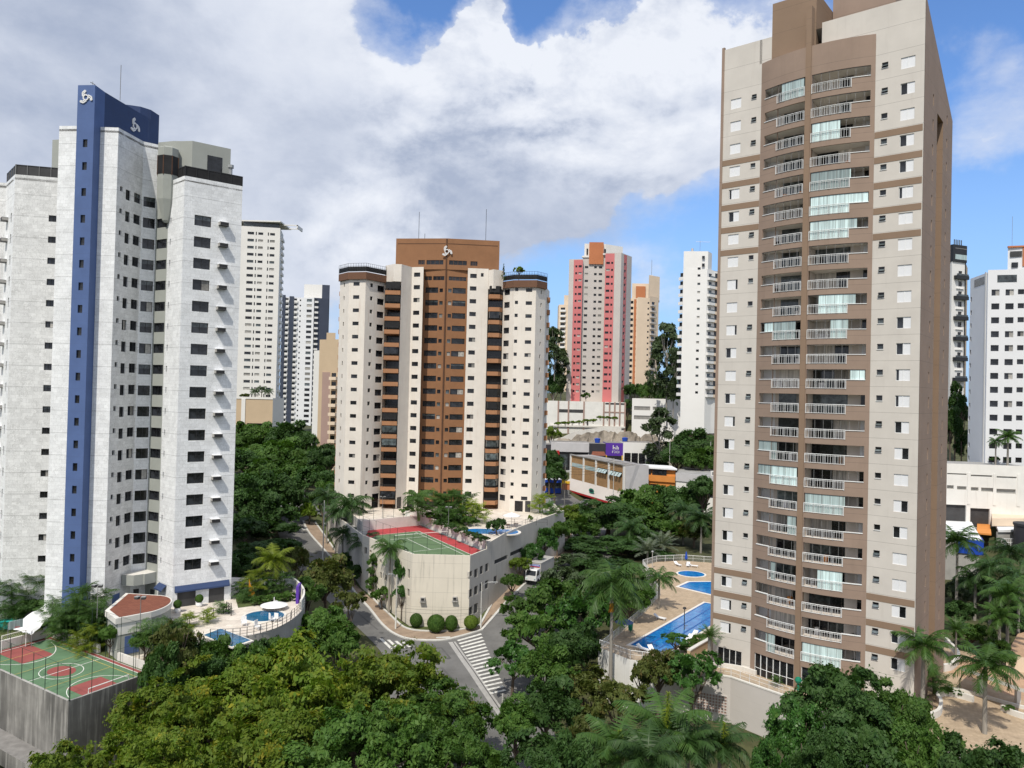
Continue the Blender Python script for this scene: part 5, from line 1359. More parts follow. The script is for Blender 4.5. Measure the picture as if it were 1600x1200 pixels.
def low_blocks():
 # white podium under the pink tower
 a, b = PX(838, 303.5), PX(978, 302); ln = Line([a, b]); z0, z1 = 20, 37.6
 root = thing('podium_block', 'long white ribbed podium wall beneath the pink tower', 'podium', (a.x, a.y, z0))
 m = MB(); wall(m, ln, z0, z1, 'white_wall', [], .3); wall(m, Line([b, b + Vector((0, 18))]), z0, z1, 'white_wall'); wall(m, Line([a + Vector((0, 18)), a]), z0, z1, 'white_wall'); m.cap([(a.x, a.y), (b.x, b.y), (b.x, b.y + 18), (a.x, a.y + 18)], z1 - .3, 'stone_paving'); m.build('wall', root)
 def u(px): return ln.L * (px - 838) / 140
 p = MB()
 for px in (873, 889, 913, 944, 953, 961, 969, 977): strip(p, ln, u(px) - .3, u(px) + .3, z0, z1, 'far_rose', .25, .25)
 strip(p, ln, u(944), u(977), z1 - 4.2, z1 - 3.8, 'far_rose', .2, .2); strip(p, ln, u(860), u(977.5), 27.3, 28.0, 'parapet_white', .6, .6); p.build('pilaster', root)
 g = MB(); strip(g, ln, u(874), u(888.5), z1 - 4.6, z1 - 3.3, 'inner_dark', .04, .04); strip(g, ln, u(890), u(912), z1 - 4.6, z1 - 3.3, 'inner_dark', .04, .04); strip(g, ln, u(918), u(920.5), 28, 30.6, 'inner_dark', .04, .04)
 for px in (949, 957, 965, 973): strip(g, ln, u(px) - .7, u(px) + .7, z1 - 1.0, z1 - .3, 'inner_dark', .04, .04)
 g.build('vent_opening', root)
 # white block with louvred openings
 a, b = PX(988, 296), PX(1112, 292); ln = Line([a, b]); z0, z1 = 20, 39.4
 root = thing('commercial_block', 'windowless white block with two rows of ventilation slots on the slope', 'commercial building', (a.x, a.y, z0))
 m = MB(); wall(m, ln, z0, z1, 'far_bright', [(.8, 7.0, 34.8, 36.3), (.8, 7.0, 31.2, 32.7), (8, 12, 35, 36.3)], .3); wall(m, Line([a + Vector((4, 16)), a]), z0, z1, 'white_wall'); m.cap([(a.x, a.y), (b.x, b.y), (b.x, b.y + 16), (a.x + 4, a.y + 16)], z1 - .4, 'roof_white'); m.build('wall', root)
 g = MB()
 for ua, ub, za, zb in ((.8, 7.0, 34.8, 36.3), (.8, 7.0, 31.2, 32.7), (8, 12, 35, 36.3)):
  strip(g, ln, ua, ub, za, zb, 'concrete', -.25)
  for k in range(int((ub - ua) / .5)): q = ln.at(ua + .25 + k * .5, -.1); g.box((q.x, q.y, (za + zb) / 2), (.14, .1, zb - za), 'grey_frame')
 g.build('vent_opening', root)
 m = MB(); c0 = PX(1060, 300); m.box((c0.x, c0.y, 40.5), (9, 8, 2.4), 'far_bright'); m.build('stair_head', root)
 # cream annex
 a, b = PX(1074, 272), PX(1124, 270); ln = Line([a, b]); z0, z1 = 18, 36.6
 root = thing('commercial_block', 'cream annex with a roof terrace and slotted windows, half hidden by the taupe tower', 'commercial building', (a.x, a.y, z0))
 hs = [(1.2, 6.4, 31.6, 33.2), (7.4, 11.4, 31.6, 33.2), (1.2, 6.4, 27.2, 28.8), (7.4, 11.4, 27.2, 28.8)]
 m = MB(); wall(m, ln, z0, z1 - 1.6, 'far_cream', hs, .3); strip(m, ln, -.0, ln.L, 34.4, z1, 'far_white', .5, .5); wall(m, Line([a + Vector((0, 10)), a]), z0, z1, 'far_cream'); m.cap([(a.x, a.y), (b.x, b.y), (b.x, b.y + 10), (a.x, a.y + 10)], z1 - .8, 'stone_paving'); m.build('wall', root)
 g = MB()
 for q in hs:
  strip(g, ln, q[0], q[1], q[2], q[3], 'inner_dark', -.25)
  for k in range(int((q[1] - q[0]) / .5)): w = ln.at(q[0] + .25 + k * .5, -.1); g.box((w.x, w.y, (q[2] + q[3]) / 2), (.12, .1, q[3] - q[2]), 'far_white')
 g.build('vent_opening', root)
 # retaining wall on top of the rock
 t = MB(); pts = [PX(848, 294.5), PX(880, 294.5), PX(900, 296), PX(935, 297), PX(972, 297)]; zs = [21.5, 23.5, 26.0, 27.4, 28.2]
 for (p, q), (za, zb) in zip(zip(pts, pts[1:]), zip(zs, zs[1:])):
  t.face([(p.x, p.y, 16), (q.x, q.y, 16), (q.x, q.y, zb), (p.x, p.y, za)], 'parapet_white'); t.face([(p.x, p.y, za), (q.x, q.y, zb), (q.x, q.y + .5, zb), (p.x, p.y + .5, za)], 'parapet_white')
 tag(t.build('retaining_wall', None, (pts[0].x, pts[0].y, 16)), 'stained white retaining wall stepping down along the top of the rock slope', 'wall')
 # shops
 def shop(name, label, px0, px1, d, z1, mt, z0=9.5, depth=9):
  a, b = PX(px0, d), PX(px1, d); ln = Line([a, b]); r = thing(name, label, 'shop', (a.x, a.y, z0)); m = MB()
  m.prism([(a.x, a.y), (b.x - .05, b.y), (b.x - .05, b.y + depth), (a.x, a.y + depth)], z0, z1, mt, 'roof_slate'); m.build('wall', r); return r, ln
 r, ln = shop('shop', 'dark grey blank shop wall below the green end of the rock slope', 849, 863, 273, 22.0, 'shop_dark')
 r, ln = shop('shop', 'pale grey shop with a deep fascia and a small red badge', 863, 922.5, 272.5, 23.0, 'shop_grey')
 m = MB(); strip(m, ln, 1.8, ln.L - .1, 19.6, 22.8, 'shop_grey', .5, .5); m.build('fascia', r)
 m = MB(); strip(m, ln, 2.6, ln.L - .4, 13.0, 19.4, 'smoked_panel', .05, .05); strip(m, ln, 2.6, 6.0, 14, 18.6, 'balcony_glass', .12, .05); m.build('glass_front', r)
 m = MB(); strip(m, ln, 1.6, 3.0, 18.3, 20.0, 'red_sign', .62, .1); m.build('badge', r)
 r, ln = shop('shop', 'charcoal shop with a red and white sign under a dark tiled canopy', 922.5, 948.5, 272, 22.8, 'shop_dark')
 m = MB(); a, b, c, d = ln.at(1.2, .05), ln.at(5.4, .05), ln.at(6.0, 1.6), ln.at(.6, 1.6); m.face([(d.x, d.y, 18.6), (c.x, c.y, 18.6), (b.x, b.y, 20.0), (a.x, a.y, 20.0)], 'roof_brown'); m.face([(d.x, d.y, 18.5), (a.x, a.y, 19.9), (b.x, b.y, 19.9), (c.x, c.y, 18.5)], 'inner_dark'); m.build('canopy', r)
 m = MB(); strip(m, ln, 1.0, 5.0, 17.1, 18.3, 'red_sign', .9, .08)
 m.build('sign', r)
 m = MB()
 for k in range(5): strip(m, ln, 1.3 + k * .72, 1.3 + k * .72 + (.9 if k == 0 else .45), 17.35, 18.0, 'line_white', .93, .02)
 m.build('sign_lettering', r)
 r, ln = shop('shop', 'purple fronted shop with white lettering and yellow edge posts', 948.5, 975.5, 271.5, 23.2, 'purple_sign')
 m = MB(); strip(m, ln, .5, ln.L - .6, 10, 18.6, 'smoked_panel', .05, .05); m.build('glass_front', r)
 m = MB()
 def stroke(u0, u1, z0, z1): strip(m, ln, u0, u1, z0, z1, 'line_white', .08, .06)
 for u0, u1, z0, z1 in ((2.5, 2.75, 20.9, 22.4), (2.75, 3.2, 21.4, 21.65), (3.2, 3.4, 20.9, 21.6), (3.6, 3.8, 20.9, 21.7), (3.6, 3.8, 21.95, 22.2), (4.0, 4.2, 20.9, 22.2), (4.4, 4.6, 20.9, 21.7),
                           (2.3, 2.45, 19.6, 20.4), (2.45, 2.8, 20.25, 20.4), (2.95, 3.35, 19.6, 19.75), (2.95, 3.35, 20.25, 20.4), (3.5, 3.62, 19.6, 20.4), (3.85, 3.97, 19.6, 20.4), (4.1, 4.5, 19.6, 19.75), (4.1, 4.5, 20.25, 20.4), (4.65, 4.8, 19.6, 20.4)): stroke(u0, u1, z0, z1)
 m.build('sign_lettering', r)
 m = MB(); strip(m, ln, -.15, .4, 10, 18.8, 'yellow_paint', .3, .3); strip(m, ln, ln.L - .5, ln.L, 10, 18.8, 'yellow_paint', .3, .3); m.build('edge_post', r)
 r, ln = shop('shop', 'white two storey shop with a row of windows above a red base', 975.5, 1022, 271, 23.6, 'far_bright')
 m = MB(); strip(m, ln, .3, ln.L - 2.6, 16.0, 19.8, 'window_glass', .04, .04)
 for k in range(4): q = ln.at(.3 + (ln.L - 2.9) * k / 3, .1); m.box((q.x, q.y, 17.9), (.3, .15, 3.8), 'line_white')
 strip(m, ln, ln.L - 2.2, ln.L - .4, 16.0, 19.4, 'balcony_glass', .04, .04); m.build('window', r)
 m = MB(); strip(m, ln, 0, ln.L, 14.4, 15.4, 'red_sign', .12, .1); m.build('red_band', r)
 r, ln = shop('shop', 'maroon shop front glimpsed behind the slender grey tree', 1022, 1046, 269, 20.5, 'shop_dark')
 m = MB(); strip(m, ln, 2.2, 3.9, 12, 20.2, 'red_sign', .2, .2); m.build('red_panel', r)
 for px, mm in ((935, 'blue_plastic'), (978, 'blue_plastic')):
  q = PX(px, 276); t = MB(); t.lathe([(.9, 0), (1.1, 1.3), (1.15, 1.5), (.3, 1.7), (0, 1.7)], mm, (q.x, q.y, 22.9 if px < 950 else 23.4), 12)
  tag(t.build('water_tank', None, (q.x, q.y, 22.9)), 'blue rooftop water tank above the ' + ('charcoal shop' if px < 950 else 'white shop'), 'water tank')
 # brick warehouse
 a, b = Vector((xh(894, 261), 261)), Vector((xh(979.5, 225), 225)); ln = Line([a, b]); z0, z1 = 3, 19.4
 e = ln.e(0); nin = Vector((-e.y, e.x)); r = thing('brick_building', 'tan brick commercial building with white piers and tilted windows on the avenue', 'commercial building', (a.x, a.y, z0))
 c, d = b + nin * 8, a + nin * 8
 m = MB(); wall(m, ln, z0, z1, 'brick_tan', [(20.5, 27.5, 15.6, 17.2), (29, 36.5, 15.6, 17.2)], .3); m.build('brick_wall', r)
 m = MB(); wall(m, Line([b, c]), z0, z1, 'shop_grey'); wall(m, Line([c, d, a]), z0, z1, 'shop_grey'); m.cap([(a.x, a.y), (b.x, b.y), (c.x, c.y), (d.x, d.y)], z1 - .5, 'roof_slate'); m.build('side_wall', r)
 m = MB()
 for u_ in (.4, 10.6, 19.6, 28.4, ln.L - .5): strip(m, ln, u_ - .45, u_ + .45, 9, z1, 'far_white', .3, .3)
 strip(m, ln, 0, ln.L, z1, z1 + .35, 'roof_grey', .4, .5); m.build('pier', r)
 m = MB()
 for u0, u1 in ((1.2, 10), (11.4, 19)): strip(m, ln, u0, u1, 15.6, 16.9, 'curtain_glass', .03, .03)
 for u0 in (20.7, 22.4, 24.1, 25.8, 29.3, 31.2, 33.1, 35.0):
  p, q = ln.at(u0, .02), ln.at(u0 + 1.5, .02); p2, q2 = ln.at(u0, .9), ln.at(u0 + 1.5, .9)
  m.face([(p2.x, p2.y, 15.9), (q2.x, q2.y, 15.9), (q.x, q.y, 17.0), (p.x, p.y, 17.0)], 'curtain_glass')
 strip(m, ln, 20.5, 27.5, 15.6, 17.2, 'window_glass', -.25); strip(m, ln, 29, 36.5, 15.6, 17.2, 'window_glass', -.25); m.build('window', r)
 m = MB()
 p, q, q2, p2 = ln.at(0, .05), ln.at(ln.L, .05), ln.at(ln.L + 0, 3.0), ln.at(-1.5, 3.0)
 m.face([(p2.x, p2.y, 8.2), (q2.x, q2.y, 8.2), (q.x, q.y, 11.4), (p.x, p.y, 11.4)], 'far_grey'); m.face([(p2.x, p2.y, 7.6), (q2.x, q2.y, 7.6), (q2.x, q2.y, 8.2), (p2.x, p2.y, 8.2)], 'red_sign'); m.face([(p2.x, p2.y, 7.6), (p.x, p.y, 7.6), (q.x, q.y, 7.6), (q2.x, q2.y, 7.6)], 'inner_dark'); m.build('awning', r)
 m = MB(); k = ln.at(21.5, 2.2); ang = math.atan2(e.y, e.x); ce = Vector((e.x, e.y))
 pts = [(1.9 * math.cos(t), .8 * math.sin(t)) for t in (2 * math.pi * i / 20 for i in range(20))]
 out_ = Vector((e.y, -e.x)); m.face([(k.x + ce.x * x + out_.x * .35, k.y + ce.y * x + out_.y * .35, 9.8 + y) for x, y in pts], 'green_sign')
 m.face([(k.x + ce.x * x * .62 + out_.x * .38, k.y + ce.y * x * .62 + out_.y * .38, 9.8 + y * .45) for x, y in pts], 'balcony_glass'); m.build('sign', r)
 m = MB(); strip(m, ln, 2, ln.L - 2, 4, 7.5, 'inner_dark', .03, .03); strip(m, ln, 12, 16, 4, 7.5, 'far_rose', .06, .03); m.build('shop_opening', r)
 # orange house
 a, b = PX(1009, 233), PX(1058, 229); ln = Line([a, b]); r = thing('orange_house', 'orange two storey house with a white roof edge beside the brick building', 'house', (a.x, a.y, 6))
 m = MB(); wall(m, ln, 6, 16.7, 'orange_paint', [(.6, 1.9, 7, 13.2), (2.0, 4.4, 12.0, 13.4)], .3); wall(m, Line([b, b + Vector((.5, 9)), a + Vector((.5, 9)), a]), 6, 16.7, 'orange_paint'); strip(m, ln, -.0, ln.L, 14.3, 16.2, 'orange_paint', .5, .5); m.build('wall', r)
 m = MB(); strip(m, ln, .2, 2.2, 16.2, 18.0, 'window_glass', .35, .1); strip(m, ln, 2.6, 7.0, 16.2, 18.0, 'window_glass', .35, .1); strip(m, ln, 2.0, 4.4, 12.0, 13.4, 'window_glass', -.2); strip(m, ln, .6, 1.9, 7, 13.2, 'far_orange', -.25); m.build('window', r)
 m = MB(); m.prism([(a.x - .3, a.y - .9), (b.x + .3, b.y - .9), (b.x + .6, b.y + 9), (a.x, a.y + 9)], 18.1, 18.55, 'roof_white', 'roof_white', True); m.prism([(a.x, a.y + .3), (b.x, b.y + .3), (b.x, b.y + 8), (a.x, a.y + 8)], 16.6, 18.1, 'orange_paint'); m.build('roof', r)
 # long grey building
 a, b = PX(1059, 224), PX(1135, 215); ln = Line([a, b]); r = thing('commercial_block', 'long low grey building with a ribbon window and rooftop air units', 'commercial building', (a.x, a.y, 5))
 m = MB(); wall(m, ln, 5, 17.6, 'far_white', [(7.5, ln.L - .5, 11.4, 14.2)], .4); wall(m, Line([b, b + Vector((3, 22)), a + Vector((6, 22)), a]), 5, 17.6, 'far_grey'); m.cap([(a.x, a.y), (b.x, b.y), (b.x + 3, b.y + 22), (a.x + 6, a.y + 22)], 17.2, 'roof_grey'); strip(m, ln, 0, ln.L, 15.4, 17.8, 'shop_grey', .3, .3); m.build('wall', r)
 m = MB(); strip(m, ln, 7.5, ln.L - .5, 11.4, 14.2, 'window_glass', -.3); m.build('ribbon_window', r)
 for k in range(5):
  q = ln.at(9 + k * 1.7, -6 - (k % 2) * 5); m = MB(); m.box((q.x, q.y, 17.9), (1.5, 1.0, 1.3), 'far_white'); m.box((q.x, q.y - .52, 17.95), (1.0, .03, .9), 'grey_frame')
  m.build('air_unit', r)
 # garage block on the right
 a, b = PX(1470, 146), PX(1640, 143); ln = Line([a, b]); z0, z1 = 14, 28.6; r = thing('garage_block', 'long pale concrete garage block with slotted openings and black entrances below the white tower', 'garage', (a.x, a.y, z0))
 def u(px): return ln.L * (px - 1470) / 170
 hs = [(u(1476), u(1513), 16.5, 20.7), (u(1519.5), u(1550), 16.5, 20.2)]
 rowa = [(u(1482), u(1493), 23.7, 24.4), (u(1498), u(1513), 23.6, 24.3), (u(1520), u(1532), 23.5, 24.2), (u(1536), u(1556), 23.4, 24.2), (u(1560), u(1590), 23.2, 24.1), (u(1482), u(1513), 26.5, 26.75), (u(1519), u(1553), 26.3, 26.6), (u(1558), u(1591), 26.2, 26.5)]
 m = MB(); wall(m, ln, z0, z1, 'white_wall', hs + rowa, .5); m.cap([(a.x, a.y), (b.x, b.y), (b.x, b.y + 14), (a.x, a.y + 14)], z1 - .5, 'roof_grey'); wall(m, Line([a + Vector((0, 14)), a]), z0, z1, 'white_wall'); m.build('wall', r)
 m = MB()
 for q in hs + rowa: strip(m, ln, q[0], q[1], q[2], q[3], 'inner_dark' if q in hs else 'concrete', -.45)
 m.build('opening', r)
 m = MB()
 for px in (1516.5, 1557, 1594): strip(m, ln, u(px) - .28, u(px) + .28, 20.9, 27, 'white_wall', .12, .12)
 m.build('pilaster', r)
 # low roofs in front of it
 q = onz(1500, 842, 17.5); r = thing('shed', 'white roofed shed with a bright blue fascia behind the palms', 'shed', (q.x, q.y, 10)); m = MB()
 pl = [onz(1462, 838, 17.5), onz(1536, 846, 17.5), onz(1516, 812, 17.5), onz(1462, 810, 17.5)]
 m.prism([(p.x, p.y) for p in pl], 17.0, 17.5, 'roof_white', 'roof_white', True); m.build('roof', r)
 m = MB(); pl2 = [(p.x * .995, p.y + .4) for p in pl]; m.prism(pl2, 10, 16.99, 'concrete'); m.build('wall', r)
 m = MB(); ln = Line([pl[0], pl[1]]); strip(m, ln, ln.L * .45, ln.L, 15.2, 17.6, 'blue_plastic', .12, .1); strip(m, Line([pl[1], pl[2]]), 0, 4, 15.2, 17.6, 'blue_plastic', .12, .1); m.build('fascia', r)
 q = onz(1560, 824, 17.5); r = thing('market_stall', 'grey corrugated roof shed with a balustrade and ochre awning below the garage', 'shed', (q.x, q.y, 11)); m = MB()
 pl = [onz(1560, 828, 17.8), onz(1606, 828, 17.8), onz(1606, 808, 17.8), onz(1550, 808, 17.8)]; m.prism([(p.x, p.y) for p in pl], 17.4, 17.8, 'roof_white', 'roof_white', True); m.build('roof', r)
 m = MB(); ln = Line([pl[0], pl[1]]); strip(m, ln, .1, ln.L, 12, 17.39, 'concrete', -.3, .3); rail_along([(*ln.at(.2, .5), 15), (*ln.at(ln.L, .5), 15)], 1.3, m, 'white_metal', 1.5, 2, .05, .05, vertical=.4); m.build('balustrade', r)
 m = MB(); w = [onz(1526, 832, 17.2), onz(1549, 834, 17.2), onz(1547, 818, 17.2), onz(1527, 816, 17.2)]; m.prism([(p.x, p.y) for p in w], 16.9, 17.2, 'orange_paint', 'orange_paint', True); m.build('awning', r)
 m = MB(); w2 = [onz(1550, 810, 19.3), onz(1606, 810, 19.3), onz(1606, 797, 19.3), onz(1550, 797, 19.3)]; m.prism([(p.x, p.y) for p in w2], 17.9, 19.3, 'far_cream', 'far_cream'); m.build('rear_wall', r)
 q = onz(1600, 830, 18); m = MB(); m.lathe([(2.2, 0), (2.2, 5.0), (2.35, 5.0), (2.35, 5.4), (0, 5.6)], 'shop_dark', (q.x + .8, q.y, 14), 18); tag(m.build('silo', None, (q.x, q.y, 14)), 'dark round water cistern at the picture margin below the garage block', 'cistern')
low_blocks()

# ------------------------------------------------------------------ podiums, courts and pools
def hit(ln, px, py):
 """(u, z) where the ray through a photo point meets a straight facade"""
 r = ray(px, py); a, e = ln.p[0], ln.e(0)
 det = r.x * -e.y + e.x * r.y
 t = (a.x * -e.y + e.x * a.y) / det
 q = Vector((r.x * t, r.y * t))
 return (q - a).dot(e), CAMZ + r.z * t
def flat(px, py, z): p = onz(px, py, z); return (p.x, p.y)
def line_on(mb, p, q, z, w, m):
 p, q = Vector(p), Vector(q); d = (q - p).normalized(); n = Vector((-d.y, d.x)) * w / 2
 mb.face([(p.x + n.x, p.y + n.y, z), (p.x - n.x, p.y - n.y, z), (q.x - n.x, q.y - n.y, z), (q.x + n.x, q.y + n.y, z)], m)
def arc_on(mb, c, r, a0, a1, z, w, m, ex=(1, 0), ey=(0, 1), n=24):
 P = []
 for i in range(n + 1):
  t = a0 + (a1 - a0) * i / n
  for rr in (r - w / 2, r + w / 2): P.append((c[0] + ex[0] * rr * math.cos(t) + ey[0] * rr * math.sin(t), c[1] + ex[1] * rr * math.cos(t) + ey[1] * rr * math.sin(t), z))
 for i in range(n):
  a, b, c2, d = P[2 * i], P[2 * i + 1], P[2 * i + 3], P[2 * i + 2]
  nn = (Vector(b) - Vector(a)).cross(Vector(d) - Vector(a)).z
  mb.face([a, b, c2, d] if nn > 0 else [a, d, c2, b], m)
def fence(name, label, cat, pts, height, step, m, r=.035, wires=2, group=None, net=None):
 pts = [Vector(p) for p in pts]; root = thing(name, label, cat, pts[0], 0, group)
 pm = MB(); pm.tube([(0, 0, 0), (0, 0, 1)], r, m, 5); pme = pm.mesh('post')
 w = MB()
 for a, b in zip(pts, pts[1:]):
  n = max(1, round((b - a).length / step))
  for k in range(n + (1 if b is pts[-1] else 0)):
   q = a.lerp(b, k / n); inst('post', pme, root, q - pts[0], 0, (1, 1, height))
  for k in range(wires):
   zz = Vector((0, 0, height * (k + 1) / wires)); w.tube([a + zz, b + zz], r * .55, m, 4)
  if net:
   L = (b - a).length; nn = int(L / net)
   for k in range(nn):
    q = a.lerp(b, (k + .5) / nn); w.tube([q, q + Vector((0, 0, height))], .007, m, 3)
   for k in range(int(height / net)):
    zz = Vector((0, 0, net * (k + .5))); w.tube([a + zz, b + zz], .007, m, 3)
 w.build('rail', root)
 return root

def centre_podium():
 F0, F1, Lw, Rr = Vector((-15.7, 124.7)), Vector((-6.2, 124.7)), Vector((-27.0, 140.1)), Vector((6.6, 152.9))
 R2 = Rr + (Rr - F1).normalized() * 14; L2 = Vector((-34.5, 156)); L3 = Vector((-42, 176))
 root = thing('podium_building', 'cream rendered podium building on the street corner carrying the tennis court', 'podium', (F1.x, F1.y, 0))
 left, front, right = Line([Lw, F0]), Line([F0, F1]), Line([F1, R2])
 holes, panes = {}, []
 def op(ln, x0, y0, x1, y1):
  """opening given by two photo corners"""
  ua, za = hit(ln, x0, y0); ub, zb = hit(ln, x1, y1); um, zm = hit(ln, (x0 + x1) / 2, (y0 + y1) / 2)
  w = abs(ub - ua); hh = abs(hit(ln, (x0 + x1) / 2, y0)[1] - hit(ln, (x0 + x1) / 2, y1)[1])
  return (um - w / 2, um + w / 2, zm - hh / 2, zm + hh / 2)
 Z5 = lambda x, y: (540 + x / 5, 780 + y / 5)
 rects = [(965, 562, 990, 605), (1006, 545, 1031, 612), (1050, 522, 1073, 586), (1092, 503, 1115, 565), (965, 702, 990, 765), (1006, 678, 1032, 745), (1048, 655, 1072, 722), (1090, 635, 1113, 700), (1158, 600, 1182, 660), (963, 842, 990, 905), (1005, 815, 1032, 890)]
 hr = [op(right, *Z5(a, b), *Z5(c, d)) for a, b, c, d in rects]
 slots = [op(right, *Z5(1165, 455), *Z5(1266, 488)), op(right, *Z5(1288, 395), *Z5(1384, 428))]
 lrects = [(268, 570, 282, 620), (305, 590, 320, 640), (265, 470, 280, 500), (148, 375, 165, 428), (188, 398, 202, 420), (485, 545, 500, 620), (482, 700, 498, 760)]
 hl = [op(left, *Z5(a, b), *Z5(c, d)) for a, b, c, d in lrects]
 m = MB()
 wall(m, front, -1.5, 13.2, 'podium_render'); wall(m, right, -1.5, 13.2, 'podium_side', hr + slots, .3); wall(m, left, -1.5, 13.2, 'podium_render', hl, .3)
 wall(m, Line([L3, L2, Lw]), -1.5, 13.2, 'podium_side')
 # parapets (inner face and top)
 ring_o = [L3, L2, Lw, F0, F1, R2]
 ln = Line([L2, Lw, F0, F1, R2])
 for i in range(len(ln.p) - 1):
  pass
 us = ln.s
 for i in range(len(us) - 1):
  a, b = ln.atm(us[i]), ln.atm(us[i + 1]); a2, b2 = ln.atm(us[i], -.25), ln.atm(us[i + 1], -.25)
  m.face([(a.x, a.y, 13.2), (b.x, b.y, 13.2), (b2.x, b2.y, 13.2), (a2.x, a2.y, 13.2)], 'podium_render')
  m.face([(b2.x, b2.y, 12.4), (a2.x, a2.y, 12.4), (a2.x, a2.y, 13.2), (b2.x, b2.y, 13.2)], 'podium_render')
 m.cap([(p.x, p.y) for p in ring_o] + [(-8, 190)], 12.4, 'roof_grey'); m.build('wall', root)
 # sloping parapet by the garden
 p = MB(); u0 = 6.2
 ps = [(u0, 14.1), (13.6, 14.75), (19.7, 14.9), (31.4, 14.9), (44, 14.9)]
 for (ua, za), (ub, zb) in zip(ps, ps[1:]):
  a, b = right.at(ua, .004), right.at(ub, .004); a2, b2 = right.at(ua, -.25), right.at(ub, -.25)
  p.face([(a.x, a.y, 13.2), (b.x, b.y, 13.2), (b.x, b.y, zb), (a.x, a.y, za)], 'podium_side', [(ua, 0), (ub, 0), (ub, 1.6), (ua, .9)]); p.face([(a.x, a.y, za), (b.x, b.y, zb), (b2.x, b2.y, zb), (a2.x, a2.y, za)], 'podium_render'); p.face([(b2.x, b2.y, 12.4), (a2.x, a2.y, 12.4), (a2.x, a2.y, za), (b2.x, b2.y, zb)], 'podium_render')
 a, a2 = right.at(u0, .004), right.at(u0, -.25); p.face([(a2.x, a2.y, 13.2), (a.x, a.y, 13.2), (a.x, a.y, 14.1), (a2.x, a2.y, 14.1)], 'podium_render'); p.build('parapet', root)
 for ln_, hs in ((right, hr), (left, hl)):
  for q in hs:
   w = MB(); strip(w, ln_, q[0], q[1], q[2], q[3], 'window_glass', -.25); um = ln_.at((q[0] + q[1]) / 2, -.2); w.box((um.x, um.y, (q[2] + q[3]) / 2), (.07, .06, q[3] - q[2]), 'grey_frame', ln_.rot(1)); w.build('window', root)
 for q in slots:
  w = MB(); strip(w, right, q[0], q[1], q[2], q[3], 'inner_dark', -.28); w.build('slot_opening', root)
 for px, py in ((661, 935), (711, 934)):
  u, z = hit(front, px, py); c = front.at(u, .3); w = MB(); w.box((c.x, c.y, z), (.75, .6, .5), 'concrete'); w.box((c.x, c.y, z - .45), (.95, .75, .12), 'concrete'); w.box((c.x, c.y - .31, z), (.5, .04, .35), 'dark_frame'); w.build('air_unit', root)
 # tennis court
 root = thing('tennis_court', 'green tennis court with a red surround on the podium roof', 'tennis court', (-14, 140, 12.4))
 z = 12.5
 m = MB(); outer = [flat(656, 820, 12.6), flat(575, 828, 12.6), (-26.5, 141.0), (-15.6, 125.2), (-6.5, 125.2), flat(751, 859, 12.6)]
 m.cap(outer, z, 'court_red_far'); m.build('red_surround', root)
 m = MB(); tl, tr, br_ = flat(588, 836, 12.6), flat(655, 829, 12.6), flat(737, 866, 12.6)
 m.cap([tr, tl, (-25.6, 141.0), (-15.4, 126.0), (-9.0, 125.9), br_], z + .01, 'court_green_far'); m.build('green_court', root)
 m = MB(); L_ = lambda a, b, w=.11: line_on(m, flat(*Z5(*a), 12.6), flat(*Z5(*b), 12.6), z + .02, w, 'line_white')
 L_((245, 276), (575, 246)); L_((572, 247), (985, 431)); L_((545, 253), (930, 431)); L_((480, 305), (662, 390)); L_((528, 406), (806, 374)); L_((418, 367), (572, 442)); L_((350, 312), (640, 287)); m.build('court_lines', root)
 n = MB(); a, b = flat(*Z5(380, 322), 12.6), flat(*Z5(800, 288), 12.6)
 n.tube([(*a, z), (*a, z + 1.1)], .06, 'green_metal', 5); n.tube([(*b, z), (*b, z + 1.1)], .06, 'green_metal', 5); n.tube([(*a, z + 1.0), (*b, z + 1.0)], .05, 'line_white', 4)
 for k in range(1, 5): n.tube([(*a, z + .2 * k), (*b, z + .2 * k)], .012, 'green_metal', 3)
 n.build('net', root)
 # retaining wall between the court and the garden
 A, B, D = Vector(flat(566, 829, 12.6)), Vector(flat(658, 820, 12.6)), Vector(flat(755, 859.5, 12.6))
 ln = Line([A, B + Vector((.2, .4)), D + Vector((.3, .2))])
 root = thing('retaining_wall', 'white wall along the far edges of the tennis court', 'wall', (B.x, B.y, 12.4)); m = MB()
 strip(m, ln, 0, ln.L, 12.4, 14.55, 'parapet_white', 0, .25); m.build('wall', root)
 bb = MB(); c = flat(*Z5(510, 205), 12.6); bb.box((c[0], c[1], 15.0), (2.4, .1, 1.1), 'line_white'); bb.tube([(c[0], c[1] + .2, 12.5), (c[0], c[1] + .2, 15)], .07, 'grey_frame', 5); bb.tube([(c[0] - .25, c[1] - .5, 14.7), (c[0] + .25, c[1] - .5, 14.7)], .03, 'red_sign', 4)
 tag(bb.build('basketball_hoop', None, (c[0], c[1], 12.5)), 'white basketball backboard at the far end of the tennis court', 'basketball hoop')
 # garden deck
 gp = [(p.x, p.y) for p in (ln.at(.0, -.3), ln.atm(ln.s[1], -.3), ln.at(ln.L - .1, -.3))] + [(right.at(6.6, -.3).x, right.at(6.6, -.3).y), (right.at(44, -.3).x, right.at(44, -.3).y), (10, 190), (-40, 190), (-40, 172), (-33, 158)]
 m = MB(); m.prism(gp, 11, 14.3, 'concrete', 'stone_paving'); tag(m.build('garden_deck', None, (-5, 150, 11)), kind='structure')
 # planting bed between wall and pool
 bed = [(p.x, p.y) for p in (ln.atm(ln.s[1], -.45), ln.at(ln.L - .6, -.5))] + [flat(*Z5(1135, 305), 14.3), flat(*Z5(985, 255), 14.3), flat(*Z5(905, 175), 14.3), flat(*Z5(660, 140), 14.3)]
 m = MB(); m.cap(bed, 14.36, 'lawn'); tag(m.build('planting_bed', None, (-10, 145, 14.3)), kind='structure')
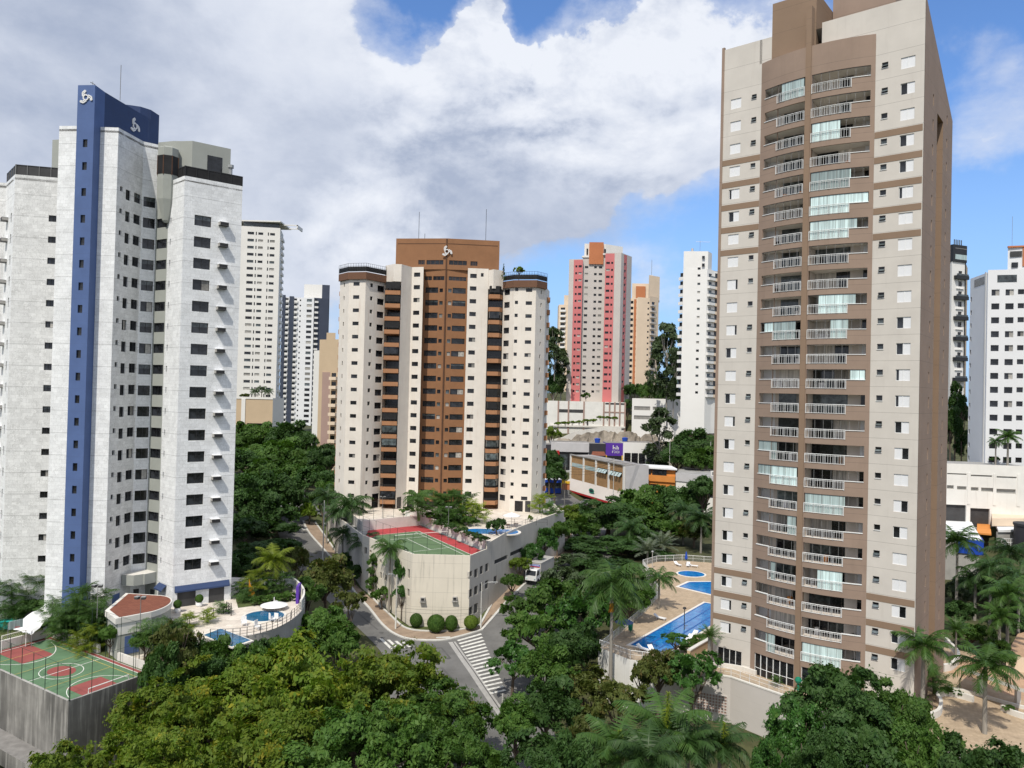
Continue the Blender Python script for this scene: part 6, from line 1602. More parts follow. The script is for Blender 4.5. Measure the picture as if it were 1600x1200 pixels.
 # curved pool
 c = onz(768, 831, 14.3); root = thing('swimming_pool', 'blue pool in the garden behind the tennis court, half hidden by a bush', 'swimming pool', c)
 pts = [(c.x + 5.0 * math.cos(t), c.y + (3.3 + .8 * math.cos(2 * t)) * math.sin(t)) for t in (2 * math.pi * i / 40 for i in range(40))]
 m = MB(); m.prism([(c.x + (x - c.x) * 1.10, c.y + (y - c.y) * 1.14) for x, y in pts], 14.2, 14.37, 'coping'); m.build('coping', root)
 m = MB(); m.cap(pts, 14.385, 'pool_water'); m.build('water', root)
 # parasol and tables
 q = onz(799, 823, 14.3); parasol('white parasol over a table beside the curved garden pool', (q.x, q.y, 14.3), 1.7, 'white_plastic')
 for px, py, lb in ((793, 825, 'low dark garden table near the white parasol'), (806, 824, 'low dark garden table beyond the white parasol')):
  q = onz(px, py, 14.3); root = thing('garden_table', lb, 'table', (q.x, q.y, 14.3)); m = MB(); m.lathe([(0, .70), (.5, .70), (.5, .74), (0, .74)], 'ochre_joint', (q.x, q.y, 14.3), 12); m.build('tabletop', root)
  m = MB()
  for k in range(4): m.tube([(q.x + .35 * math.cos(k * 1.57), q.y + .35 * math.sin(k * 1.57), 14.3), (q.x + .3 * math.cos(k * 1.57), q.y + .3 * math.sin(k * 1.57), 15.0)], .03, 'ochre_joint', 4)
  m.build('leg', root)
 fence('railing', 'dark railing between the pool deck and the ochre tower entrance', 'railing', [(*flat(770, 812, 15.3), 14.3), (*flat(855, 813, 15.3), 14.3)], 1.2, 2.2, 'dark_metal', .035, 2)
 fence('railing', 'thin pale railing on the podium parapet beside the pool deck', 'railing', [(*right.at(14, -.12), 14.8), (*right.at(31.4, -.12), 14.9)], .9, 2.4, 'steel_grey', .03, 2)
 fence('court_fence', 'tall thin green wire fence round the tennis court', 'fence', [(*ln.at(.2, -.1), 14.5), (*ln.at(ln.s[1], -.1), 14.5)], 3.6, 2.4, 'green_metal', .035, 2)
 fence('court_fence', 'tall wire fence on the street side edge of the tennis court podium', 'fence', [(-30.5, 147.5, 13.2), (Lw.x, Lw.y + .1, 13.2), (F0.x, F0.y + .12, 13.2), (F1.x - .1, F1.y + .12, 13.2), (*right.at(6.0, -.12), 13.2)], 3.4, 2.6, 'green_metal', .03, 2)
 for px, py, lb in ((597, 823, 'double headed court lamp at the far end of the tennis court'), (700, 843, 'court lamp on the garden side of the tennis court')):
  p = onz(px, py, 12.6); floodlight(lb, (p.x, p.y, 12.5), 6.0)
 return right
def parasol(label, loc, r, m):
 root = thing('parasol', label, 'parasol', loc)
 a = MB(); a.lathe([(r, 2.15), (r * .5, 2.5), (0, 2.75)], m, loc, 10); a.lathe([(r, 2.05), (r, 2.15)], m, loc, 10); a.build('canopy', root)
 a = MB(); a.tube([loc, (loc[0], loc[1], loc[2] + 2.7)], .03, 'grey_frame', 5); a.lathe([(.3, 0), (.3, .08), (0, .1)], 'concrete', loc, 10); a.build('pole', root)
def floodlight(label, loc, hgt, m='grey_frame'):
 root = thing('floodlight', label, 'floodlight', loc)
 a = MB(); a.tube([loc, (loc[0], loc[1], loc[2] + hgt)], .06, m, 6, .04); a.tube([(loc[0] - .35, loc[1], loc[2] + hgt), (loc[0] + .35, loc[1], loc[2] + hgt)], .035, m, 5); a.build('pole', root)
 for s in (-1, 1):
  a = MB(); a.box((loc[0] + .36 * s, loc[1] - .1, loc[2] + hgt + .05), (.42, .5, .26), 'inner_dark', .2 * s); a.box((loc[0] + .36 * s, loc[1] - .1, loc[2] + hgt + .20), (.46, .54, .06), 'steel_grey', .2 * s); a.build('lamp_head', root)
PODIUM_RIGHT = centre_podium()

def left_court():
 N, E, F = Vector((-42.8, 74.6)), Vector((-38.4, 83.0)), Vector((-56.7, 94.7)); W = N + F - E
 z = 8.3
 root = thing('court_podium', 'stained dark concrete podium under the sports court with stepped corner', 'podium', (N.x, N.y, 0))
 m = MB()
 for a, b in ((W, N), (N, E)): wall(m, Line([a, b]), -3, z + .45, 'concrete_dark'); 
 wall(m, Line([E, F, W]), -3, z, 'concrete_dark')
 for a, b in ((W, N), (N, E)):
  l = Line([a, b]); p0, p1, q0, q1 = l.at(0), l.at(l.L), l.at(0, -.25), l.at(l.L, -.25)
  m.face([(p0.x, p0.y, z + .45), (p1.x, p1.y, z + .45), (q1.x, q1.y, z + .45), (q0.x, q0.y, z + .45)], 'concrete'); m.face([(q1.x, q1.y, z), (q0.x, q0.y, z), (q0.x, q0.y, z + .45), (q1.x, q1.y, z + .45)], 'concrete')
 m.cap([(p.x, p.y) for p in (N, E, F, W)], z, 'concrete'); m.build('wall', root)
 w = MB(); l = Line([N, E]); strip(w, l, 5.6, 6.6, 2.0, 4.6, 'inner_dark', .03, .03); w.build('doorway', root)
 w = MB(); l = Line([W, N]); p = [l.at(-2, .0), l.at(l.L - .4, .0), l.at(l.L - .4, 2.2), l.at(-2, 2.2)]; w.prism([(q.x, q.y) for q in p[::-1]], 1.0, 2.6, 'concrete_dark', 'roof_slate'); w.build('annexe', root)
 ex = (E - F).normalized(); ey = (E - N).normalized(); Ls, Ws = (E - F).length, (E - N).length
 def P(u, v): q = W.lerp(N, u).lerp(F.lerp(E, u), v); return (q.x, q.y)       # u along, v across (0 near, 1 far)
 root = thing('sports_court', 'green and red sports court with worn white and yellow lines beside the marble tower', 'sports court', (N.x, N.y, z))
 m = MB(); m.cap([P(.0, .03), P(.99, .03), P(.99, .985), P(0, .985)], z + .012, 'court_red'); m.build('red_border', root)
 m = MB(); m.cap([P(.03, .03), P(.975, .03), P(.975, .93), P(.03, .93)], z + .020, 'court_green'); m.build('green_surface', root)
 def quad(a, b, c, d, m_): mm.cap([P(*a), P(*b), P(*c), P(*d)], z + .028, m_)
 mm = MB(); quad((.03, .30), (.30, .30), (.30, .68), (.03, .68), 'court_red'); quad((.80, .22), (.975, .22), (.975, .62), (.80, .62), 'court_red')
 c = P(.565, .45); mm.cap([(c[0] + ex.x * 1.75 * math.cos(t) + ey.x * 1.35 * math.sin(t), c[1] + ex.y * 1.75 * math.cos(t) + ey.y * 1.35 * math.sin(t)) for t in (2 * math.pi * i / 28 for i in range(28))], z + .029, 'court_red'); mm.build('red_key', root)
 m = MB(); zl = z + .036
 for a, b in (((.03, .93), (.975, .93)), ((.565, .03), (.565, .93)), ((.03, .03), (.03, .93)), ((.975, .03), (.975, .93))): line_on(m, P(*a), P(*b), zl, .09, 'line_white')
 arc_on(m, c, 2.5, 0, 2 * math.pi, zl, .09, 'line_white', (ex.x, ex.y), (ey.x * .85, ey.y * .85), 40)
 c2 = P(.03, .47); arc_on(m, c2, 5.0, -1.35, 1.35, zl + .002, .09, 'line_white', (ex.x * 1.3, ex.y * 1.3), (ey.x * .8, ey.y * .8), 30)
 c3 = P(.975, .45); arc_on(m, c3, 4.2, math.pi - 1.3, math.pi + 1.3, zl + .002, .09, 'line_white', (ex.x * 1.1, ex.y * 1.1), (ey.x * .8, ey.y * .8), 30); m.build('white_lines', root)
 m = MB()
 for a, b in (((.18, .85), (.95, .85)), ((.42, .03), (.42, .85)), ((.72, .03), (.72, .85)), ((.18, .03), (.18, .85))): line_on(m, P(*a), P(*b), zl + .006, .07, 'line_yellow')
 m.build('yellow_lines', root)
 # kerb walls at the far side
 m = MB()
 for a, b in ((F, W), ): pass
 l = Line([Vector((W.x - .3, W.y)) - ex * .3, F + ey * .15 - ex * .3, E + ey * .25 - ex * 1.0]); strip(m, l, 0, l.s[1] + 10.5, z - .2, z + .95, 'parapet_white', 0, .3); strip(m, l, l.s[1] + 14.5, l.L, z - .2, z + .85, 'parapet_white', 0, .3)
 tag(m.build('low_wall', None, (F.x, F.y, z)), 'low pale wall along the garden side of the sports court', 'wall')
 # goals
 def goal(label, u, v0, v1, sgn, gh=2.0):
  a, b = Vector(P(u, v0)), Vector(P(u, v1)); root = thing('goal', label, 'goal', (a.x, a.y, z)); g = MB()
  g.tube([(a.x, a.y, z), (a.x, a.y, z + gh), (b.x, b.y, z + gh), (b.x, b.y, z)], .055, 'line_white', 6); g.build('frame', root)
  g = MB(); o = ex * sgn
  for q in (a, b): g.tube([(q.x, q.y, z + gh), (q.x + o.x * .8, q.y + o.y * .8, z + .6 * gh), (q.x + o.x * 1.0, q.y + o.y * 1.0, z + .03)], .03, 'steel_grey', 4)
  g.tube([(a.x + o.x, a.y + o.y, z + .03), (b.x + o.x, b.y + o.y, z + .03)], .03, 'steel_grey', 4)
  for k in range(1, 12 if gh > 1 else 1):
   q = a.lerp(b, k / 12); g.tube([(q.x, q.y, z + 2), (q.x + o.x * .8, q.y + o.y * .8, z + 1.2), (q.x + o.x, q.y + o.y, z + .03)], .008, 'line_white', 3)
  g.build('net', root)
 goal('white football goal at the garden end of the sports court', .045, .33, .62, -1); goal('low white goal frame along the tree shaded end of the sports court', .972, .25, .72, .02, .75)
 # hoop
 for u, s, lb in ((.01, 1, 'basketball stand behind the garden end goal of the sports court'),):
  q = Vector(P(u, .47)); root = thing('basketball_hoop', lb, 'basketball hoop', (q.x, q.y, z)); g = MB(); t = q + ex * s * 1.2
  g.tube([(q.x, q.y, z), (q.x, q.y, z + 2.9), (t.x, t.y, z + 3.1)], .06, 'green_metal', 6); g.build('post', root)
  g = MB(); g.box((t.x, t.y, z + 3.1), (.08, 1.5, .95), 'curtain_glass', math.atan2(ex.y, ex.x)); g.build('backboard', root)
  g = MB(); c = t + ex * s * .35; g.tube([(c.x + .24 * math.cos(k * .785), c.y + .24 * math.sin(k * .785), z + 2.85) for k in range(9)], .02, 'red_sign', 4); g.build('rim', root)
 nl = Line([W, N])
 fence('court_fence', 'thin dark posts and wires along the stained street wall of the sports court', 'fence', [(W.x + .1, W.y + .05, z + .4), (N.x + .05, N.y + .12, z + .4)], 3.3, 2.3, 'green_metal', .035, 1)
 fence('court_fence', 'thin dark fence over the tree shaded end of the sports court', 'fence', [(N.x - .05, N.y + .15, z + .4), (E.x - .15, E.y - .05, z + .4)], 3.6, 2.6, 'green_metal', .03, 1)
 fence('court_fence', 'tall slim fence between the sports court and the palm garden', 'fence', [(F.x, F.y, z), (E.x - .3, E.y + .1, z)], 5.2, 3.0, 'green_metal', .03, 1)
 for px, py, lb in ((150, 1016, 'twin headed floodlight in front of the palm garden beside the sports court'), (217, 1040, 'twin headed floodlight between the pavilion and the sports court')):
  p = onz(px, py, z); floodlight(lb, (p.x, p.y, z), 7.6)
 # garden level behind
 g = MB(); pl = [(E.x + .05, E.y + .1), (-36.4, 86.9), (-40.8, 89.6), (-41.4, 93.5), (-44.2, 97.4), (-48, 104), (-95, 106), (-95, 96), (-80, 78), (W.x - .2, W.y + .1), (F.x - .02, F.y + .02)]
 g.prism(pl, -2, z - .03, 'concrete', 'lawn'); tag(g.build('garden_deck', None, (-60, 95, 0)), kind='structure')
 m = MB(); m.cap([flat(178, 1002, z), flat(205, 1030, z), flat(252, 1052, z), flat(262, 1045, z), flat(225, 1010, z), flat(205, 1000, z)], z + .01, 'stone_paving'); tag(m.build('path', None, (-44, 88, z)), kind='structure')
 # dark shaded service yard and shade cloth
 q = onz(45, 965, 9.0); m = MB(); P0 = [onz(13, 974, 10.5), onz(50, 985, 10.3), onz(82, 952, 11.2), onz(72, 938, 11.8)]
 n = 8; grid = []
 for i in range(n + 1):
  for j in range(n + 1):
   a = P0[0].lerp(P0[1], j / n).lerp(P0[3].lerp(P0[2], j / n), i / n); a.z += .16 * math.sin(j * 2.2) * (.4 + .6 * i / n) + .1 * math.sin(i * 1.7) - .5; grid.append(a)
 for i in range(n):
  for j in range(n): k = i * (n + 1) + j; m.face([grid[k], grid[k + 1], grid[k + n + 2], grid[k + n + 1]], 'roof_white')
 r = thing('shade_cloth', 'rumpled white shade cloth stretched over the yard by the palm garden', 'awning', q); m.build('cloth', r)
 m = MB()
 for a in P0: m.tube([(a.x, a.y, z - .1), a], .05, 'grey_frame', 5)
 m.build('post', r)
 q = onz(6, 982, z); m = MB(); m.box((q.x, q.y, z + .5), (2.8, 1.0, .9), 'turquoise', .3); m.box((q.x, q.y, z + 1.0), (3.0, 1.2, .1), 'turquoise', .3); tag(m.build('storage_box', None, (q.x, q.y, z)), 'turquoise storage box at the picture margin beside the goal', 'box')
 # pavilion
 z0, zr = 8.2, 13.0
 arc = [(-44.9 + 3.4 * math.cos(t), 92.6 + 4.4 * math.sin(t)) for t in (-.62 + 2.0 * i / 12 for i in range(13))]
 out = [(-44.7, 87.3)] + arc + [(-48.8, 97.5), (-47.4, 90.2)]
 r = thing('pavilion', 'small pavilion with a rounded brown tiled roof at the foot of the marble tower', 'pavilion', (-45, 91, z0))
 m = MB(); m.prism(out, z0, zr - .55, 'grey_green', 'concrete'); m.build('wall', r)
 c = Vector((sum(p[0] for p in out) / len(out), sum(p[1] for p in out) / len(out)))
 big = [tuple(c + (Vector(p) - c) * 1.06) for p in out]; sml = [tuple(c + (Vector(p) - c) * .97) for p in out]
 m = MB(); m.prism(big, zr - .55, zr + .12, 'parapet_white', None)
 for i in range(len(out)):
  j = (i + 1) % len(out); m.face([(*big[i], zr + .12), (*big[j], zr + .12), (*sml[j], zr + .12), (*sml[i], zr + .12)], 'parapet_white') if False else None
 m.build('parapet', r)
 m = MB(); m.cap(sml, zr + .14, 'roof_brown'); m.build('roof', r)
 l = Line([out[-1], out[0]]); m = MB(); strip(m, l, .9, 2.0, z0, z0 + 2.2, 'white_wall', .04, .04); m.build('door', r)
 l = Line([out[0], out[1]]); m = MB(); strip(m, l, .8, 2.4, z0 + .5, z0 + 2.6, 'blue_paint', .04, .04); strip(m, l, .0, l.L, z0 + 2.9, zr - .6, 'white_wall', .06, .06); m.build('blue_door', r)
left_court()

def left_terrace():
 z = 11.0
 cur = smooth_line([(-38.6, 88.5), (-35.0, 87.4), (-31.0, 88.0), (-28.2, 91.0), (-26.9, 95.5), (-26.9, 100.2), (-28.0, 105.0), (-30.5, 110.0), (-34, 115)], 5)
 out = [(p.x, p.y) for p in cur] + [(-78, 118), (-78, 105.5), (-48.4, 105), (-44.0, 98.0), (-41.2, 93.6), (-40.6, 90.0)]
 m = MB(); m.prism(out, -1, z, 'concrete', 'stone_paving'); tag(m.build('pool_terrace', None, (-35, 95, 0)), kind='structure')
 # low white wall on the back half of the curve
 wl = Line([(p.x, p.y) for p in cur if p.y > 98.5]); m = MB(); strip(m, wl, 0, wl.L, z, z + 1.3, 'parapet_white', -.05, .25); tag(m.build('terrace_wall', None, (-27, 100, z)), 'curved white wall at the far end of the round pool terrace', 'wall')
 m = MB(); q = onz(466, 940, z); m.box((q.x, q.y, z + 1.15), (.35, 2.2, 2.3), 'purple_sign', .12); tag(m.build('shower_wall', None, (q.x, q.y, z)), 'tall purple wall slab at the far end of the round pool terrace', 'wall')
 rl = [(*p, z + .02) for p in [(q_.x * 1.0, q_.y) for q_ in cur if q_.y < 103 and q_.x > -34.5]]
 rl = [((x + .15 if x < -27 else x - .15), y, zz) for x, y, zz in rl]
 fence('railing', 'curved dark railing round the outer edge of the round pool terrace', 'railing', rl, 1.05, 1.6, 'dark_metal', .04, 3)
 fence('railing', 'straight dark railing between the tower doors and the pools', 'railing', [(*flat(296, 972, z + .3), z), (*flat(318, 969, z), z), (*flat(348, 958, z), z), (*flat(361, 955.5, z), z)], 1.1, 1.6, 'dark_metal', .045, 3)
 fence('railing', 'short dark step railing next to the potted bush by the tower doors', 'railing', [(*flat(354, 948, z + .6), z), (*flat(361, 962, z), z)], 1.25, 1.1, 'dark_metal', .06, 4)
 c = onz(413, 963, z)
 root = thing('swimming_pool', 'round blue pool with a pale rim on the terrace of the marble tower', 'swimming pool', c)
 m = MB(); m.lathe([(2.72, 0), (2.72, .08), (2.42, .09), (2.42, .03)], 'coping', c, 40); m.build('coping', root)
 m = MB(); m.cap([(c.x + 2.42 * math.cos(t), c.y + 2.42 * math.sin(t)) for t in (2 * math.pi * i / 40 for i in range(40))], z + .035, 'pool_water_deep'); m.build('water', root)
 pl = [flat(318, 993, z), flat(345, 983, z), flat(392, 1001, z), flat(362, 1011, z)]; pl = pl[::-1]
 c2 = onz(350, 1000, z); root = thing('swimming_pool', 'angular blue pool half covered by tree crowns below the round pool', 'swimming pool', c2)
 m = MB(); cc = Vector((sum(p[0] for p in pl) / 4, sum(p[1] for p in pl) / 4)); bg = [tuple(cc + (Vector(p) - cc) * 1.12) for p in pl]
 m.prism(bg, z - .1, z + .05, 'coping'); m.build('coping', root)
 m = MB(); m.cap(pl, z + .07, 'pool_water_deep'); m.build('water', root)
 # lawn behind the pool
 m = MB(); m.cap([flat(372, 950, z), flat(400, 946, z), flat(455, 940, z), flat(458, 918, z), (-35.5, 113), (-37.2, 104)], z + .01, 'lawn'); tag(m.build('lawn', None, (-32, 105, z)), kind='structure')
 # flat white parasol, chairs, pots
 q = onz(428, 952, z); root = thing('parasol', 'flat white parasol lying low beside the round pool', 'parasol', (q.x, q.y, z)); a = MB(); a.lathe([(1.75, .55), (.9, .8), (0, .95)], 'white_plastic', q, 14); a.lathe([(0, .54), (1.75, .55)], 'white_plastic', q, 14); a.build('canopy', root); a = MB(); a.tube([q, (q.x, q.y, z + 1.6)], .05, 'white_plastic', 5); a.lathe([(.35, 0), (.3, .9), (0, .9)], 'white_plastic', (q.x, q.y + .6, z), 8); a.build('stand', root)
 for k, (px, py, rz, lb) in enumerate(((381, 978, .4, 'white plastic chair alone between the two pools of the marble tower'), (403, 984, 1.2, 'white sun chair by the railing, closest to the angular pool'), (425, 972, 2.2, 'white plastic chair touching the round pool rim, beside another one'), (434, 971, 2.8, 'white plastic chair closest to the railing at the round pool'))):
  q = onz(px, py, z); chair(lb, (q.x, q.y, z), rz)
 for px, py, s, lb in ((311, 948, 1.0, 'clipped round bush in a white pot between the two dark shutter doors'), (277, 957, 1.0, 'clipped bush in a white pot at the corner of the marble tower')):
  q = onz(px, py, z); pot_bush(lb, (q.x, q.y, z), s)
_CH = None
def chair(label, loc, rz):
 global _CH
 if _CH is None:
  s = MB(); s.box((0, 0, .42), (.62, .6, .06), 'white_plastic'); b = MB(); b.box((0, .31, .78), (.6, .06, .7), 'white_plastic'); a = MB(); a.box((0, 0, .62), (.06, .55, .05), 'white_plastic'); l = MB(); l.tube([(0, 0, 0), (0, 0, .42)], .03, 'white_plastic', 5)
  _CH = (s.mesh('seat'), b.mesh('backrest'), a.mesh('armrest'), l.mesh('leg'))
 r = thing('garden_chair', label, 'chair', loc, rz, 'white chairs by the pools')
 inst('seat', _CH[0], r, (0, 0, 0)); inst('backrest', _CH[1], r, (0, 0, 0))
 for x in (-.31, .31): inst('armrest', _CH[2], r, (x, 0, 0))
 for x in (-.27, .27):
  for y in (-.26, .28): inst('leg', _CH[3], r, (x, y, 0))
def pot_bush(label, loc, s):
 r = thing('potted_bush', label, 'potted plant', loc); a = MB(); a.lathe([(.28 * s, 0), (.42 * s, .25 * s), (.36 * s, .6 * s), (0, .6 * s)], 'white_plastic', loc, 14); a.build('pot', r)
 POTS.append((r, s))
POTS = []
left_terrace()

def lounger(label, loc, rz, group='white sun loungers by the lap pool'):
 r = thing('sun_lounger', label, 'sun lounger', loc, rz, group)
 if 'lg' not in _LG:
  a = MB(); a.box((0, -.3, .32), (.66, 1.3, .07), 'white_plastic'); b = MB(); b.face([(-.33, .35, .34), (.33, .35, .34), (.33, .95, .72), (-.33, .95, .72)], 'white_plastic'); b.face([(-.33, .95, .66), (.33, .95, .66), (.33, .35, .28), (-.33, .35, .28)], 'white_plastic'); c = MB(); c.box((0, 0, .16), (.06, .06, .32), 'white_plastic')
  _LG['lg'] = (a.mesh('seat'), b.mesh('backrest'), c.mesh('leg'))
 inst('seat', _LG['lg'][0], r, (0, 0, 0)); inst('backrest', _LG['lg'][1], r, (0, 0, 0))
 for x in (-.28, .28):
  for y in (-.85, .35): inst('leg', _LG['lg'][2], r, (x, y, 0))
_LG = {}
def right_terrace():
 z = 6.8
 left = [(12.2, 99.6), (16.6, 107.8), (21.5, 117.5), (25.6, 127), (26.6, 140), (26.4, 148.8), (30, 152.8), (35.5, 154.6), (46, 152)]
 front = [(62, 62), (46, 69.5), (38.4, 76.8), (31.2, 85.3), (26.9, 90.4), (21.8, 92.6), (18.6, 94.4), (15.6, 95.2)]
 out = [(46, 152), (64, 135), (74, 100), (76, 62)] + front + left[:-1]
 out = out[::-1]
 m = MB(); m.prism(out, -3, z, 'garden_wall', 'sand_paving')
 o = tag(m.build('terrace', None, (40, 95, -3)), kind='structure')
 # garden wall details
 gl = Line([(26.9, 90.4), (31.2, 85.3)]); gl2 = Line([(26.9, 90.4), (31.2, 85.3), (38.4, 76.8)])
 root = thing('garden_wall', 'tall plain beige garden wall with a lattice vent under the taupe tower', 'wall', (26.9, 90.4, -2))
 b = MB(); full = Line([(18.6, 94.4), (21.8, 92.6), (26.9, 90.4), (31.2, 85.3), (38.4, 76.8), (46, 69.5), (62, 62)])
 wall(b, full, -3, z + .12, 'garden_wall', [], off=.06); strip(b, full, 0, full.L, z + .0, z + .16, 'parapet_white', .1, .35); b.build('wall', root)
 st = MB(); l3 = Line([(12.2, 99.6), (15.6, 95.2), (18.6, 94.4)]); wall(st, l3, -3, z + .25, 'white_wall', off=.05); st.build('pool_corner_wall', root)
 gl = Line([(21.8, 92.6), (26.9, 90.4)]); v = MB(); ua, ub = hit(gl, 1080, 1095)[0], hit(gl, 1136, 1105)[0]; zb, za = hit(gl, 1108, 1083)[1], hit(gl, 1108, 1111)[1]
 q = [gl.at(ua, .08), gl.at(ub, .08)]
 v.face([(q[0].x, q[0].y, za), (q[1].x, q[1].y, za), (q[1].x, q[1].y, zb), (q[0].x, q[0].y, zb)], 'far_rose')
 for k in range(13):
  p = gl.at(ua + (ub - ua) * k / 12, .12); v.box((p.x, p.y, (za + zb) / 2), (.09, .1, zb - za), 'garden_wall', gl.rot(.1))
 for k in range(7):
  p = gl.at((ua + ub) / 2, .115); v.box((p.x, p.y, za + (zb - za) * k / 6), (ub - ua, .09, .07), 'garden_wall', gl.rot(.1))
 v.build('lattice_vent', root)
 v = MB(); v.face([(*gl.at(ua - .3, .1), -.2), (*gl.at(ub - .8, .1), -.2), (*gl.at(ub - .8, .1), .1), (*gl.at(ua - .3, .1), .1)], 'inner_dark'); v.build('wall_slot', root)
 rr_ = fence('railing', 'pale railing of close set white balusters on top of the beige garden wall', 'railing', [(*full.at(5.6, -.15), z + .15), (*full.at(full.s[2], -.15), z + .15), (*full.at(full.s[3] + 2, -.15), z + .15)], .95, 1.3, 'white_metal', .03, 2, net=None)
 m = MB(); a, b_ = full.at(5.6, -.15), full.at(full.s[3], -.15); rail_along([(a.x, a.y, z + .15), (*full.at(full.s[2], -.15), z + .15), (b_.x, b_.y, z + .15)], .9, m, 'white_metal', 9, 1, .015, .015, vertical=.14)
 m.build('baluster', rr_)
 # curved planter kerb in front of the bowed front
 pc = smooth_line([flat(1108, 1042, z), flat(1130, 1043, z), flat(1160, 1048, z), flat(1182, 1055, z)], 5); m = MB(); l = Line(pc); strip(m, l, 0, l.L, z, z + .55, 'parapet_white', .2, .3); tag(m.build('planter_kerb', None, (*pc[0], z)), 'low curving cream planter wall under the glazed doors of the taupe tower', 'planter')
 # pools
 def pool(label, pts, m_w='pool_water', lanes=()):
  c = Vector((sum(p[0] for p in pts) / len(pts), sum(p[1] for p in pts) / len(pts))); root = thing('swimming_pool', label, 'swimming pool', (c.x, c.y, z)); m = MB()
  ar = sum(a[0] * b[1] - b[0] * a[1] for a, b in zip(pts, pts[1:] + pts[:1]))
  if ar < 0: pts = pts[::-1]
  L = Line(list(pts) + [pts[0]])
  big = []
  for i, p in enumerate(pts):
   a, b = Vector(pts[i - 1]), Vector(pts[(i + 1) % len(pts)]); p = Vector(p); n = ((p - a).normalized() + (p - b).normalized())
   n = n.normalized() if n.length > .05 else Vector(((b - a).y, -(b - a).x)).normalized()
   big.append(tuple(p + n * (.75 if len(pts) < 8 else .35)))
  m.prism(big, z - .1, z + .05, 'coping'); m.build('coping', root)
  m = MB(); m.cap(pts, z + .06, m_w); m.build('water', root)
  m = MB()
  for a, b in lanes: line_on(m, a, b, z + .068, .28, 'pool_tile')
  for a, b in zip(pts, pts[1:] + pts[:1]):
   if len(pts) < 8: line_on(m, a, b, z + .066, .22, 'pool_tile')
  if m.f: m.build('lane_line', root)
 A, B = Vector(flat(987, 1008, z)), Vector(flat(1110, 938, z)); d = (B - A).normalized(); n = Vector((d.y, -d.x)); w = (Vector(flat(1030, 1018, z)) - A).dot(n); w = max(w, 5.0)
 ln_ = 26.5
 pool('long bright blue lap pool with two dark lane lines beside the taupe tower', [tuple(A), tuple(A + n * w), tuple(A + n * w + d * ln_), tuple(A + d * ln_)], lanes=[(A + n * w * .36 + d * .8, A + n * w * .36 + d * (ln_ - .8)), (A + n * w * .70 + d * .8, A + n * w * .70 + d * (ln_ - .8))])
 p0, p1, p2 = flat(1062, 917, z), flat(1078, 910, z), flat(1112, 928, z)
 pool('small angular blue pool between the lap pool and the round pool', [p0, flat(1112, 929, z), (43, 131), (40.5, 137.5), p1])
 c = onz(1080, 897, z); pool('small round blue pool at the far end of the sandy pool deck', [(c.x + 2.45 * math.cos(t), c.y + 2.3 * math.sin(t)) for t in (2 * math.pi * i / 32 for i in range(32))])
 # fences
 P = [(12.4, 99.4), (16.5, 107.4), (21.3, 117.2), (25.4, 126.8), (26.4, 140)]
 root = fence('fence', 'white picket fence along the tree side of the lap pool', 'fence', [(x + .2, y, z) for x, y in P], 1.15, 2.2, 'white_metal', .035, 2)
 m = MB(); rail_along([(x + .2, y, z) for x, y in P], 1.1, m, 'white_metal', 99, 1, .02, .02, vertical=.16); m.build('picket', root)
 P = [(26.4, 140), (26.5, 148.6), (30, 152.6), (35.5, 154.3), (46, 151.8)]
 root = fence('fence', 'white picket fence curving behind the round pool at the deck end', 'fence', [(x, y, z) for x, y in P], 1.25, 2.0, 'white_metal', .035, 2)
 m = MB(); rail_along([(x, y, z) for x, y in P], 1.2, m, 'white_metal', 99, 1, .02, .02, vertical=.17); m.build('picket', root)
 P = [(12.3, 99.3), (15.7, 95.5), (18.6, 94.7), (21.0, 94.2)]
 root = fence('fence', 'white picket fence over the pale corner wall at the near end of the lap pool', 'fence', [(x, y, z + .2) for x, y in P], 1.1, 1.6, 'white_metal', .035, 2)
 m = MB(); rail_along([(x, y, z + .2) for x, y in P], 1.05, m, 'white_metal', 99, 1, .02, .02, vertical=.16); m.build('picket', root)
 # loungers, bin, umbrellas
 for px, py, rz, lb in ((1059, 884, .4, 'white sun lounger under the far fence, beside the folded blue parasol'), (1075, 885, -.3, 'white sun lounger under the far fence, centre of its row'), (1083, 886, 1.2, 'white sun lounger under the far fence at the tower end of its row'), (1031, 968, .9, 'white sun lounger alone on the tree side of the lap pool'),
                           (1083, 995, -.7, 'white sun lounger next to the lap pool lamp, farther of two'), (1075, 1001, -.7, 'white sun lounger next to the lap pool lamp, nearer of two'), (1020, 1019, .3, 'white sun lounger at the near end of the lap pool, close to the fence'), (1005, 1017, .8, 'white sun lounger at the pool corner beside the tall drooping palm')):
  q = onz(px, py, z); lounger(lb, (q.x, q.y, z), rz)
 q = onz(1072, 882, z); root = thing('parasol', 'folded dark blue parasol by the far pool fence', 'parasol', q); a = MB(); a.lathe([(.12, .9), (.32, 1.2), (.10, 2.5), (0, 2.6)], 'blue_plastic', q, 8); a.build('canopy', root); a = MB(); a.tube([q, (q.x, q.y, z + .95)], .03, 'grey_frame', 5); a.build('pole', root)
 q = onz(975, 995, z); root = thing('parasol', 'open dark blue parasol at the near corner of the lap pool', 'parasol', q); a = MB(); a.lathe([(1.3, 2.0), (.6, 2.35), (0, 2.5)], 'navy_paint', q, 10); a.build('canopy', root); a = MB(); a.tube([q, (q.x, q.y, z + 2.4)], .03, 'grey_frame', 5); a.build('pole', root)
 q = onz(985, 988, z); root = thing('litter_bin', 'green litter bin hanging at the lap pool fence', 'bin', q); a = MB(); a.lathe([(.30, .3), (.36, 1.2), (.38, 1.25), (0, 1.45)], 'green_plastic', q, 12); a.build('body', root); a = MB(); a.tube([q, (q.x, q.y, z + .4)], .05, 'green_plastic', 5); a.build('foot', root)
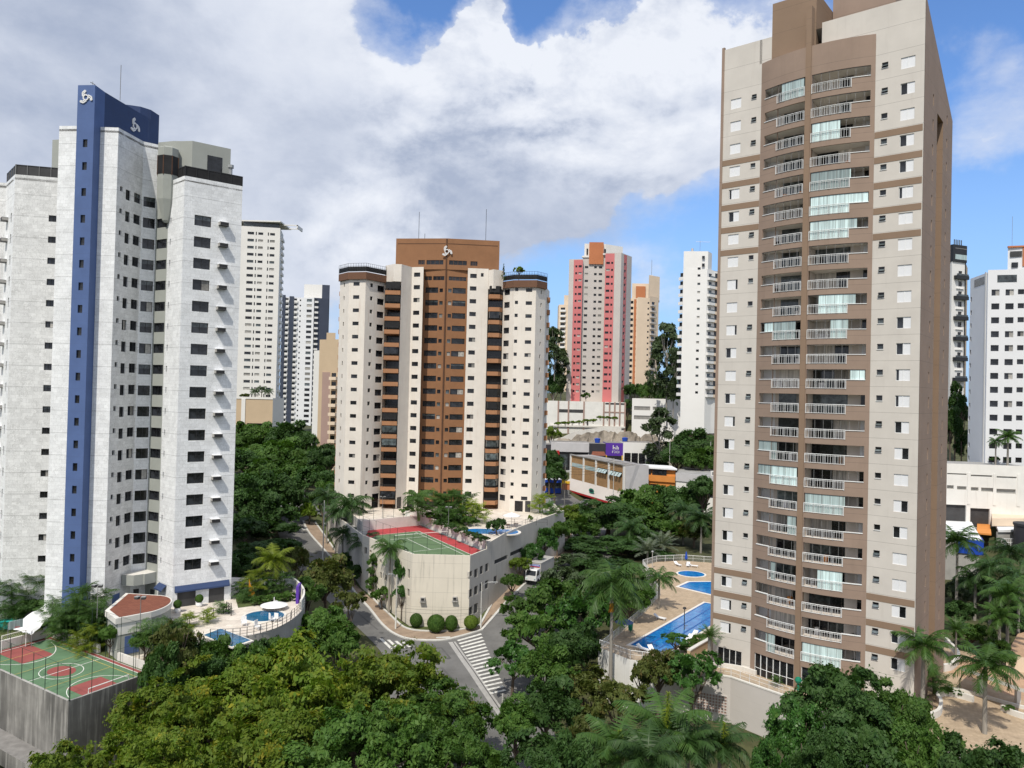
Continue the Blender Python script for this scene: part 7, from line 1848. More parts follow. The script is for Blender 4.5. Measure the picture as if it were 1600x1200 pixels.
 q = onz(1247, 1082, z); root = thing('garden_ball', 'bright green ball topiary on a slim post outside the glazed doors', 'ornament', q); a = MB(); a.lathe([(.0, 1.0), (.28, 1.1), (.40, 1.38), (.28, 1.68), (0, 1.8)], 'green_plastic', q, 16); a.build('ball', root); a = MB(); a.lathe([(.16, 0), (.12, 1.05), (0, 1.05)], 'green_plastic', q, 8); a.build('stem', root)
 for px, py, hgt, lb in ((1019, 889, 3.2, 'pale lamp post at the far corner of the pool deck'), (1069, 985, 3.0, 'dark garden lamp beside the lap pool')):
  q = onz(px, py, z); root = thing('lamp_post', lb, 'lamp post', q); a = MB(); a.tube([q, (q.x, q.y, z + hgt)], .06, 'pole_concrete' if px < 1050 else 'dark_metal', 6); a.build('post', root); a = MB(); a.lathe([(.1, 0), (.28, .1), (.2, .3), (0, .35)], 'steel_grey' if px < 1050 else 'dark_metal', (q.x, q.y, z + hgt), 8); a.build('lamp_head', root)
 # sandy sunken garden stair wall by the tower corner
 m = MB(); a, b = flat(1078, 1030, z), flat(1128, 1000, z); l = Line([a, b]); strip(m, l, 0, l.L, z, z + 1.0, 'far_sand', 0, .4); strip(m, l, 0, l.L, z + 1.0, z + 1.15, 'parapet_white', .06, .52); tag(m.build('low_wall', None, (*a, z)), 'sloping brick planter wall with a cream cap beside the tower corner palm', 'wall')
 # plaza
 pz = [(49.6, 78), (52.5, 74), (62, 66), (72, 68), (72, 100), (58, 118), (54, 98), (45.5, 84.5)]
 m = MB(); m.cap(pz, z + .012, 'sand_paving'); tag(m.build('plaza', None, (58, 85, z)), kind='structure')
 rp = [flat(1470, 1046, z), flat(1500, 1058, z), flat(1600, 1095, z), flat(1600, 1065, z), flat(1560, 1050, z), flat(1490, 1030, z)]
 m = MB(); m.cap(rp, z + .02, 'plaza_paving'); tag(m.build('driveway', None, (60, 90, z)), kind='structure')
 def low(label, pts, hgt, m_='parapet_white', th=.35):
  pc = smooth_line([flat(x, y, z) for x, y in pts], 6); l = Line(pc); m = MB(); strip(m, l, 0, l.L, z, z + hgt, m_, 0, th); tag(m.build('planter_wall', None, (*pc[0], z)), label, 'planter')
 low('s shaped cream planter wall round the palm bed on the plaza', [(1456, 1125), (1470, 1118), (1473, 1104), (1468, 1094), (1478, 1088), (1500, 1092), (1520, 1098)], .7)
 low('short straight cream planter wall at the plaza margin', [(1563, 1110), (1580, 1118), (1604, 1126)], .6)
 low('cream kerb wall along the shaded driveway of the plaza', [(1480, 1078), (1520, 1086), (1560, 1098), (1604, 1110)], .35)
 low('curved tan wall where the driveway leaves the tower side', [(1476, 1050), (1490, 1046), (1500, 1030), (1480, 1006)], .9)
 # driveway canopy on posts
 ca = [onz(1500, 1042, z + 3.2), onz(1600, 1078, z + 3.2), onz(1604, 1058, z + 3.2), onz(1520, 1024, z + 3.2)]
 root = thing('canopy', 'brown topped driveway canopy on short white posts beside the plaza', 'canopy', (ca[0].x, ca[0].y, z)); m = MB(); m.prism([(p.x, p.y) for p in ca], z + 2.9, z + 3.3, 'parapet_white', 'plaza_paving', True); m.build('roof', root)
 m = MB()
 for p in (onz(1531, 1083, z), onz(1590, 1098, z)): m.box((p.x, p.y, z + 1.45), (.45, .45, 2.9), 'parapet_white')
 m.build('post', root)
 ga = [flat(1572, 1046, z), flat(1590, 1012, z), flat(1604, 1008, z), flat(1604, 1052, z)]
 m = MB(); m.prism(ga, z, z + 1.9, 'far_cream', 'plaza_paving'); root = thing('gatehouse', 'low gatehouse with a reddish flat roof and cream parapet at the picture margin', 'gatehouse', (*ga[0], z)); m.build('wall', root)
right_terrace()

# ------------------------------------------------------------------ vegetation
def leaf_cloud(name, P, N, size, aspect, rs, zq=1.0):
 """one quad per leaf, centred on P with normal N"""
 n = len(P)
 N = N / np.maximum(np.linalg.norm(N, axis=1, keepdims=True), 1e-9)
 r = rs.normal(size=(n, 3)); T = np.cross(N, r); T /= np.maximum(np.linalg.norm(T, axis=1, keepdims=True), 1e-9); B = np.cross(N, T)
 q = np.array([1, 1, zq]); T, B, N = T * q, B * q, N * q
 s = (size * rs.uniform(.45, 1.45, n))[:, None]
 V = np.stack([P - T * s, P - B * s * aspect + N * s * .12, P + T * s, P + B * s * aspect + N * s * .12], 1).reshape(-1, 3)
 F = np.arange(n * 4).reshape(-1, 4)
 me = bpy.data.meshes.new(name)
 me.vertices.add(len(V)); me.vertices.foreach_set('co', V.ravel())
 me.loops.add(len(V)); me.loops.foreach_set('vertex_index', F.ravel())
 me.polygons.add(n); me.polygons.foreach_set('loop_start', np.arange(n) * 4)
 me.update(); me.validate()
 me.materials.append(MAT['leaf_mid'])
 return me
def crown_mesh(shape, nc, nl, leaf, seed):
 """unit crown: radius 1 in plan, z from 0 to 1"""
 rs = np.random.RandomState(seed)
 c, rc = [], []
 ph = rs.uniform(0, 6.28, 6)
 def lobe(d):
  az = math.atan2(d[1], d[0]); return 1 + .16 * math.sin(2 * az + ph[0]) + .13 * math.sin(3 * az + ph[1] + 2 * d[2]) + .10 * math.sin(5 * az + ph[2] + 3 * d[2])
 while len(c) < nc:
  d = rs.normal(size=3); d /= np.linalg.norm(d)
  if shape == 'dome':
   if d[2] < -.5: continue
   k = (rs.uniform(.52, .82) if rs.rand() > .2 else rs.uniform(.2, .5)) * lobe(d); p = np.array([d[0] * k, d[1] * k, .44 + d[2] * k * (.54 if d[2] > 0 else .44)]); r = .09 + .20 * rs.rand() ** 1.6
  elif shape == 'spread':
   if d[2] < -.3: continue
   k = rs.uniform(.40, .95) * lobe(d); p = np.array([d[0] * k, d[1] * k, .40 + d[2] * k * .56]); r = .06 + .15 * rs.rand() ** 1.5
  elif shape == 'tall':
   z = rs.rand() ** .85; w = (.25 + .75 * math.sin(math.pi * min(1, .12 + z * .85))) * (1 - .3 * z); a = rs.rand() * 6.283; k = rs.uniform(.25, 1.0) * w; p = np.array([math.cos(a) * k, math.sin(a) * k, .10 + z * .82]); r = .10 + .20 * rs.rand()
  elif shape == 'cone':
   z = rs.rand(); w = (1 - z) * .85 + .08; a = rs.rand() * 6.283; k = rs.uniform(.4, .95) * w; p = np.array([math.cos(a) * k, math.sin(a) * k, .05 + z * .88]); r = rs.uniform(.10, .24) * (.4 + .6 * w)
  else:
   p = np.array([0, 0, .5]); r = 1.0; c.append(p); rc.append(r); break
  c.append(p); rc.append(r)
 c, rc = np.array(c), np.array(rc)
 if shape == 'ball':
  d = rs.normal(size=(nl, 3)); d /= np.linalg.norm(d, axis=1, keepdims=True)
  P = np.stack([d[:, 0], d[:, 1], .5 + d[:, 2] * .5], 1) * 1.0
  P[:, :2] *= rs.uniform(.9, 1.0, (nl, 1)); N = d + rs.normal(size=d.shape) * .35
  return leaf_cloud('crown', P, N, leaf, .6, rs)
 w = rc ** 2; idx = rs.choice(len(c), nl, p=w / w.sum())
 out = c[idx] - np.array([0, 0, .3]); out /= np.maximum(np.linalg.norm(out, axis=1, keepdims=True), 1e-6)
 d = rs.normal(size=(nl, 3)); d /= np.linalg.norm(d, axis=1, keepdims=True)
 flip = (d * out).sum(1) < -.25; d[flip] *= -1
 flip = (d[:, 2] < -.35) & (rs.rand(nl) < .8); d[flip, 2] *= -1
 zs = .42 if shape == 'spread' else .55
 rad = rc[idx] * rs.uniform(.62, 1.06, nl)
 zs = .22 if shape in ('tall', 'cone') else zs
 P = c[idx] + d * rad[:, None] * np.array([1, 1, zs])
 P[:, 2] = np.clip(P[:, 2], -.05, 1.03)
 tilt = rs.normal(size=(len(c), 3)) * .35
 N = d * .45 + np.array([0, 0, .75]) + rs.normal(size=(nl, 3)) * .42 + tilt[idx]
 leaf = leaf * rs.uniform(.7, 1.4, len(c))[idx]
 fld = 0
 for _ in range(5): fld = fld + np.sin(P @ (rs.normal(size=3) * 7.5) + rs.uniform(0, 6.28))
 keep = fld > -1.1
 P, N, d, leaf = P[keep], N[keep], d[keep], leaf[keep]; nl = len(P)
 # a few stray sprays outside the outline
 k = int(nl * .10); P[:k] += d[:k] * rs.uniform(.02, .12, (k, 1)) * np.array([1, 1, zs])
 return leaf_cloud('crown', P, N, leaf, .55, rs, .3 if shape in ('tall', 'cone') else 1.0)
def trunk_mesh(seed, limbs=7, m='bark', r0=.075):
 """unit trunk: z 0..1 up to the middle of the crown, limbs spreading to .6"""
 rs = random.Random(seed); mb = MB()
 bend = (rs.uniform(-.06, .06), rs.uniform(-.06, .06))
 mb.tube([(0, 0, -.06), (bend[0] * .4, bend[1] * .4, .3), (bend[0], bend[1], .62), (bend[0] * 1.3, bend[1] * 1.3, 1.0)], r0, m, 7, r0 * .45)
 for k in range(limbs):
  a = 6.283 * k / limbs + rs.uniform(-.4, .4); l = rs.uniform(.35, .62); z0 = rs.uniform(.5, .8)
  mb.tube([(bend[0], bend[1], z0), (math.cos(a) * l * .5, math.sin(a) * l * .5, z0 + .16), (math.cos(a) * l, math.sin(a) * l, z0 + rs.uniform(.3, .5))], r0 * .5, m, 5, r0 * .12)
  b = a + rs.uniform(.4, .9); mb.tube([(math.cos(a) * l * .5, math.sin(a) * l * .5, z0 + .16), (math.cos(b) * l * .85, math.sin(b) * l * .85, z0 + rs.uniform(.3, .45))], r0 * .28, m, 4, r0 * .1)
 return mb.mesh('trunk')
CR = {}
for sh, cls, nc, nl, lf, seeds in (('spread', 'L', 190, 70000, .025, (1, 2, 3)), ('dome', 'L', 130, 46000, .030, (4, 5)), ('dome', 'M', 84, 19000, .047, (6, 7, 8)), ('spread', 'M', 84, 16000, .047, (9, 10)), ('dome', 'S', 40, 5600, .078, (11, 12)),
                                   ('tall', 'M', 60, 15000, .062, (13, 14)), ('cone', 'M', 60, 9000, .062, (15,)), ('ball', 'S', 1, 5200, .060, (16,))):
 CR[sh, cls] = [crown_mesh(sh, nc, nl, lf, s) for s in seeds]
TR = [trunk_mesh(s) for s in (21, 22, 23)]
TRP = [trunk_mesh(s, 5, 'bark_pale', .05) for s in (24, 25)]
_tn = [0]
def plant(x, y, z0, ztop, rad, leaf, shape='dome', cls='M', label='', group=None, name='tree', cat='tree', hc=None, pale=False):
 _tn[0] += 1; k = _tn[0]
 H = max(ztop - z0, .8)
 hc = hc or min(max(rad * 1.45, H * .45), H * .92)
 if shape in ('tall', 'cone'): hc = H * .9
 root = thing(name, label, cat, (x, y, z0), (k * 2.399) % 6.283, group)
 ms = CR.get((shape, cls)) or CR['dome', cls]
 if shape != 'ball': inst('trunk', (TRP if pale else TR)[k % 2], root, (0, 0, -.4), 0, (rad, rad, max(H - hc * .5, .6)) if shape not in ('tall', 'cone') else (rad, rad, H * .8))
 inst('crown', ms[k % len(ms)], root, (0, 0, H - hc), 0, (rad, rad, hc), [leaf])
 return root
def tree(px, pyt, d, rpx, leaf, shape, cls, label, group=None, z0=None, **kw):
 t = at(px, pyt, d)
 if z0 is None: z0 = h(t.x, d)
 if t.z < z0 + 1.5: t.z = z0 + 1.5
 return plant(t.x, d, z0, t.z, rpx * d / FPX, leaf, shape, cls, label, group, **kw)

def palm_meshes(kind, seed):
 rs = random.Random(seed); f = MB()
 def frond(base, az, e0, droop, L, n, lw, ll, hang, m=0):
  p = Vector(base); prev = None; step = L / n
  side = Vector((-math.sin(az), math.cos(az), 0))
  for i in range(n + 1):
   t = i / n; e = e0 - droop * t ** 1.25
   fw = Vector((math.cos(az) * math.cos(e), math.sin(az) * math.cos(e), math.sin(e))); up = side.cross(fw) * -1
   if up.z < 0: up = -up
   if i: f.face([prev - side * .012 * L, p - side * .012 * L, p + side * .012 * L, prev + side * .012 * L], 'palm_leaf')
   prev = p.copy()
   ln = ll * L * (math.sin(math.pi * min(1, .10 + .86 * t)) ** .6)
   if t > .10:
    for s in (-1, 1):
     hg = hang * rs.uniform(.6, 1.3)
     dr = (side * s * math.cos(hg) + fw * .55 + Vector((0, 0, -1)) * math.sin(hg) + up * rs.uniform(-.15, .35)).normalized()
     w = fw * lw * L
     tip = p + dr * ln
     f.face([p - w, p + w, tip + w * .35 + Vector((0, 0, -.06 * ln)), tip - w * .35 + Vector((0, 0, -.06 * ln))], 'palm_leaf')
   p = p + fw * step
 if kind == 'queen':
  for k in range(20):
   t = k / 19; frond((0, 0, 0), k * 2.399, 1.35 - 1.55 * t + rs.uniform(-.1, .1), 1.25 + .9 * (1 - t) * .6, 1.0 * rs.uniform(.9, 1.08), 40, .013, .28, .80)
 elif kind == 'royal':
  for k in range(21):
   t = k / 20; frond((0, 0, 0), k * 2.399, 1.30 - 1.35 * t + rs.uniform(-.1, .1), 1.25 + .45 * t, 1.0 * rs.uniform(.92, 1.08), 44, .014, .28, .62)
 elif kind == 'areca':
  for s in range(12):
   a = s * 2.399; q = .62 * (s / 12) ** .5; b = (q * math.cos(a), q * math.sin(a), -.75 * rs.random() * (s > 1))
   for k in range(8): frond(b, k * .85 + s, 1.3 - .95 * (k / 7) + rs.uniform(-.15, .15), 1.35, .55 * rs.uniform(.7, 1.2), 15, .020, .34, .5)
 elif kind == 'cycad':
  for k in range(26):
   t = k / 25; frond((0, 0, 0), k * 2.399, 1.3 - 1.2 * t, .7, rs.uniform(.85, 1.05), 16, .022, .20, .25)
 return f.mesh('fronds')
PF = {k: [palm_meshes(k, s) for s in ss] for k, ss in (('queen', (1, 2)), ('royal', (3, 4)), ('areca', (5, 6)), ('cycad', (7,)))}
def _ptr():
 a = MB(); a.lathe([(1.15, -.02), (1.0, .06), (.85, .5), (.7, 1.0), (0, 1.0)], 'palm_trunk', n=9)
 b = MB(); b.lathe([(.75, 0), (.95, .08), (.8, .5), (.45, 1.0)], 'palm_shaft', n=9)
 c = MB()
 for s in range(7):
  q = s * .9; c.tube([(.5 * math.cos(q) * (s > 0), .5 * math.sin(q) * (s > 0), 0), (1.0 * math.cos(q) * (s > 0), 1.0 * math.sin(q) * (s > 0), 1)], .14, 'palm_shaft', 5, .09)
 return a.mesh('trunk'), b.mesh('crownshaft'), c.mesh('stem')
PTR = _ptr()
def palm(px, pyc, d, rpx, kind, leaf, label, group=None, z0=None, tr=.17, name='palm_tree', x=None):
 """pyc is the photo height of the growing point, rpx the frond length in photo pixels"""
 t = at(px, pyc, d); X_ = t.x
 if z0 is None: z0 = h(X_, d)
 H = max(t.z - z0, .5); L = rpx * d / FPX * 1.12
 _tn[0] += 1; k = _tn[0]
 root = thing(name, label, 'palm', (X_, d, z0), (k * 1.7) % 6.283, group)
 if kind == 'areca': inst('stem', PTR[2], root, (0, 0, -.2), 0, (L * .16, L * .16, H + .1))
 else: inst('trunk', PTR[0], root, (0, 0, -.3), 0, (tr, tr, H + .3))
 if kind == 'royal': inst('crownshaft', PTR[1], root, (0, 0, H - L * .34), 0, (tr * 1.05, tr * 1.05, L * .38))
 inst('fronds', PF[kind][k % len(PF[kind])], root, (0, 0, H), 0, (L, L, L), [leaf])
 PALMS[px] = root
 return root

def attach(mb, name, root):
 o = mb.build(name, root); o.rotation_euler[2] = -root.rotation_euler[2]; return o
PALMS = {}
def bush(px, pyb, z0, r, hgt, label, leaf='leaf_mid', shape='ball', cls='S', name='bush', cat='bush', group=None):
 q = onz(px, pyb, z0); return plant(q.x, q.y, z0 - .1, z0 + hgt, r, leaf, shape, cls, label, group, name, cat, hc=hgt)

def vegetation():
 # spreading yellow-green street trees in the foreground
 gT = 'yellow flowering street trees in the foreground'
 for px, py, d, r, lf, lb in ((470, 1000, 81, 128, 'leaf_yellow', 'broad yellow green street tree, the widest crown, between the angular pool and the street mouth'), (612, 1006, 83, 112, 'leaf_yellow', 'yellow green street tree whose crown hides the near end of the side street'), (352, 1020, 80, 98, 'leaf_yellow', 'yellow green street tree just below the angular pool'),
                                 (268, 1066, 75, 88, 'leaf_yellow', 'yellow green street tree touching the stained sports court podium'), (700, 1066, 80, 78, 'leaf_mid', 'greener street tree at the edge of the mass, leaning over the crossroads'), (400, 1098, 69, 120, 'leaf_yellow', 'yellow green street tree filling the bottom edge below the widest crown'),
                                 (570, 1098, 70, 112, 'leaf_mid', 'mid green street tree at the bottom edge next to the crossroads'), (232, 1132, 66, 84, 'leaf_yellow', 'yellow green street tree at the bottom edge below the court podium'), (706, 1132, 71, 84, 'leaf_mid', 'small mid green street tree at the bottom edge by the valley gutter'), (84, 1164, 60, 74, 'leaf_yellow', 'yellowish tree top in the bottom corner under the court podium')):
  tree(px, py, d, r, lf, 'spread', 'L', lb, gT)
 gC = 'trees beside the pools of the marble tower'
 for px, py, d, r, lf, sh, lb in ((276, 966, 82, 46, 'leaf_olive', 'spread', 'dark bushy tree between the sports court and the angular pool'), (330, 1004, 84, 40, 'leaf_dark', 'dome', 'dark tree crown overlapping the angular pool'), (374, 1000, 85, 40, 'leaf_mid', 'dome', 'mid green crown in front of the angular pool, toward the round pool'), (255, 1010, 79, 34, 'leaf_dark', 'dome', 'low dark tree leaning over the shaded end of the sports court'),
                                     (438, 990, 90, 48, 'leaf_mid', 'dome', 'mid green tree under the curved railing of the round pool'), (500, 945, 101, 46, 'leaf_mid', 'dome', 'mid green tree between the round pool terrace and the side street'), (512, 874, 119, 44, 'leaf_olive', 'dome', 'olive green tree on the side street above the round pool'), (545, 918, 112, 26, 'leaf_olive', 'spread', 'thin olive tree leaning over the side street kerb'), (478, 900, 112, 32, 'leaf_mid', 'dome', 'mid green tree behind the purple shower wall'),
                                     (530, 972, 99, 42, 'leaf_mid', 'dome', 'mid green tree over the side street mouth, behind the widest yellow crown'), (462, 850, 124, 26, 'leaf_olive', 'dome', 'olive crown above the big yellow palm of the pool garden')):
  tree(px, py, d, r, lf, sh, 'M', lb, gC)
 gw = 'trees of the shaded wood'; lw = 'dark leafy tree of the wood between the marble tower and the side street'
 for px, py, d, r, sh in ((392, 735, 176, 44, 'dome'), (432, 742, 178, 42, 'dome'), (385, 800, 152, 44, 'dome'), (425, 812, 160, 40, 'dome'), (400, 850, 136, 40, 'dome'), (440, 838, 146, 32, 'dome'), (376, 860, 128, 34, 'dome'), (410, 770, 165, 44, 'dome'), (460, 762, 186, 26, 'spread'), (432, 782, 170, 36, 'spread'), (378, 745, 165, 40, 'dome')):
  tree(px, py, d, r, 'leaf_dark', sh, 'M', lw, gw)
 gu = 'trees of the sunlit upper wood'; lu = 'sunlit mid green tree of the upper wood below the distant slim white tower'
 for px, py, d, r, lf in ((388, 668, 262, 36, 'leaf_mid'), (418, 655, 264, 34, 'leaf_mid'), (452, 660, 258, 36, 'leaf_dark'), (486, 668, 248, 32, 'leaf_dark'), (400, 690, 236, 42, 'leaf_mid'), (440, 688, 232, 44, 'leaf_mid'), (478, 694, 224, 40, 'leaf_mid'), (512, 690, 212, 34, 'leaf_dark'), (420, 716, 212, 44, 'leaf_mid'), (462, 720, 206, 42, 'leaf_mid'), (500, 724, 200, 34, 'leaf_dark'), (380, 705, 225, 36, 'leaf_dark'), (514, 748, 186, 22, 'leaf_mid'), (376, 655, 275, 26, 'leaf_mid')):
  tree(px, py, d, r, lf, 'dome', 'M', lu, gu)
 tree(484, 784, 180, 19, 'leaf_lime', 'dome', 'S', 'small round lime green tree on the bend of the side street')
 tree(506, 764, 176, 20, 'leaf_mid', 'dome', 'M', 'mid green tree beside the lime tree on the side street bend')
 for px, py, d, r, lb in ((512, 778, 166, 30, 'queen palm nearest the bend of the side street'), (548, 790, 158, 36, 'dark queen palm at the corner of the ochre tower, largest of its row'), (536, 835, 150, 26, 'dark queen palm lower down the side street pavement'), (568, 848, 143, 28, 'dark queen palm against the street wall of the podium'), (526, 802, 160, 24, 'slim queen palm squeezed between two dark palms on the side street')):
  palm(px, py, d, r, 'queen', 'palm_dark', lb, 'queen palms along the side street', tr=.2)
 palm(610, 858, 129.5, 30, 'queen', 'palm_leaf', 'tall queen palm standing in front of the podium corner', tr=.2)
 for px, py, d, r, lf, sh, lb in ((632, 866, 128.5, 17, 'leaf_glossy', 'dome', 'glossy small tree in front of the podium, touching the tall queen palm'), (628, 912, 127, 13, 'leaf_glossy', 'dome', 'glossy low crown on the podium wall below the taller glossy tree'), (598, 915, 131, 17, 'leaf_mid', 'dome', 'bushy small tree on the strip between pavement and podium'), (584, 862, 135.5, 16, 'leaf_mid', 'tall', 'creeper clad slim tree hanging on the street wall of the podium'), (556, 880, 141, 20, 'leaf_dark', 'dome', 'dark shrub tree under the palms of the side street'), (540, 862, 148, 20, 'leaf_dark', 'dome', 'dark shrub tree at the wall foot below the largest queen palm')):
  tree(px, py, d, r, lf, sh, 'S' if sh == 'dome' else 'M', lb)
 for px, py, r, hg, lb, lf in ((650, 979, 1.05, 2.1, 'clipped round bush at the street end of the podium wall, smallest of the row', 'leaf_mid'), (681, 987, 1.45, 2.7, 'largest clipped round bush in front of the podium wall', 'leaf_mid'), (705, 985, 1.05, 2.4, 'clipped round bush to the crossing side of the largest one', 'leaf_mid'), (736, 982, 1.2, 2.1, 'loose yellowish bush at the podium corner', 'leaf_lime')):
  bush(px, py, h(*onz(px, py, .9).xy) + .2, r, hg, lb, lf)
 for px, py, r, lb in ((612, 962, .8, 'small leafy bush at the street lamp foot'), (624, 955, 1.0, 'leafy bush against the podium foot near the lamp')):
  bush(px, py, 1.2, r, 1.5, lb, 'leaf_mid', 'dome')
 # podium garden
 for px, py, d, r, k, lf, lb in ((655, 783, 152, 14, 'areca', 'palm_leaf', 'garden palm clump at the ochre wall foot'), (684, 776, 154, 20, 'areca', 'palm_leaf', 'broad garden palm clump in front of the ochre wall'), (705, 774, 153, 20, 'areca', 'palm_leaf', 'tallest garden palm clump behind the tennis court'), (724, 780, 152, 19, 'areca', 'palm_leaf', 'garden palm clump at the cream wing foot'), (742, 790, 150, 18, 'areca', 'palm_yellow', 'yellowish garden palm clump beside the curved pool'), (693, 800, 150, 16, 'areca', 'palm_leaf', 'low garden palm clump in the bed behind the court wall'),
         (715, 802, 149, 17, 'areca', 'palm_leaf', 'low garden palm clump beside the low round tree'), (652, 778, 158, 16, 'queen', 'palm_leaf', 'single thin palm before the cream wing')):
  palm(px, py, d, r * 1.45, k, lf, lb, 'palm clumps of the podium garden', z0=14.3, tr=.12)
 tree(777, 808, 137.5, 17, 'leaf_dark', 'dome', 'S', 'dark bush tree hiding the middle of the curved pool', z0=14.3)
 tree(733, 806, 146, 15, 'leaf_mid', 'dome', 'S', 'low round tree with pale blossoms in the podium garden', z0=14.3)
 for px, py, d, r, lf, lb in ((700, 795, 151, 16, 'leaf_mid', 'green shrub mass under the tallest garden palm clump'), (672, 800, 153, 14, 'leaf_mid', 'green shrub at the court wall corner'), (722, 803, 148, 14, 'leaf_dark', 'dark shrub beside the curved pool end'), (638, 790, 158, 12, 'leaf_mid', 'green shrub by the cream wing entrance')): tree(px, py, d, r, lf, 'dome', 'S', lb, z0=14.3)
 for i, (px, py) in enumerate(((690, 822), (706, 828), (722, 834), (738, 841), (752, 847))):
  bush(px, py, 14.3, 1.5, 1.3, 'low dark hedge clump in the bed along the white court wall', 'leaf_dark', 'dome', group='hedge clumps along the court wall')
 bush(748, 800, 14.3, .5, 1.4, 'small yellow leaved bush by the pool railing', 'leaf_lime', 'dome'); bush(828, 815, 14.3, .6, 1.5, 'small lime bush at the dark garden doorway', 'leaf_lime', 'dome')
 palm(846, 778, 164, 20, 'areca', 'palm_yellow', 'yellow green palm clump at the outer corner of the ochre tower', z0=12)
 palm(862, 790, 162, 18, 'areca', 'palm_leaf', 'green palm clump beside the yellow green one at the tower corner', z0=9)
 gh = 'leafy trees along the podium side wall'
 for px, py, d, r, lf, lb in ((812, 868, 140, 17, 'leaf_lime', 'bright low tree against the side wall of the podium'), (830, 846, 145, 22, 'leaf_glossy', 'glossy tree against the side wall near the slot windows'), (852, 826, 152, 24, 'leaf_glossy', 'glossy tree above the parked truck'), (872, 812, 160, 22, 'leaf_mid', 'mid green tree at the far end of the podium side wall'), (800, 894, 134, 17, 'leaf_mid', 'mid green tree on the pavement beside the podium windows'), (890, 790, 178, 22, 'leaf_lime', 'round lime tree below the avenue')):
  tree(px, py, d, r, lf, 'dome', 'M', lb, gh)
 # central green mass
 gm = 'trees of the green belt behind the lap pool'
 for px, py, d, r, lf, sh, cls, lb in (
  (950, 776, 186, 62, 'leaf_dark', 'dome', 'L', 'largest dark tree of the green belt, in front of the brick building'), (1010, 752, 196, 46, 'leaf_mid', 'dome', 'M', 'mid green tree in front of the orange house'), (905, 806, 176, 36, 'leaf_mid', 'dome', 'M', 'mid green tree below the silver car on the avenue'), (1062, 752, 192, 42, 'leaf_dark', 'dome', 'M', 'dark tree in front of the long grey building'), (1100, 740, 188, 30, 'leaf_dark', 'dome', 'M', 'dark tree tucked against the taupe tower edge'),
  (912, 842, 166, 44, 'leaf_dark', 'dome', 'M', 'dark tree just beyond the truck'), (972, 838, 164, 56, 'leaf_dark', 'dome', 'L', 'dark dense tree in the middle of the green belt'), (1040, 800, 178, 44, 'leaf_mid', 'dome', 'M', 'mid green tree behind the far pool fence'), (1085, 805, 172, 32, 'leaf_olive', 'spread', 'M', 'thin olive tree between the pool fence and the tower'), (1000, 785, 186, 40, 'leaf_mid', 'dome', 'M', 'mid green tree behind the dense middle one'),
  (884, 882, 131, 36, 'leaf_grey', 'dome', 'M', 'greyish tree beside the truck, in front of the dark slope'), (906, 868, 150, 42, 'leaf_grey', 'dome', 'M', 'greyish feathery tree overhanging the truck'), (946, 868, 146, 50, 'leaf_dark', 'dome', 'L', 'dark tree on the near slope of the green belt'), (866, 898, 120, 50, 'leaf_mid', 'dome', 'M', 'mid green tree hiding the truck wheels'), (912, 918, 112, 56, 'leaf_glossy', 'spread', 'M', 'bright leaved tree in front of the drooping palm'), (960, 880, 124, 46, 'leaf_mid', 'dome', 'M', 'mid green tree against the lap pool fence'), (808, 926, 119, 30, 'leaf_mid', 'spread', 'M', 'open crowned street tree beside the podium corner lamp'),
  (836, 948, 107, 54, 'leaf_mid', 'spread', 'M', 'mid green street tree over the crossing end'), (900, 972, 101, 50, 'leaf_dark', 'dome', 'M', 'dark tree left of the drooping palm trunk'), (802, 1000, 100, 42, 'leaf_glossy', 'spread', 'M', 'bright tree beside the zebra crossing'), (856, 1012, 94, 46, 'leaf_mid', 'dome', 'M', 'mid green tree behind the zebra crossing lamp'), (986, 905, 112, 34, 'leaf_mid', 'dome', 'M', 'mid green tree nearest to the lap pool fence'),
  (916, 1040, 86, 62, 'leaf_olive', 'spread', 'M', 'brownish tree in front of the pale pool corner wall'), (858, 1068, 82, 56, 'leaf_dark', 'dome', 'M', 'dark tree beside the lower end of the zebra crossing'), (968, 1058, 82, 46, 'leaf_olive', 'spread', 'M', 'olive brown tree under the pool corner wall'), (1002, 1032, 91, 20, 'leaf_olive', 'dome', 'S', 'yellowish bush tree under the pool corner wall'), (806, 1096, 78, 42, 'leaf_mid', 'dome', 'M', 'mid green tree at the bottom of the crossing'),
  (924, 1118, 71, 60, 'leaf_olive', 'spread', 'M', 'olive tree at the bottom edge behind the big palms'), (846, 1140, 68, 56, 'leaf_dark', 'dome', 'M', 'dark tree at the bottom edge beside the street lamp'), (900, 1160, 62, 54, 'leaf_dark', 'dome', 'M', 'dark low crown at the very bottom under the olive trees'), (1030, 858, 158, 30, 'leaf_dark', 'dome', 'M', 'dark tree behind the silvery fan palm'), (880, 985, 104, 36, 'leaf_dark', 'dome', 'M', 'dark gap filling tree behind the street crossing trees'), (1015, 830, 168, 34, 'leaf_dark', 'dome', 'M', 'dark tree behind the far corner of the pool deck')):
  tree(px, py, d, r, lf, sh, cls, lb, gm)
 palm(957, 915, 96, 62, 'queen', 'palm_leaf', 'big drooping feather palm with orange fruit by the near end of the lap pool', z0=.5, tr=.26)
 q = at(954, 950, 95.6); m = MB()
 for k in range(9): m.tube([(q.x + .05 * k, q.y, q.z + .6), (q.x - .25 + .07 * k, q.y - .2, q.z - .5 + .08 * (k % 3))], .06, 'palm_orange', 4)
 attach(m, 'fruit_cluster', PALMS[957])
 palm(1030, 905, 119, 30, 'queen', 'palm_leaf', 'leaning palm over the deck between the pools and the trees', z0=5, tr=.2)
 palm(1012, 862, 156, 26, 'cycad', 'palm_silver', 'silvery fan leaved palm behind the far pool fence', z0=6, tr=.25)
 palm(1035, 852, 160, 26, 'cycad', 'palm_silver', 'silvery palm next to the fan leaved one behind the far fence', z0=6, tr=.22)
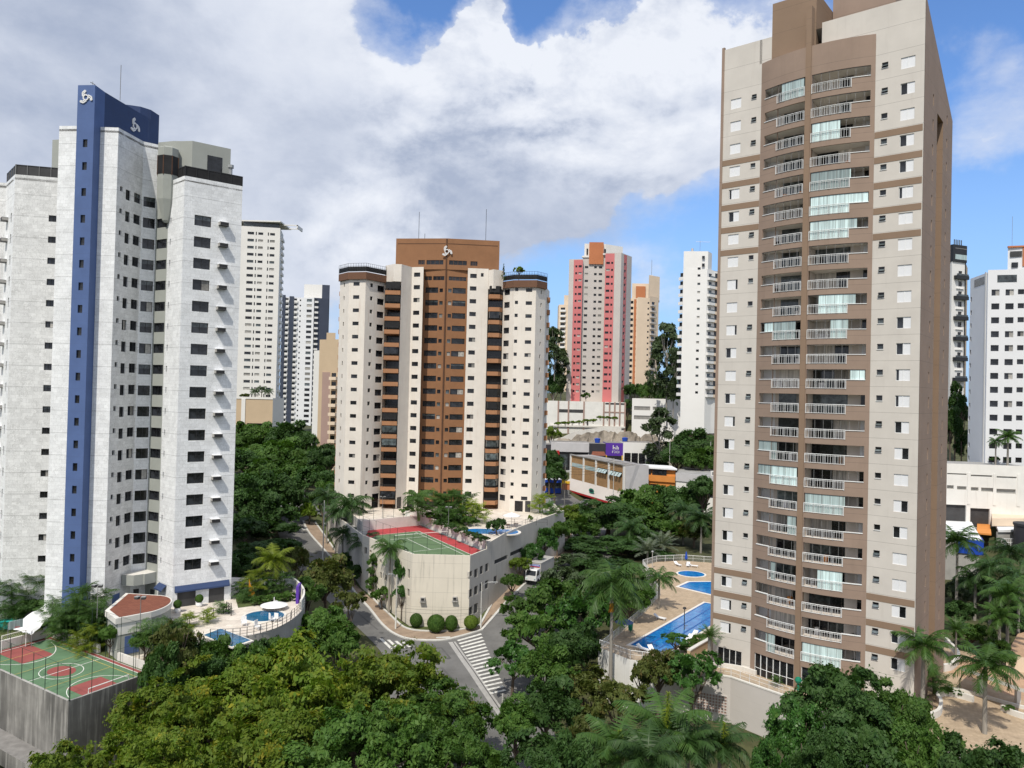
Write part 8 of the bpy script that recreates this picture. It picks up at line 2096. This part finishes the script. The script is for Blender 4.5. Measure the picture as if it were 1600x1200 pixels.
 palm(985, 825, 170, 30, 'queen', 'palm_dark', 'dark feather palm rising from the middle of the green belt', tr=.2)
 palm(1068, 800, 176, 30, 'queen', 'palm_dark', 'dark feather palm between the orange house and the tower edge', tr=.22)
 palm(1096, 812, 166, 30, 'royal', 'palm_dark', 'tall dark palm right against the taupe tower edge', tr=.24)
 # around the garden wall
 tree(1084, 1012, 89, 48, 'leaf_glossy', 'spread', 'M', 'glossy dark tree at the top of the beige garden wall', z0=.5)
 tree(1030, 1018, 90, 34, 'leaf_olive', 'dome', 'M', 'olive tree between the pool corner wall and the glossy tree', z0=0)
 tree(1055, 990, 97, 24, 'leaf_glossy', 'spread', 'S', 'flat topped small tree standing at the lap pool edge', z0=6.8, hc=1.0)
 palm(1109, 995, 93.2, 22, 'cycad', 'palm_leaf', 'stout palm with stiff leaves at the corner of the taupe tower', z0=6.8, tr=.30)
 palm(1213, 1066, 88, 12, 'cycad', 'palm_leaf', 'little palm in front of the glazed doors of the taupe tower', z0=6.8, tr=.14)
 for px, py, lb in ((1072, 1018, 'grassy hedge clump beside the lap pool lamp'), (1084, 1010, 'grassy hedge clump halfway to the corner palm'), (1096, 1003, 'grassy hedge clump nearest the corner palm')): bush(px, py, 6.8, 1.1, 1.2, lb, 'leaf_mid', 'dome', group='hedge clumps by the lap pool')
 gf = 'broad trees in front of the taupe tower'
 for px, py, d, r, lf, lb in ((1312, 1036, 72, 82, 'leaf_dark', 'tallest broad tree in front of the taupe tower doors'), (1250, 1092, 69, 52, 'leaf_glossy', 'glossy tree at the end of the beige garden wall'), (1396, 1064, 71, 58, 'leaf_mid', 'mid green tree at the corner of the taupe tower'), (1205, 1150, 62, 40, 'leaf_glossy', 'small glossy tree against the beige garden wall'), (1345, 1110, 65, 88, 'leaf_dark', 'dark broad tree at the bottom edge under the tallest one'), (1440, 1128, 63, 72, 'leaf_mid', 'mid green crown at the bottom edge below the plaza planter'), (1548, 1150, 60, 84, 'leaf_dark', 'dark crown in the bottom corner below the plaza'), (1280, 1150, 60, 56, 'leaf_dark', 'dark low crown at the bottom edge beside the garden wall')):
  tree(px, py, d, r, lf, 'dome', 'L', lb, gf, z0=-1.0)
 for px, py, d, r, k, lf, lb in ((1040, 1148, 68, 82, 'royal', 'palm_leaf', 'large palm with arching fronds at the bottom edge before the garden wall'), (962, 1175, 64, 70, 'royal', 'palm_leaf', 'large palm at the bottom edge with one yellow young frond'), (1125, 1166, 68, 56, 'royal', 'palm_dark', 'dark palm at the bottom edge below the lattice vent'), (1075, 1165, 66, 50, 'royal', 'palm_dark', 'dark palm between the two largest ones before the garden wall'), (1012, 1185, 60, 60, 'royal', 'palm_dark', 'dark palm fronds at the very bottom between the large palms')):
  palm(px, py, d, r, k, lf, lb, 'large palms before the garden wall', z0=-1, tr=.24)
 for px, py, d, pk in ((1040, 1090, 68, 1040), (964, 1150, 64, 962), (1128, 1138, 68, 1125)):
  t = at(px, py, d); m = MB(); rs = random.Random(px)
  for i in range(46):
   u = i / 45; p = Vector((t.x + .25 * math.sin(u * 2), d, t.z - 3.2 + 3.6 * u)); 
   for s in range(5):
    a = rs.random() * 6.283; L = .62 * (math.sin(math.pi * (.12 + .8 * u)) ** .7); e = Vector((math.cos(a) * L, math.sin(a) * L, -.35 * L + .25 * u)); w = Vector((-math.sin(a), math.cos(a), 0)) * .05
    m.face([p - w, p + w, p + e + w * .3, p + e - w * .3], 'palm_yellow')
  m.tube([(t.x, d, t.z - 3.2), (t.x + .2, d, t.z + .4)], .05, 'palm_yellow', 4)
  attach(m, 'young_frond', PALMS[pk])
 # plaza palms
 palm(1443, 1010, 80.5, 44, 'royal', 'palm_leaf', 'royal palm against the side wall of the taupe tower', z0=6.8, tr=.24)
 palm(1540, 1043, 76.8, 52, 'royal', 'palm_leaf', 'royal palm standing alone on the sandy plaza', z0=6.8, tr=.25)
 palm(1462, 1052, 86.8, 28, 'areca', 'palm_leaf', 'leafy palm clump at the foot of the royal palm by the tower side', z0=6.8)
 gr = 'palms and trees beyond the plaza'
 for px, py, d, r, k, lb in ((1496, 848, 114, 38, 'royal', 'tall royal palm with bare trunk beside the tower side wall'), (1578, 866, 114, 40, 'queen', 'feather palm below the grey roofed shed'), (1548, 888, 110, 38, 'queen', 'feather palm in front of the blue fascia'), (1592, 905, 106, 40, 'queen', 'feather palm at the picture margin below the cistern'), (1524, 905, 112, 30, 'queen', 'feather palm behind the tall bare trunk'), (1575, 930, 98, 40, 'royal', 'royal palm behind the gatehouse'), (1562, 965, 96, 32, 'royal', 'royal palm at the driveway canopy')):
  palm(px, py, d, r, k, 'palm_dark' if k == 'queen' else 'palm_leaf', lb, gr, z0=None, tr=.22)
 palm(1494, 985, 97, 24, 'cycad', 'palm_leaf', 'spiky low palm at the rear corner of the tower side', z0=7.5, tr=.15)
 for px, py, d, r, lf, lb in ((1545, 900, 118, 42, 'leaf_dark', 'dark tree behind the feather palms of the plaza'), (1500, 935, 108, 26, 'leaf_dark', 'dark shrub tree at the foot of the tall bare palm'), (1590, 945, 108, 36, 'leaf_dark', 'dark tree behind the gatehouse'), (1520, 970, 102, 28, 'leaf_mid', 'mid green shrub tree above the curved tan wall'), (1490, 905, 118, 24, 'leaf_grey', 'greyish tree beside the rear corner of the tower'), (1560, 1000, 96, 26, 'leaf_mid', 'mid green shrub tree at the driveway head')):
  tree(px, py, d, r, lf, 'dome', 'M', lb, gr)
 for px, py, r, hg, lb in ((1578, 1112, .6, .8, 'small round bush behind the short planter wall on the plaza'), (1500, 1088, .4, .7, 'small round bush in the s shaped planter'), (1482, 1084, .9, .8, 'loose planting in the s shaped planter bed')): bush(px, py, 7.0, r, hg, lb, 'leaf_mid', 'dome')
 tree(1494, 592, 188, 17, 'leaf_dark', 'tall', 'M', 'tall dark tree below the black and white tower, nearer its axis', z0=24); tree(1504, 612, 184, 15, 'leaf_dark', 'tall', 'M', 'tall dark tree below the black and white tower, nearer the white tower', z0=24); tree(1486, 640, 180, 18, 'leaf_dark', 'dome', 'M', 'dark tree hugging the taupe tower side below the black and white tower', z0=22)
 palm(1575, 684, 149, 20, 'royal', 'palm_leaf', 'palm on the garage roof before the white tower', z0=28.2, tr=.22); palm(1556, 690, 149.5, 12, 'queen', 'palm_dark', 'smaller dark palm on the garage roof', z0=28.2, tr=.16)
 for px, lb in ((1555, 'low bush on the garage roof below the smaller palm'), (1572, 'low bush on the garage roof below the taller palm'), (1590, 'low bush on the garage roof at the picture margin')): bush(px, 722, 28.4, 1.0, 1.2, lb, 'leaf_dark', 'dome')
 # hill behind
 for px, py, d, r, lf, sh, z0, lb in ((867, 508, 306, 26, 'leaf_grey', 'tall', 36, 'tall grey green eucalyptus between the ochre and pink towers'), (878, 540, 314, 18, 'leaf_grey', 'tall', 36, 'shorter eucalyptus tucked against the pink tower'), (1044, 500, 292, 28, 'leaf_grey', 'tall', 34, 'tall eucalyptus beside the plain white tower'), (1030, 520, 298, 20, 'leaf_grey', 'tall', 34, 'slimmer eucalyptus behind the cream tower edge'), (1054, 540, 288, 18, 'leaf_grey', 'tall', 34, 'short eucalyptus touching the plain white tower'), (1032, 632, 262, 36, 'leaf_grey', 'tall', 10, 'slender greyish conifer like tree in front of the white block')):
  tree(px, py, d, r, lf, sh, 'M', lb, z0=z0, pale=True)
 gb = 'trees on the hill below the distant towers'
 for px, py, d, r, lf, lb in ((864, 586, 308, 18, 'leaf_dark', 'dark bush tree at the foot of the grey eucalyptus'), (992, 596, 312, 16, 'leaf_dark', 'dark tree below the cream tower beside the pink one'), (1014, 592, 305, 18, 'leaf_mid', 'mid green tree below the cream tower'), (1040, 594, 300, 20, 'leaf_dark', 'dark tree at the foot of the tall eucalyptus'), (1058, 604, 296, 12, 'leaf_mid', 'mid green tree at the foot of the plain white tower'), (981, 622, 306, 10, 'leaf_dark', 'dark tree in the gap between the two white podiums'),
                                 (1080, 672, 250, 36, 'leaf_dark', 'big dark round tree below the cream annex'), (1058, 690, 246, 28, 'leaf_dark', 'dark round tree next to the slender greyish tree'), (1110, 676, 248, 32, 'leaf_dark', 'dark round tree against the taupe tower below the annex'), (1094, 700, 240, 28, 'leaf_mid', 'mid green tree above the long grey building'), (916, 612, 303.5, 8, 'leaf_mid', 'small tree on the podium of the pink tower'), (860, 700, 240, 24, 'leaf_dark', 'dark tree beside the pale grey shop'), (868, 725, 232, 22, 'leaf_dark', 'dark tree in front of the blue kiosk'), (862, 664, 286, 14, 'leaf_lime', 'light green shrubs at the end of the rock slope'), (1082, 614, 268, 9, 'leaf_mid', 'bush on the roof terrace of the cream annex')):
  z0 = {1082: 35.6, 916: 37}.get(px)
  tree(px, py, d, r, lf, 'dome', 'S' if r < 15 else 'M', lb, gb, z0=z0)
 rs = random.Random(5)
 for i in range(9):
  px = 872 + i * 11; q = at(px, 660 - 1.2 * i + rs.uniform(-2, 2), 296 + .15 * i)
  plant(q.x, q.y, q.z - 1.2, q.z + .5, 1.8, 'leaf_lime', 'dome', 'S', 'scrubby light green bush along the top of the rock slope', 'scrub along the rock slope', 'bush', 'bush')
 palm(1084, 622, 262, 10, 'queen', 'palm_yellow', 'thin pale palm in front of the plain white tower', z0=36, tr=.18)
 for px, py, lb in ((399, 612, 'small palm on the pinkish podium deck, nearest the marble tower'), (409, 608, 'small palm on the pinkish podium deck, middle of three'), (419, 612, 'small palm on the pinkish podium deck, farthest from the marble tower')): palm(px, py, 298.5, 9, 'queen', 'palm_dark', lb, 'palms on the pinkish podium', z0=35.6, tr=.22)
 tree(383, 614, 299, 8, 'leaf_olive', 'dome', 'S', 'bush on the pinkish podium deck', z0=35.6)
 q = at(787, 418, 167); plant(q.x, 167, 64.6, q.z + 1.2, .55, 'leaf_dark', 'cone', 'M', 'slim dark conifer on the roof terrace of the ochre tower', name='conifer'); q = at(811, 422, 167); plant(q.x, 167, 64.6, q.z + .9, 1.2, 'leaf_lime', 'dome', 'S', 'round light bush on the roof terrace of the ochre tower', name='bush', cat='bush')
 # marble tower gardens
 ga = 'feathery palm clumps round the sports court'
 for px, py, d, r, lf, lb in ((22, 915, 101, 36, 'palm_dark', 'dark palm clump at the picture margin below the marble wing'), (58, 905, 102, 36, 'palm_leaf', 'palm clump at the foot of the marble wing'), (92, 945, 97, 32, 'palm_leaf', 'palm clump behind the shade cloth'), (128, 930, 93.5, 36, 'palm_leaf', 'palm clump in front of the blue shaft foot'), (160, 950, 92, 26, 'palm_leaf', 'palm clump touching the round roofed pavilion'), (110, 968, 93, 30, 'palm_leaf', 'palm clump behind the low court wall, near the goal'), (140, 985, 90, 26, 'palm_yellow', 'yellowish palm clump by the twin headed floodlight'), (20, 955, 99, 30, 'palm_dark', 'dark palm clump behind the turquoise box'),
                                  (238, 985, 87, 26, 'palm_leaf', 'palm clump in front of the pavilion doors'), (266, 975, 87.6, 26, 'palm_leaf', 'palm clump between the pavilion and the angular pool'), (290, 965, 91, 16, 'palm_yellow', 'small yellow palm clump beside the straight railing'), (325, 956, 93, 12, 'palm_yellow', 'thin yellow palm clump at the railing corner'), (348, 945, 97, 11, 'palm_leaf', 'slender little palm near the potted bush')):
  palm(px, py, d, r * 1.3, 'areca', lf, lb, ga, z0=8.25 if d != 93 or px < 300 else 11)
 for px, py, d, r, lf, lb in ((104, 958, 95, 26, 'leaf_dark', 'dark shrub filling the palm garden behind the low court wall'), (150, 962, 91, 24, 'leaf_dark', 'dark shrub between the floodlight and the pavilion'), (60, 930, 101, 34, 'leaf_dark', 'dark shrub below the marble wing'), (15, 925, 103, 34, 'leaf_dark', 'dark shrub at the picture margin below the marble wing'), (128, 945, 95, 28, 'leaf_mid', 'green shrub under the blue shaft foot'), (172, 975, 88, 18, 'leaf_mid', 'green shrub against the pavilion corner'),
                                  (226, 985, 85.5, 20, 'leaf_mid', 'green shrub in front of the pavilion door'), (252, 978, 86.5, 22, 'leaf_dark', 'dark shrub under the pavilion roof edge'), (300, 990, 85, 34, 'leaf_dark', 'dark tree between the straight railing and the sports court'), (400, 996, 87, 34, 'leaf_dark', 'dark tree hiding the near corner of the angular pool'), (338, 1003, 84, 36, 'leaf_mid', 'green tree right below the angular pool water')):
  tree(px, py, d, r, lf, 'dome', 'M', lb, 'shrubs of the sports court garden', z0=8.2 if px < 280 else None)
 gp = 'palm clumps of the round pool garden'
 for px, py, d, r, k, lf, lb in ((428, 876, 109, 34, 'royal', 'palm_yellow', 'big yellow green palm of the round pool garden'), (398, 898, 106, 26, 'areca', 'palm_yellow', 'yellowish palm clump beside the marble tower corner'), (378, 915, 105, 22, 'areca', 'palm_leaf', 'low palm clump touching the marble tower corner'), (415, 905, 107, 24, 'areca', 'palm_leaf', 'palm clump with an orange leaf behind the round pool'), (442, 900, 108, 20, 'areca', 'palm_leaf', 'low palm clump near the purple shower wall'), (385, 925, 102.5, 16, 'areca', 'palm_leaf', 'small palm clump on the paving beside the shutter doors')):
  palm(px, py, d, r, k, lf, lb, gp, z0=11, tr=.16)
 for px, py, r, hg, lb in ((404, 945, 1.3, 1.3, 'low hedge bush behind the round pool, tower side'), (430, 942, 1.5, 1.4, 'low hedge bush behind the flat parasol'), (450, 938, 1.3, 1.3, 'low hedge bush nearest the purple wall')): bush(px, py, 11, r, hg, lb, 'leaf_mid', 'dome', group='hedge behind the round pool')
 t = at(391, 918, 104.5); m = MB()
 m.face([(t.x - .25, t.y, t.z - 1.4), (t.x + .35, t.y, t.z - 1.2), (t.x + .15, t.y - .2, t.z + .3), (t.x - .1, t.y - .25, t.z + 1.3)], 'palm_orange'); m.face([(t.x + .35, t.y, t.z - 1.2), (t.x + .6, t.y + .2, t.z - .9), (t.x + .4, t.y, t.z + .1), (t.x + .15, t.y - .2, t.z + .3)], 'palm_orange'); attach(m, 'dry_leaf', PALMS[378])
 for r, s in POTS:
  o = inst('plant', CR['ball', 'S'][0], r, (0, 0, .55 * s), 0, (.52 * s, .52 * s, 1.05 * s), ['leaf_mid'])
vegetation()

# ------------------------------------------------------------------ vehicles, poles and kiosks
def car(label, loc, rz, paint):
 r = thing('parked_car', label, 'car', loc, rz)
 def T(mb, nm): me = mb.mesh(nm); return inst(nm, me, r, (0, 0, 0))
 b = MB(); W = .86
 prof = [(-2.1, .28), (2.1, .28), (2.15, .62), (1.95, .82), (1.0, .95), (-1.75, .98), (-2.1, .9)]
 for (x0, z0), (x1, z1) in zip(prof, prof[1:] + prof[:1]): b.face([(x0, -W, z0), (x0, W, z0), (x1, W, z1), (x1, -W, z1)], paint)
 b.face([(x, -W, z) for x, z in prof], paint); b.face([(x, W, z) for x, z in prof[::-1]], paint)
 b.face([(.35, -.62, 1.44), (.35, .62, 1.44), (-1.2, .62, 1.44), (-1.2, -.62, 1.44)], paint)
 T(b, 'body')
 g = MB(); lo = [(1.0, .95), (-1.75, .98)]; hi = [(.35, 1.435), (-1.2, 1.435)]
 g.face([(1.0, -.8, .95), (1.0, .8, .95), (.35, .62, 1.435), (.35, -.62, 1.435)], 'window_glass'); g.face([(-1.75, .8, .98), (-1.75, -.8, .98), (-1.2, -.62, 1.435), (-1.2, .62, 1.435)], 'window_glass')
 for s in (-1, 1): g.face([(1.0, .8 * s, .95), (-1.75, .8 * s, .98), (-1.2, .62 * s, 1.435), (.35, .62 * s, 1.435)], 'window_glass')
 T(g, 'window')
 for x in (-1.35, 1.35):
  for s in (-1, 1):
   w = MB(); w.tube([(x, s * .70, .31), (x, s * .90, .31)], .31, 'rubber', 12); o = T(w, 'wheel')
   w = MB(); w.tube([(x, s * .88, .31), (x, s * .91, .31)], .19, 'steel_grey', 10); me = w.mesh('rim'); inst('rim', me, o, (0, 0, 0))
 for s in (-1, 1):
  w = MB(); w.box((2.1, s * .62, .66), (.12, .34, .14), 'curtain_glass'); T(w, 'headlight'); w = MB(); w.box((-2.08, s * .66, .8), (.1, .26, .16), 'red_sign'); T(w, 'tail_light')
def truck():
 x, y = 5.7, 142.6; z = h(x, y) + .08; rz = math.atan2(-.9, -.42)
 r = thing('truck', 'parked grey box truck with a white cab half hidden by trees beside the podium wall', 'truck', (x, y, z), rz)
 def T(mb, nm): return inst(nm, mb.mesh(nm), r, (0, 0, 0))
 b = MB(); b.box((-1.9, 0, 2.25), (6.6, 2.4, 2.5), 'truck_grey'); b.box((-1.9, 0, 3.54), (6.7, 2.46, .08), 'truck_grey'); b.box((-1.9, 0, .85), (6.4, 1.0, .3), 'dark_metal'); T(b, 'cargo_box')
 c = MB(); prof = [(1.5, .6), (3.3, .6), (3.35, 1.5), (3.05, 2.45), (2.85, 2.6), (1.5, 2.6)]
 for (x0, z0), (x1, z1) in zip(prof, prof[1:] + prof[:1]): c.face([(x0, -1.1, z0), (x0, 1.1, z0), (x1, 1.1, z1), (x1, -1.1, z1)], 'car_white')
 c.face([(q[0], -1.1, q[1]) for q in prof], 'car_white'); c.face([(q[0], 1.1, q[1]) for q in prof[::-1]], 'car_white'); T(c, 'cab')
 g = MB(); g.face([(3.36, -.98, 1.56), (3.36, .98, 1.56), (3.09, .95, 2.40), (3.09, -.95, 2.40)], 'window_glass')
 for s in (-1, 1): g.face([(1.9, 1.115 * s, 1.5), (3.1, 1.115 * s, 1.5), (2.9, 1.115 * s, 2.35), (1.9, 1.115 * s, 2.35)], 'window_glass')
 T(g, 'windscreen')
 s_ = MB(); s_.box((1.42, 0, 3.05), (.03, 1.9, .34), 'blue_plastic'); s_.box((1.42, 0, 2.78), (.03, 1.9, .12), 'red_sign')
 for k in range(9): s_.box((1.445, -.78 + k * .19, 3.05), (.02, .08, .2), 'line_white')
 T(s_, 'name_panel')
 for xx in (2.4, -3.4, -4.4):
  for s in (-1, 1):
   w = MB(); w.tube([(xx, s * .8, .48), (xx, s * 1.15, .48)], .48, 'rubber', 14); T(w, 'wheel')
 for s in (-1, 1):
  w = MB(); w.box((3.36, s * .82, .95), (.06, .3, .22), 'curtain_glass'); T(w, 'headlight'); w = MB(); w.box((3.1, s * 1.3, 1.9), (.12, .2, .5), 'dark_metal'); T(w, 'wing_mirror')
truck()
def street_things():
 p = onz(926, 784, 6); car('silver car parked on the avenue in front of the brick building', (24.3, 238, h(24.3, 238) + .08), R(115), 'car_silver')
 for px, py, rz, pt, lb in ((451, 797, R(205), 'car_white', 'white car on the bend of the side street under the dark wood'), (459, 804, R(200), 'car_blue', 'dark blue car just behind the white one on the side street bend'), (497, 807, R(190), 'car_silver', 'silver car parked behind the round lime tree')):
  q = ground_at(px, py); car(lb, (q.x, q.y, h(q.x, q.y) + .09), rz, pt)
 def lamp(px, pyb, pyt, label, arm=0.0, white=True, d=None, m='pole_concrete', rr=.13):
  q = ground_at(px, pyb) if d is None else Vector((at(px, pyb, d).x, d)); z = h(q.x, q.y) + .1; hgt = at(px, pyt, q.y).z - z
  r = thing('street_pole', label, 'street lamp' if arm else 'pole', (q.x, q.y, z)); a = MB(); a.tube([(q.x, q.y, z - .3), (q.x, q.y, z + hgt)], rr, m, 8, rr * .62); a.build('pole', r)
  if white: a = MB(); a.tube([(q.x, q.y, z), (q.x, q.y, z + 2.2)], rr + .015, 'line_white', 8, rr); a.build('painted_foot', r)
  if arm:
   a = MB(); a.tube([(q.x, q.y, z + hgt - .6), (q.x + arm * .5, q.y - .2, z + hgt + .1), (q.x + arm, q.y - .3, z + hgt + .2)], .05, 'steel_grey', 5); a.build('arm', r)
   a = MB(); a.box((q.x + arm * 1.12, q.y - .32, z + hgt + .18), (.75, .28, .14), 'steel_grey'); a.build('lamp_head', r)
  return Vector((q.x, q.y, z + hgt))
 tops = {}
 tops['a'] = lamp(618, 986, 898, 'concrete lamp pole with a white painted foot on the side street kerb', -.9)
 tops['b'] = lamp(751, 984, 910, 'concrete lamp pole with a white painted foot at the crossing by the podium corner', 2.0)
 lamp(784, 1148, 1084, 'concrete pole by the lower end of the zebra crossing', 0, False, d=91)
 lamp(877, 868, 800, 'pale pole beyond the podium side wall above the truck', 0, d=166)
 lamp(505, 850, 782, 'pole on the side street pavement in front of the palms', 0, d=152)
 lamp(476, 775, 748, 'small pole on the far verge of the side street bend', 0, False, d=200, rr=.12)
 P = [lamp(882, 785, 726, 'dark utility pole at the blue kiosk corner', 0, False, d=232, m='concrete_dark'), lamp(958, 780, 716, 'utility pole in front of the brick building', 0, False, d=214), lamp(1046, 730, 690, 'utility pole above the orange house', 0, False, d=243), lamp(1110, 722, 690, 'utility pole at the taupe tower edge above the grey building', 0, False, d=240)]
 for k, (a, b) in enumerate(zip(P, P[1:])):
  m = MB()
  for dz in (-.3, -1.1, -1.9, -2.7):
   pts = [a.lerp(b, i / 8) + Vector((0, 0, dz - 1.0 * (1 - (i / 4 - 1) ** 2))) for i in range(9)]; m.tube(pts, .035, 'rubber', 3)
  tag(m.build('power_line', None, a), ('bundle of sagging wires across the brick building', 'sagging wires from the brick building to the orange house', 'sagging wires above the long grey building')[k], 'power line')
 m = MB()
 for dz in (0, -.6):
  a, b = tops['a'] + Vector((0, 0, -5.2 + dz)), tops['b'] + Vector((0, 0, -4.2 + dz)); m.tube([a.lerp(b, i / 8) + Vector((0, -.2, -.4 * (1 - (i / 4 - 1) ** 2))) for i in range(9)], .018, 'rubber', 3)
 tag(m.build('power_line', None, tops['a']), 'two thin wires in front of the podium end wall', 'power line')
 # blue kiosk and its neighbours on the avenue
 x, y = 13.5, 252; z = h(x, y); r = thing('kiosk', 'blue and white kiosk under a pale roof at the avenue bend', 'kiosk', (x, y, z)); m = MB(); m.box((x, y, z + 2.0), (7, 4, 4.0), 'balcony_glass'); m.box((x, y - 2.02, z + 1.0), (7, .05, 1.6), 'blue_plastic'); m.build('wall', r); m = MB(); m.box((x, y - .3, z + 4.5), (8.2, 5.2, .5), 'roof_white'); m.box((x, y - 2.9, z + 4.2), (8.2, .1, .9), 'blue_plastic'); m.build('roof', r)
 m = MB(); m.tube([(17.4, 246, h(17.4, 246)), (17.4, 246, h(17.4, 246) + 6)], .12, 'grey_frame', 6); m.box((17.4, 245.8, h(17.4, 246) + 6.6), (.9, .3, 3.4), 'yellow_paint'); tag(m.build('sign_post', None, (17.4, 246, h(17.4, 246))), 'yellow upright sign post beside the blue kiosk', 'sign')
 m = MB(); z = h(18.5, 249); m.box((18.5, 249, z + 2.8), (2.6, .5, 2.0), 'far_orange'); m.box((18.5, 248.7, z + 4.2), (2.6, .4, .8), 'yellow_paint'); m.box((18.5, 249, z + .9), (2.4, .4, 1.8), 'grey_frame'); tag(m.build('stall_front', None, (18.5, 249, z)), 'small red and yellow stall front at the end of the brick building', 'stall')
 # bins of the podium corner: kerb ramp
 for px, py in ((700, 1030), (668, 1022), (596, 990), (748, 1075), (800, 1012)):
  q = ground_at(px, py); tag(drape('manhole_cover', [(q.x + .38 * math.cos(t), q.y + .38 * math.sin(t)) for t in (k * .628 for k in range(10))], .088, 'asphalt_dark'), kind='structure')
 q = ground_at(692, 1000); m = MB(); m.box((q.x, q.y + .7, h(q.x, q.y) + .24), (2.2, 1.4, .04), 'kerb_stone'); tag(m.build('kerb_ramp', None, (q.x, q.y, h(q.x, q.y))), kind='structure')
street_things()
print('SCENE faces', sum(len(m.polygons) for m in bpy.data.meshes), 'objects', len(bpy.data.objects))
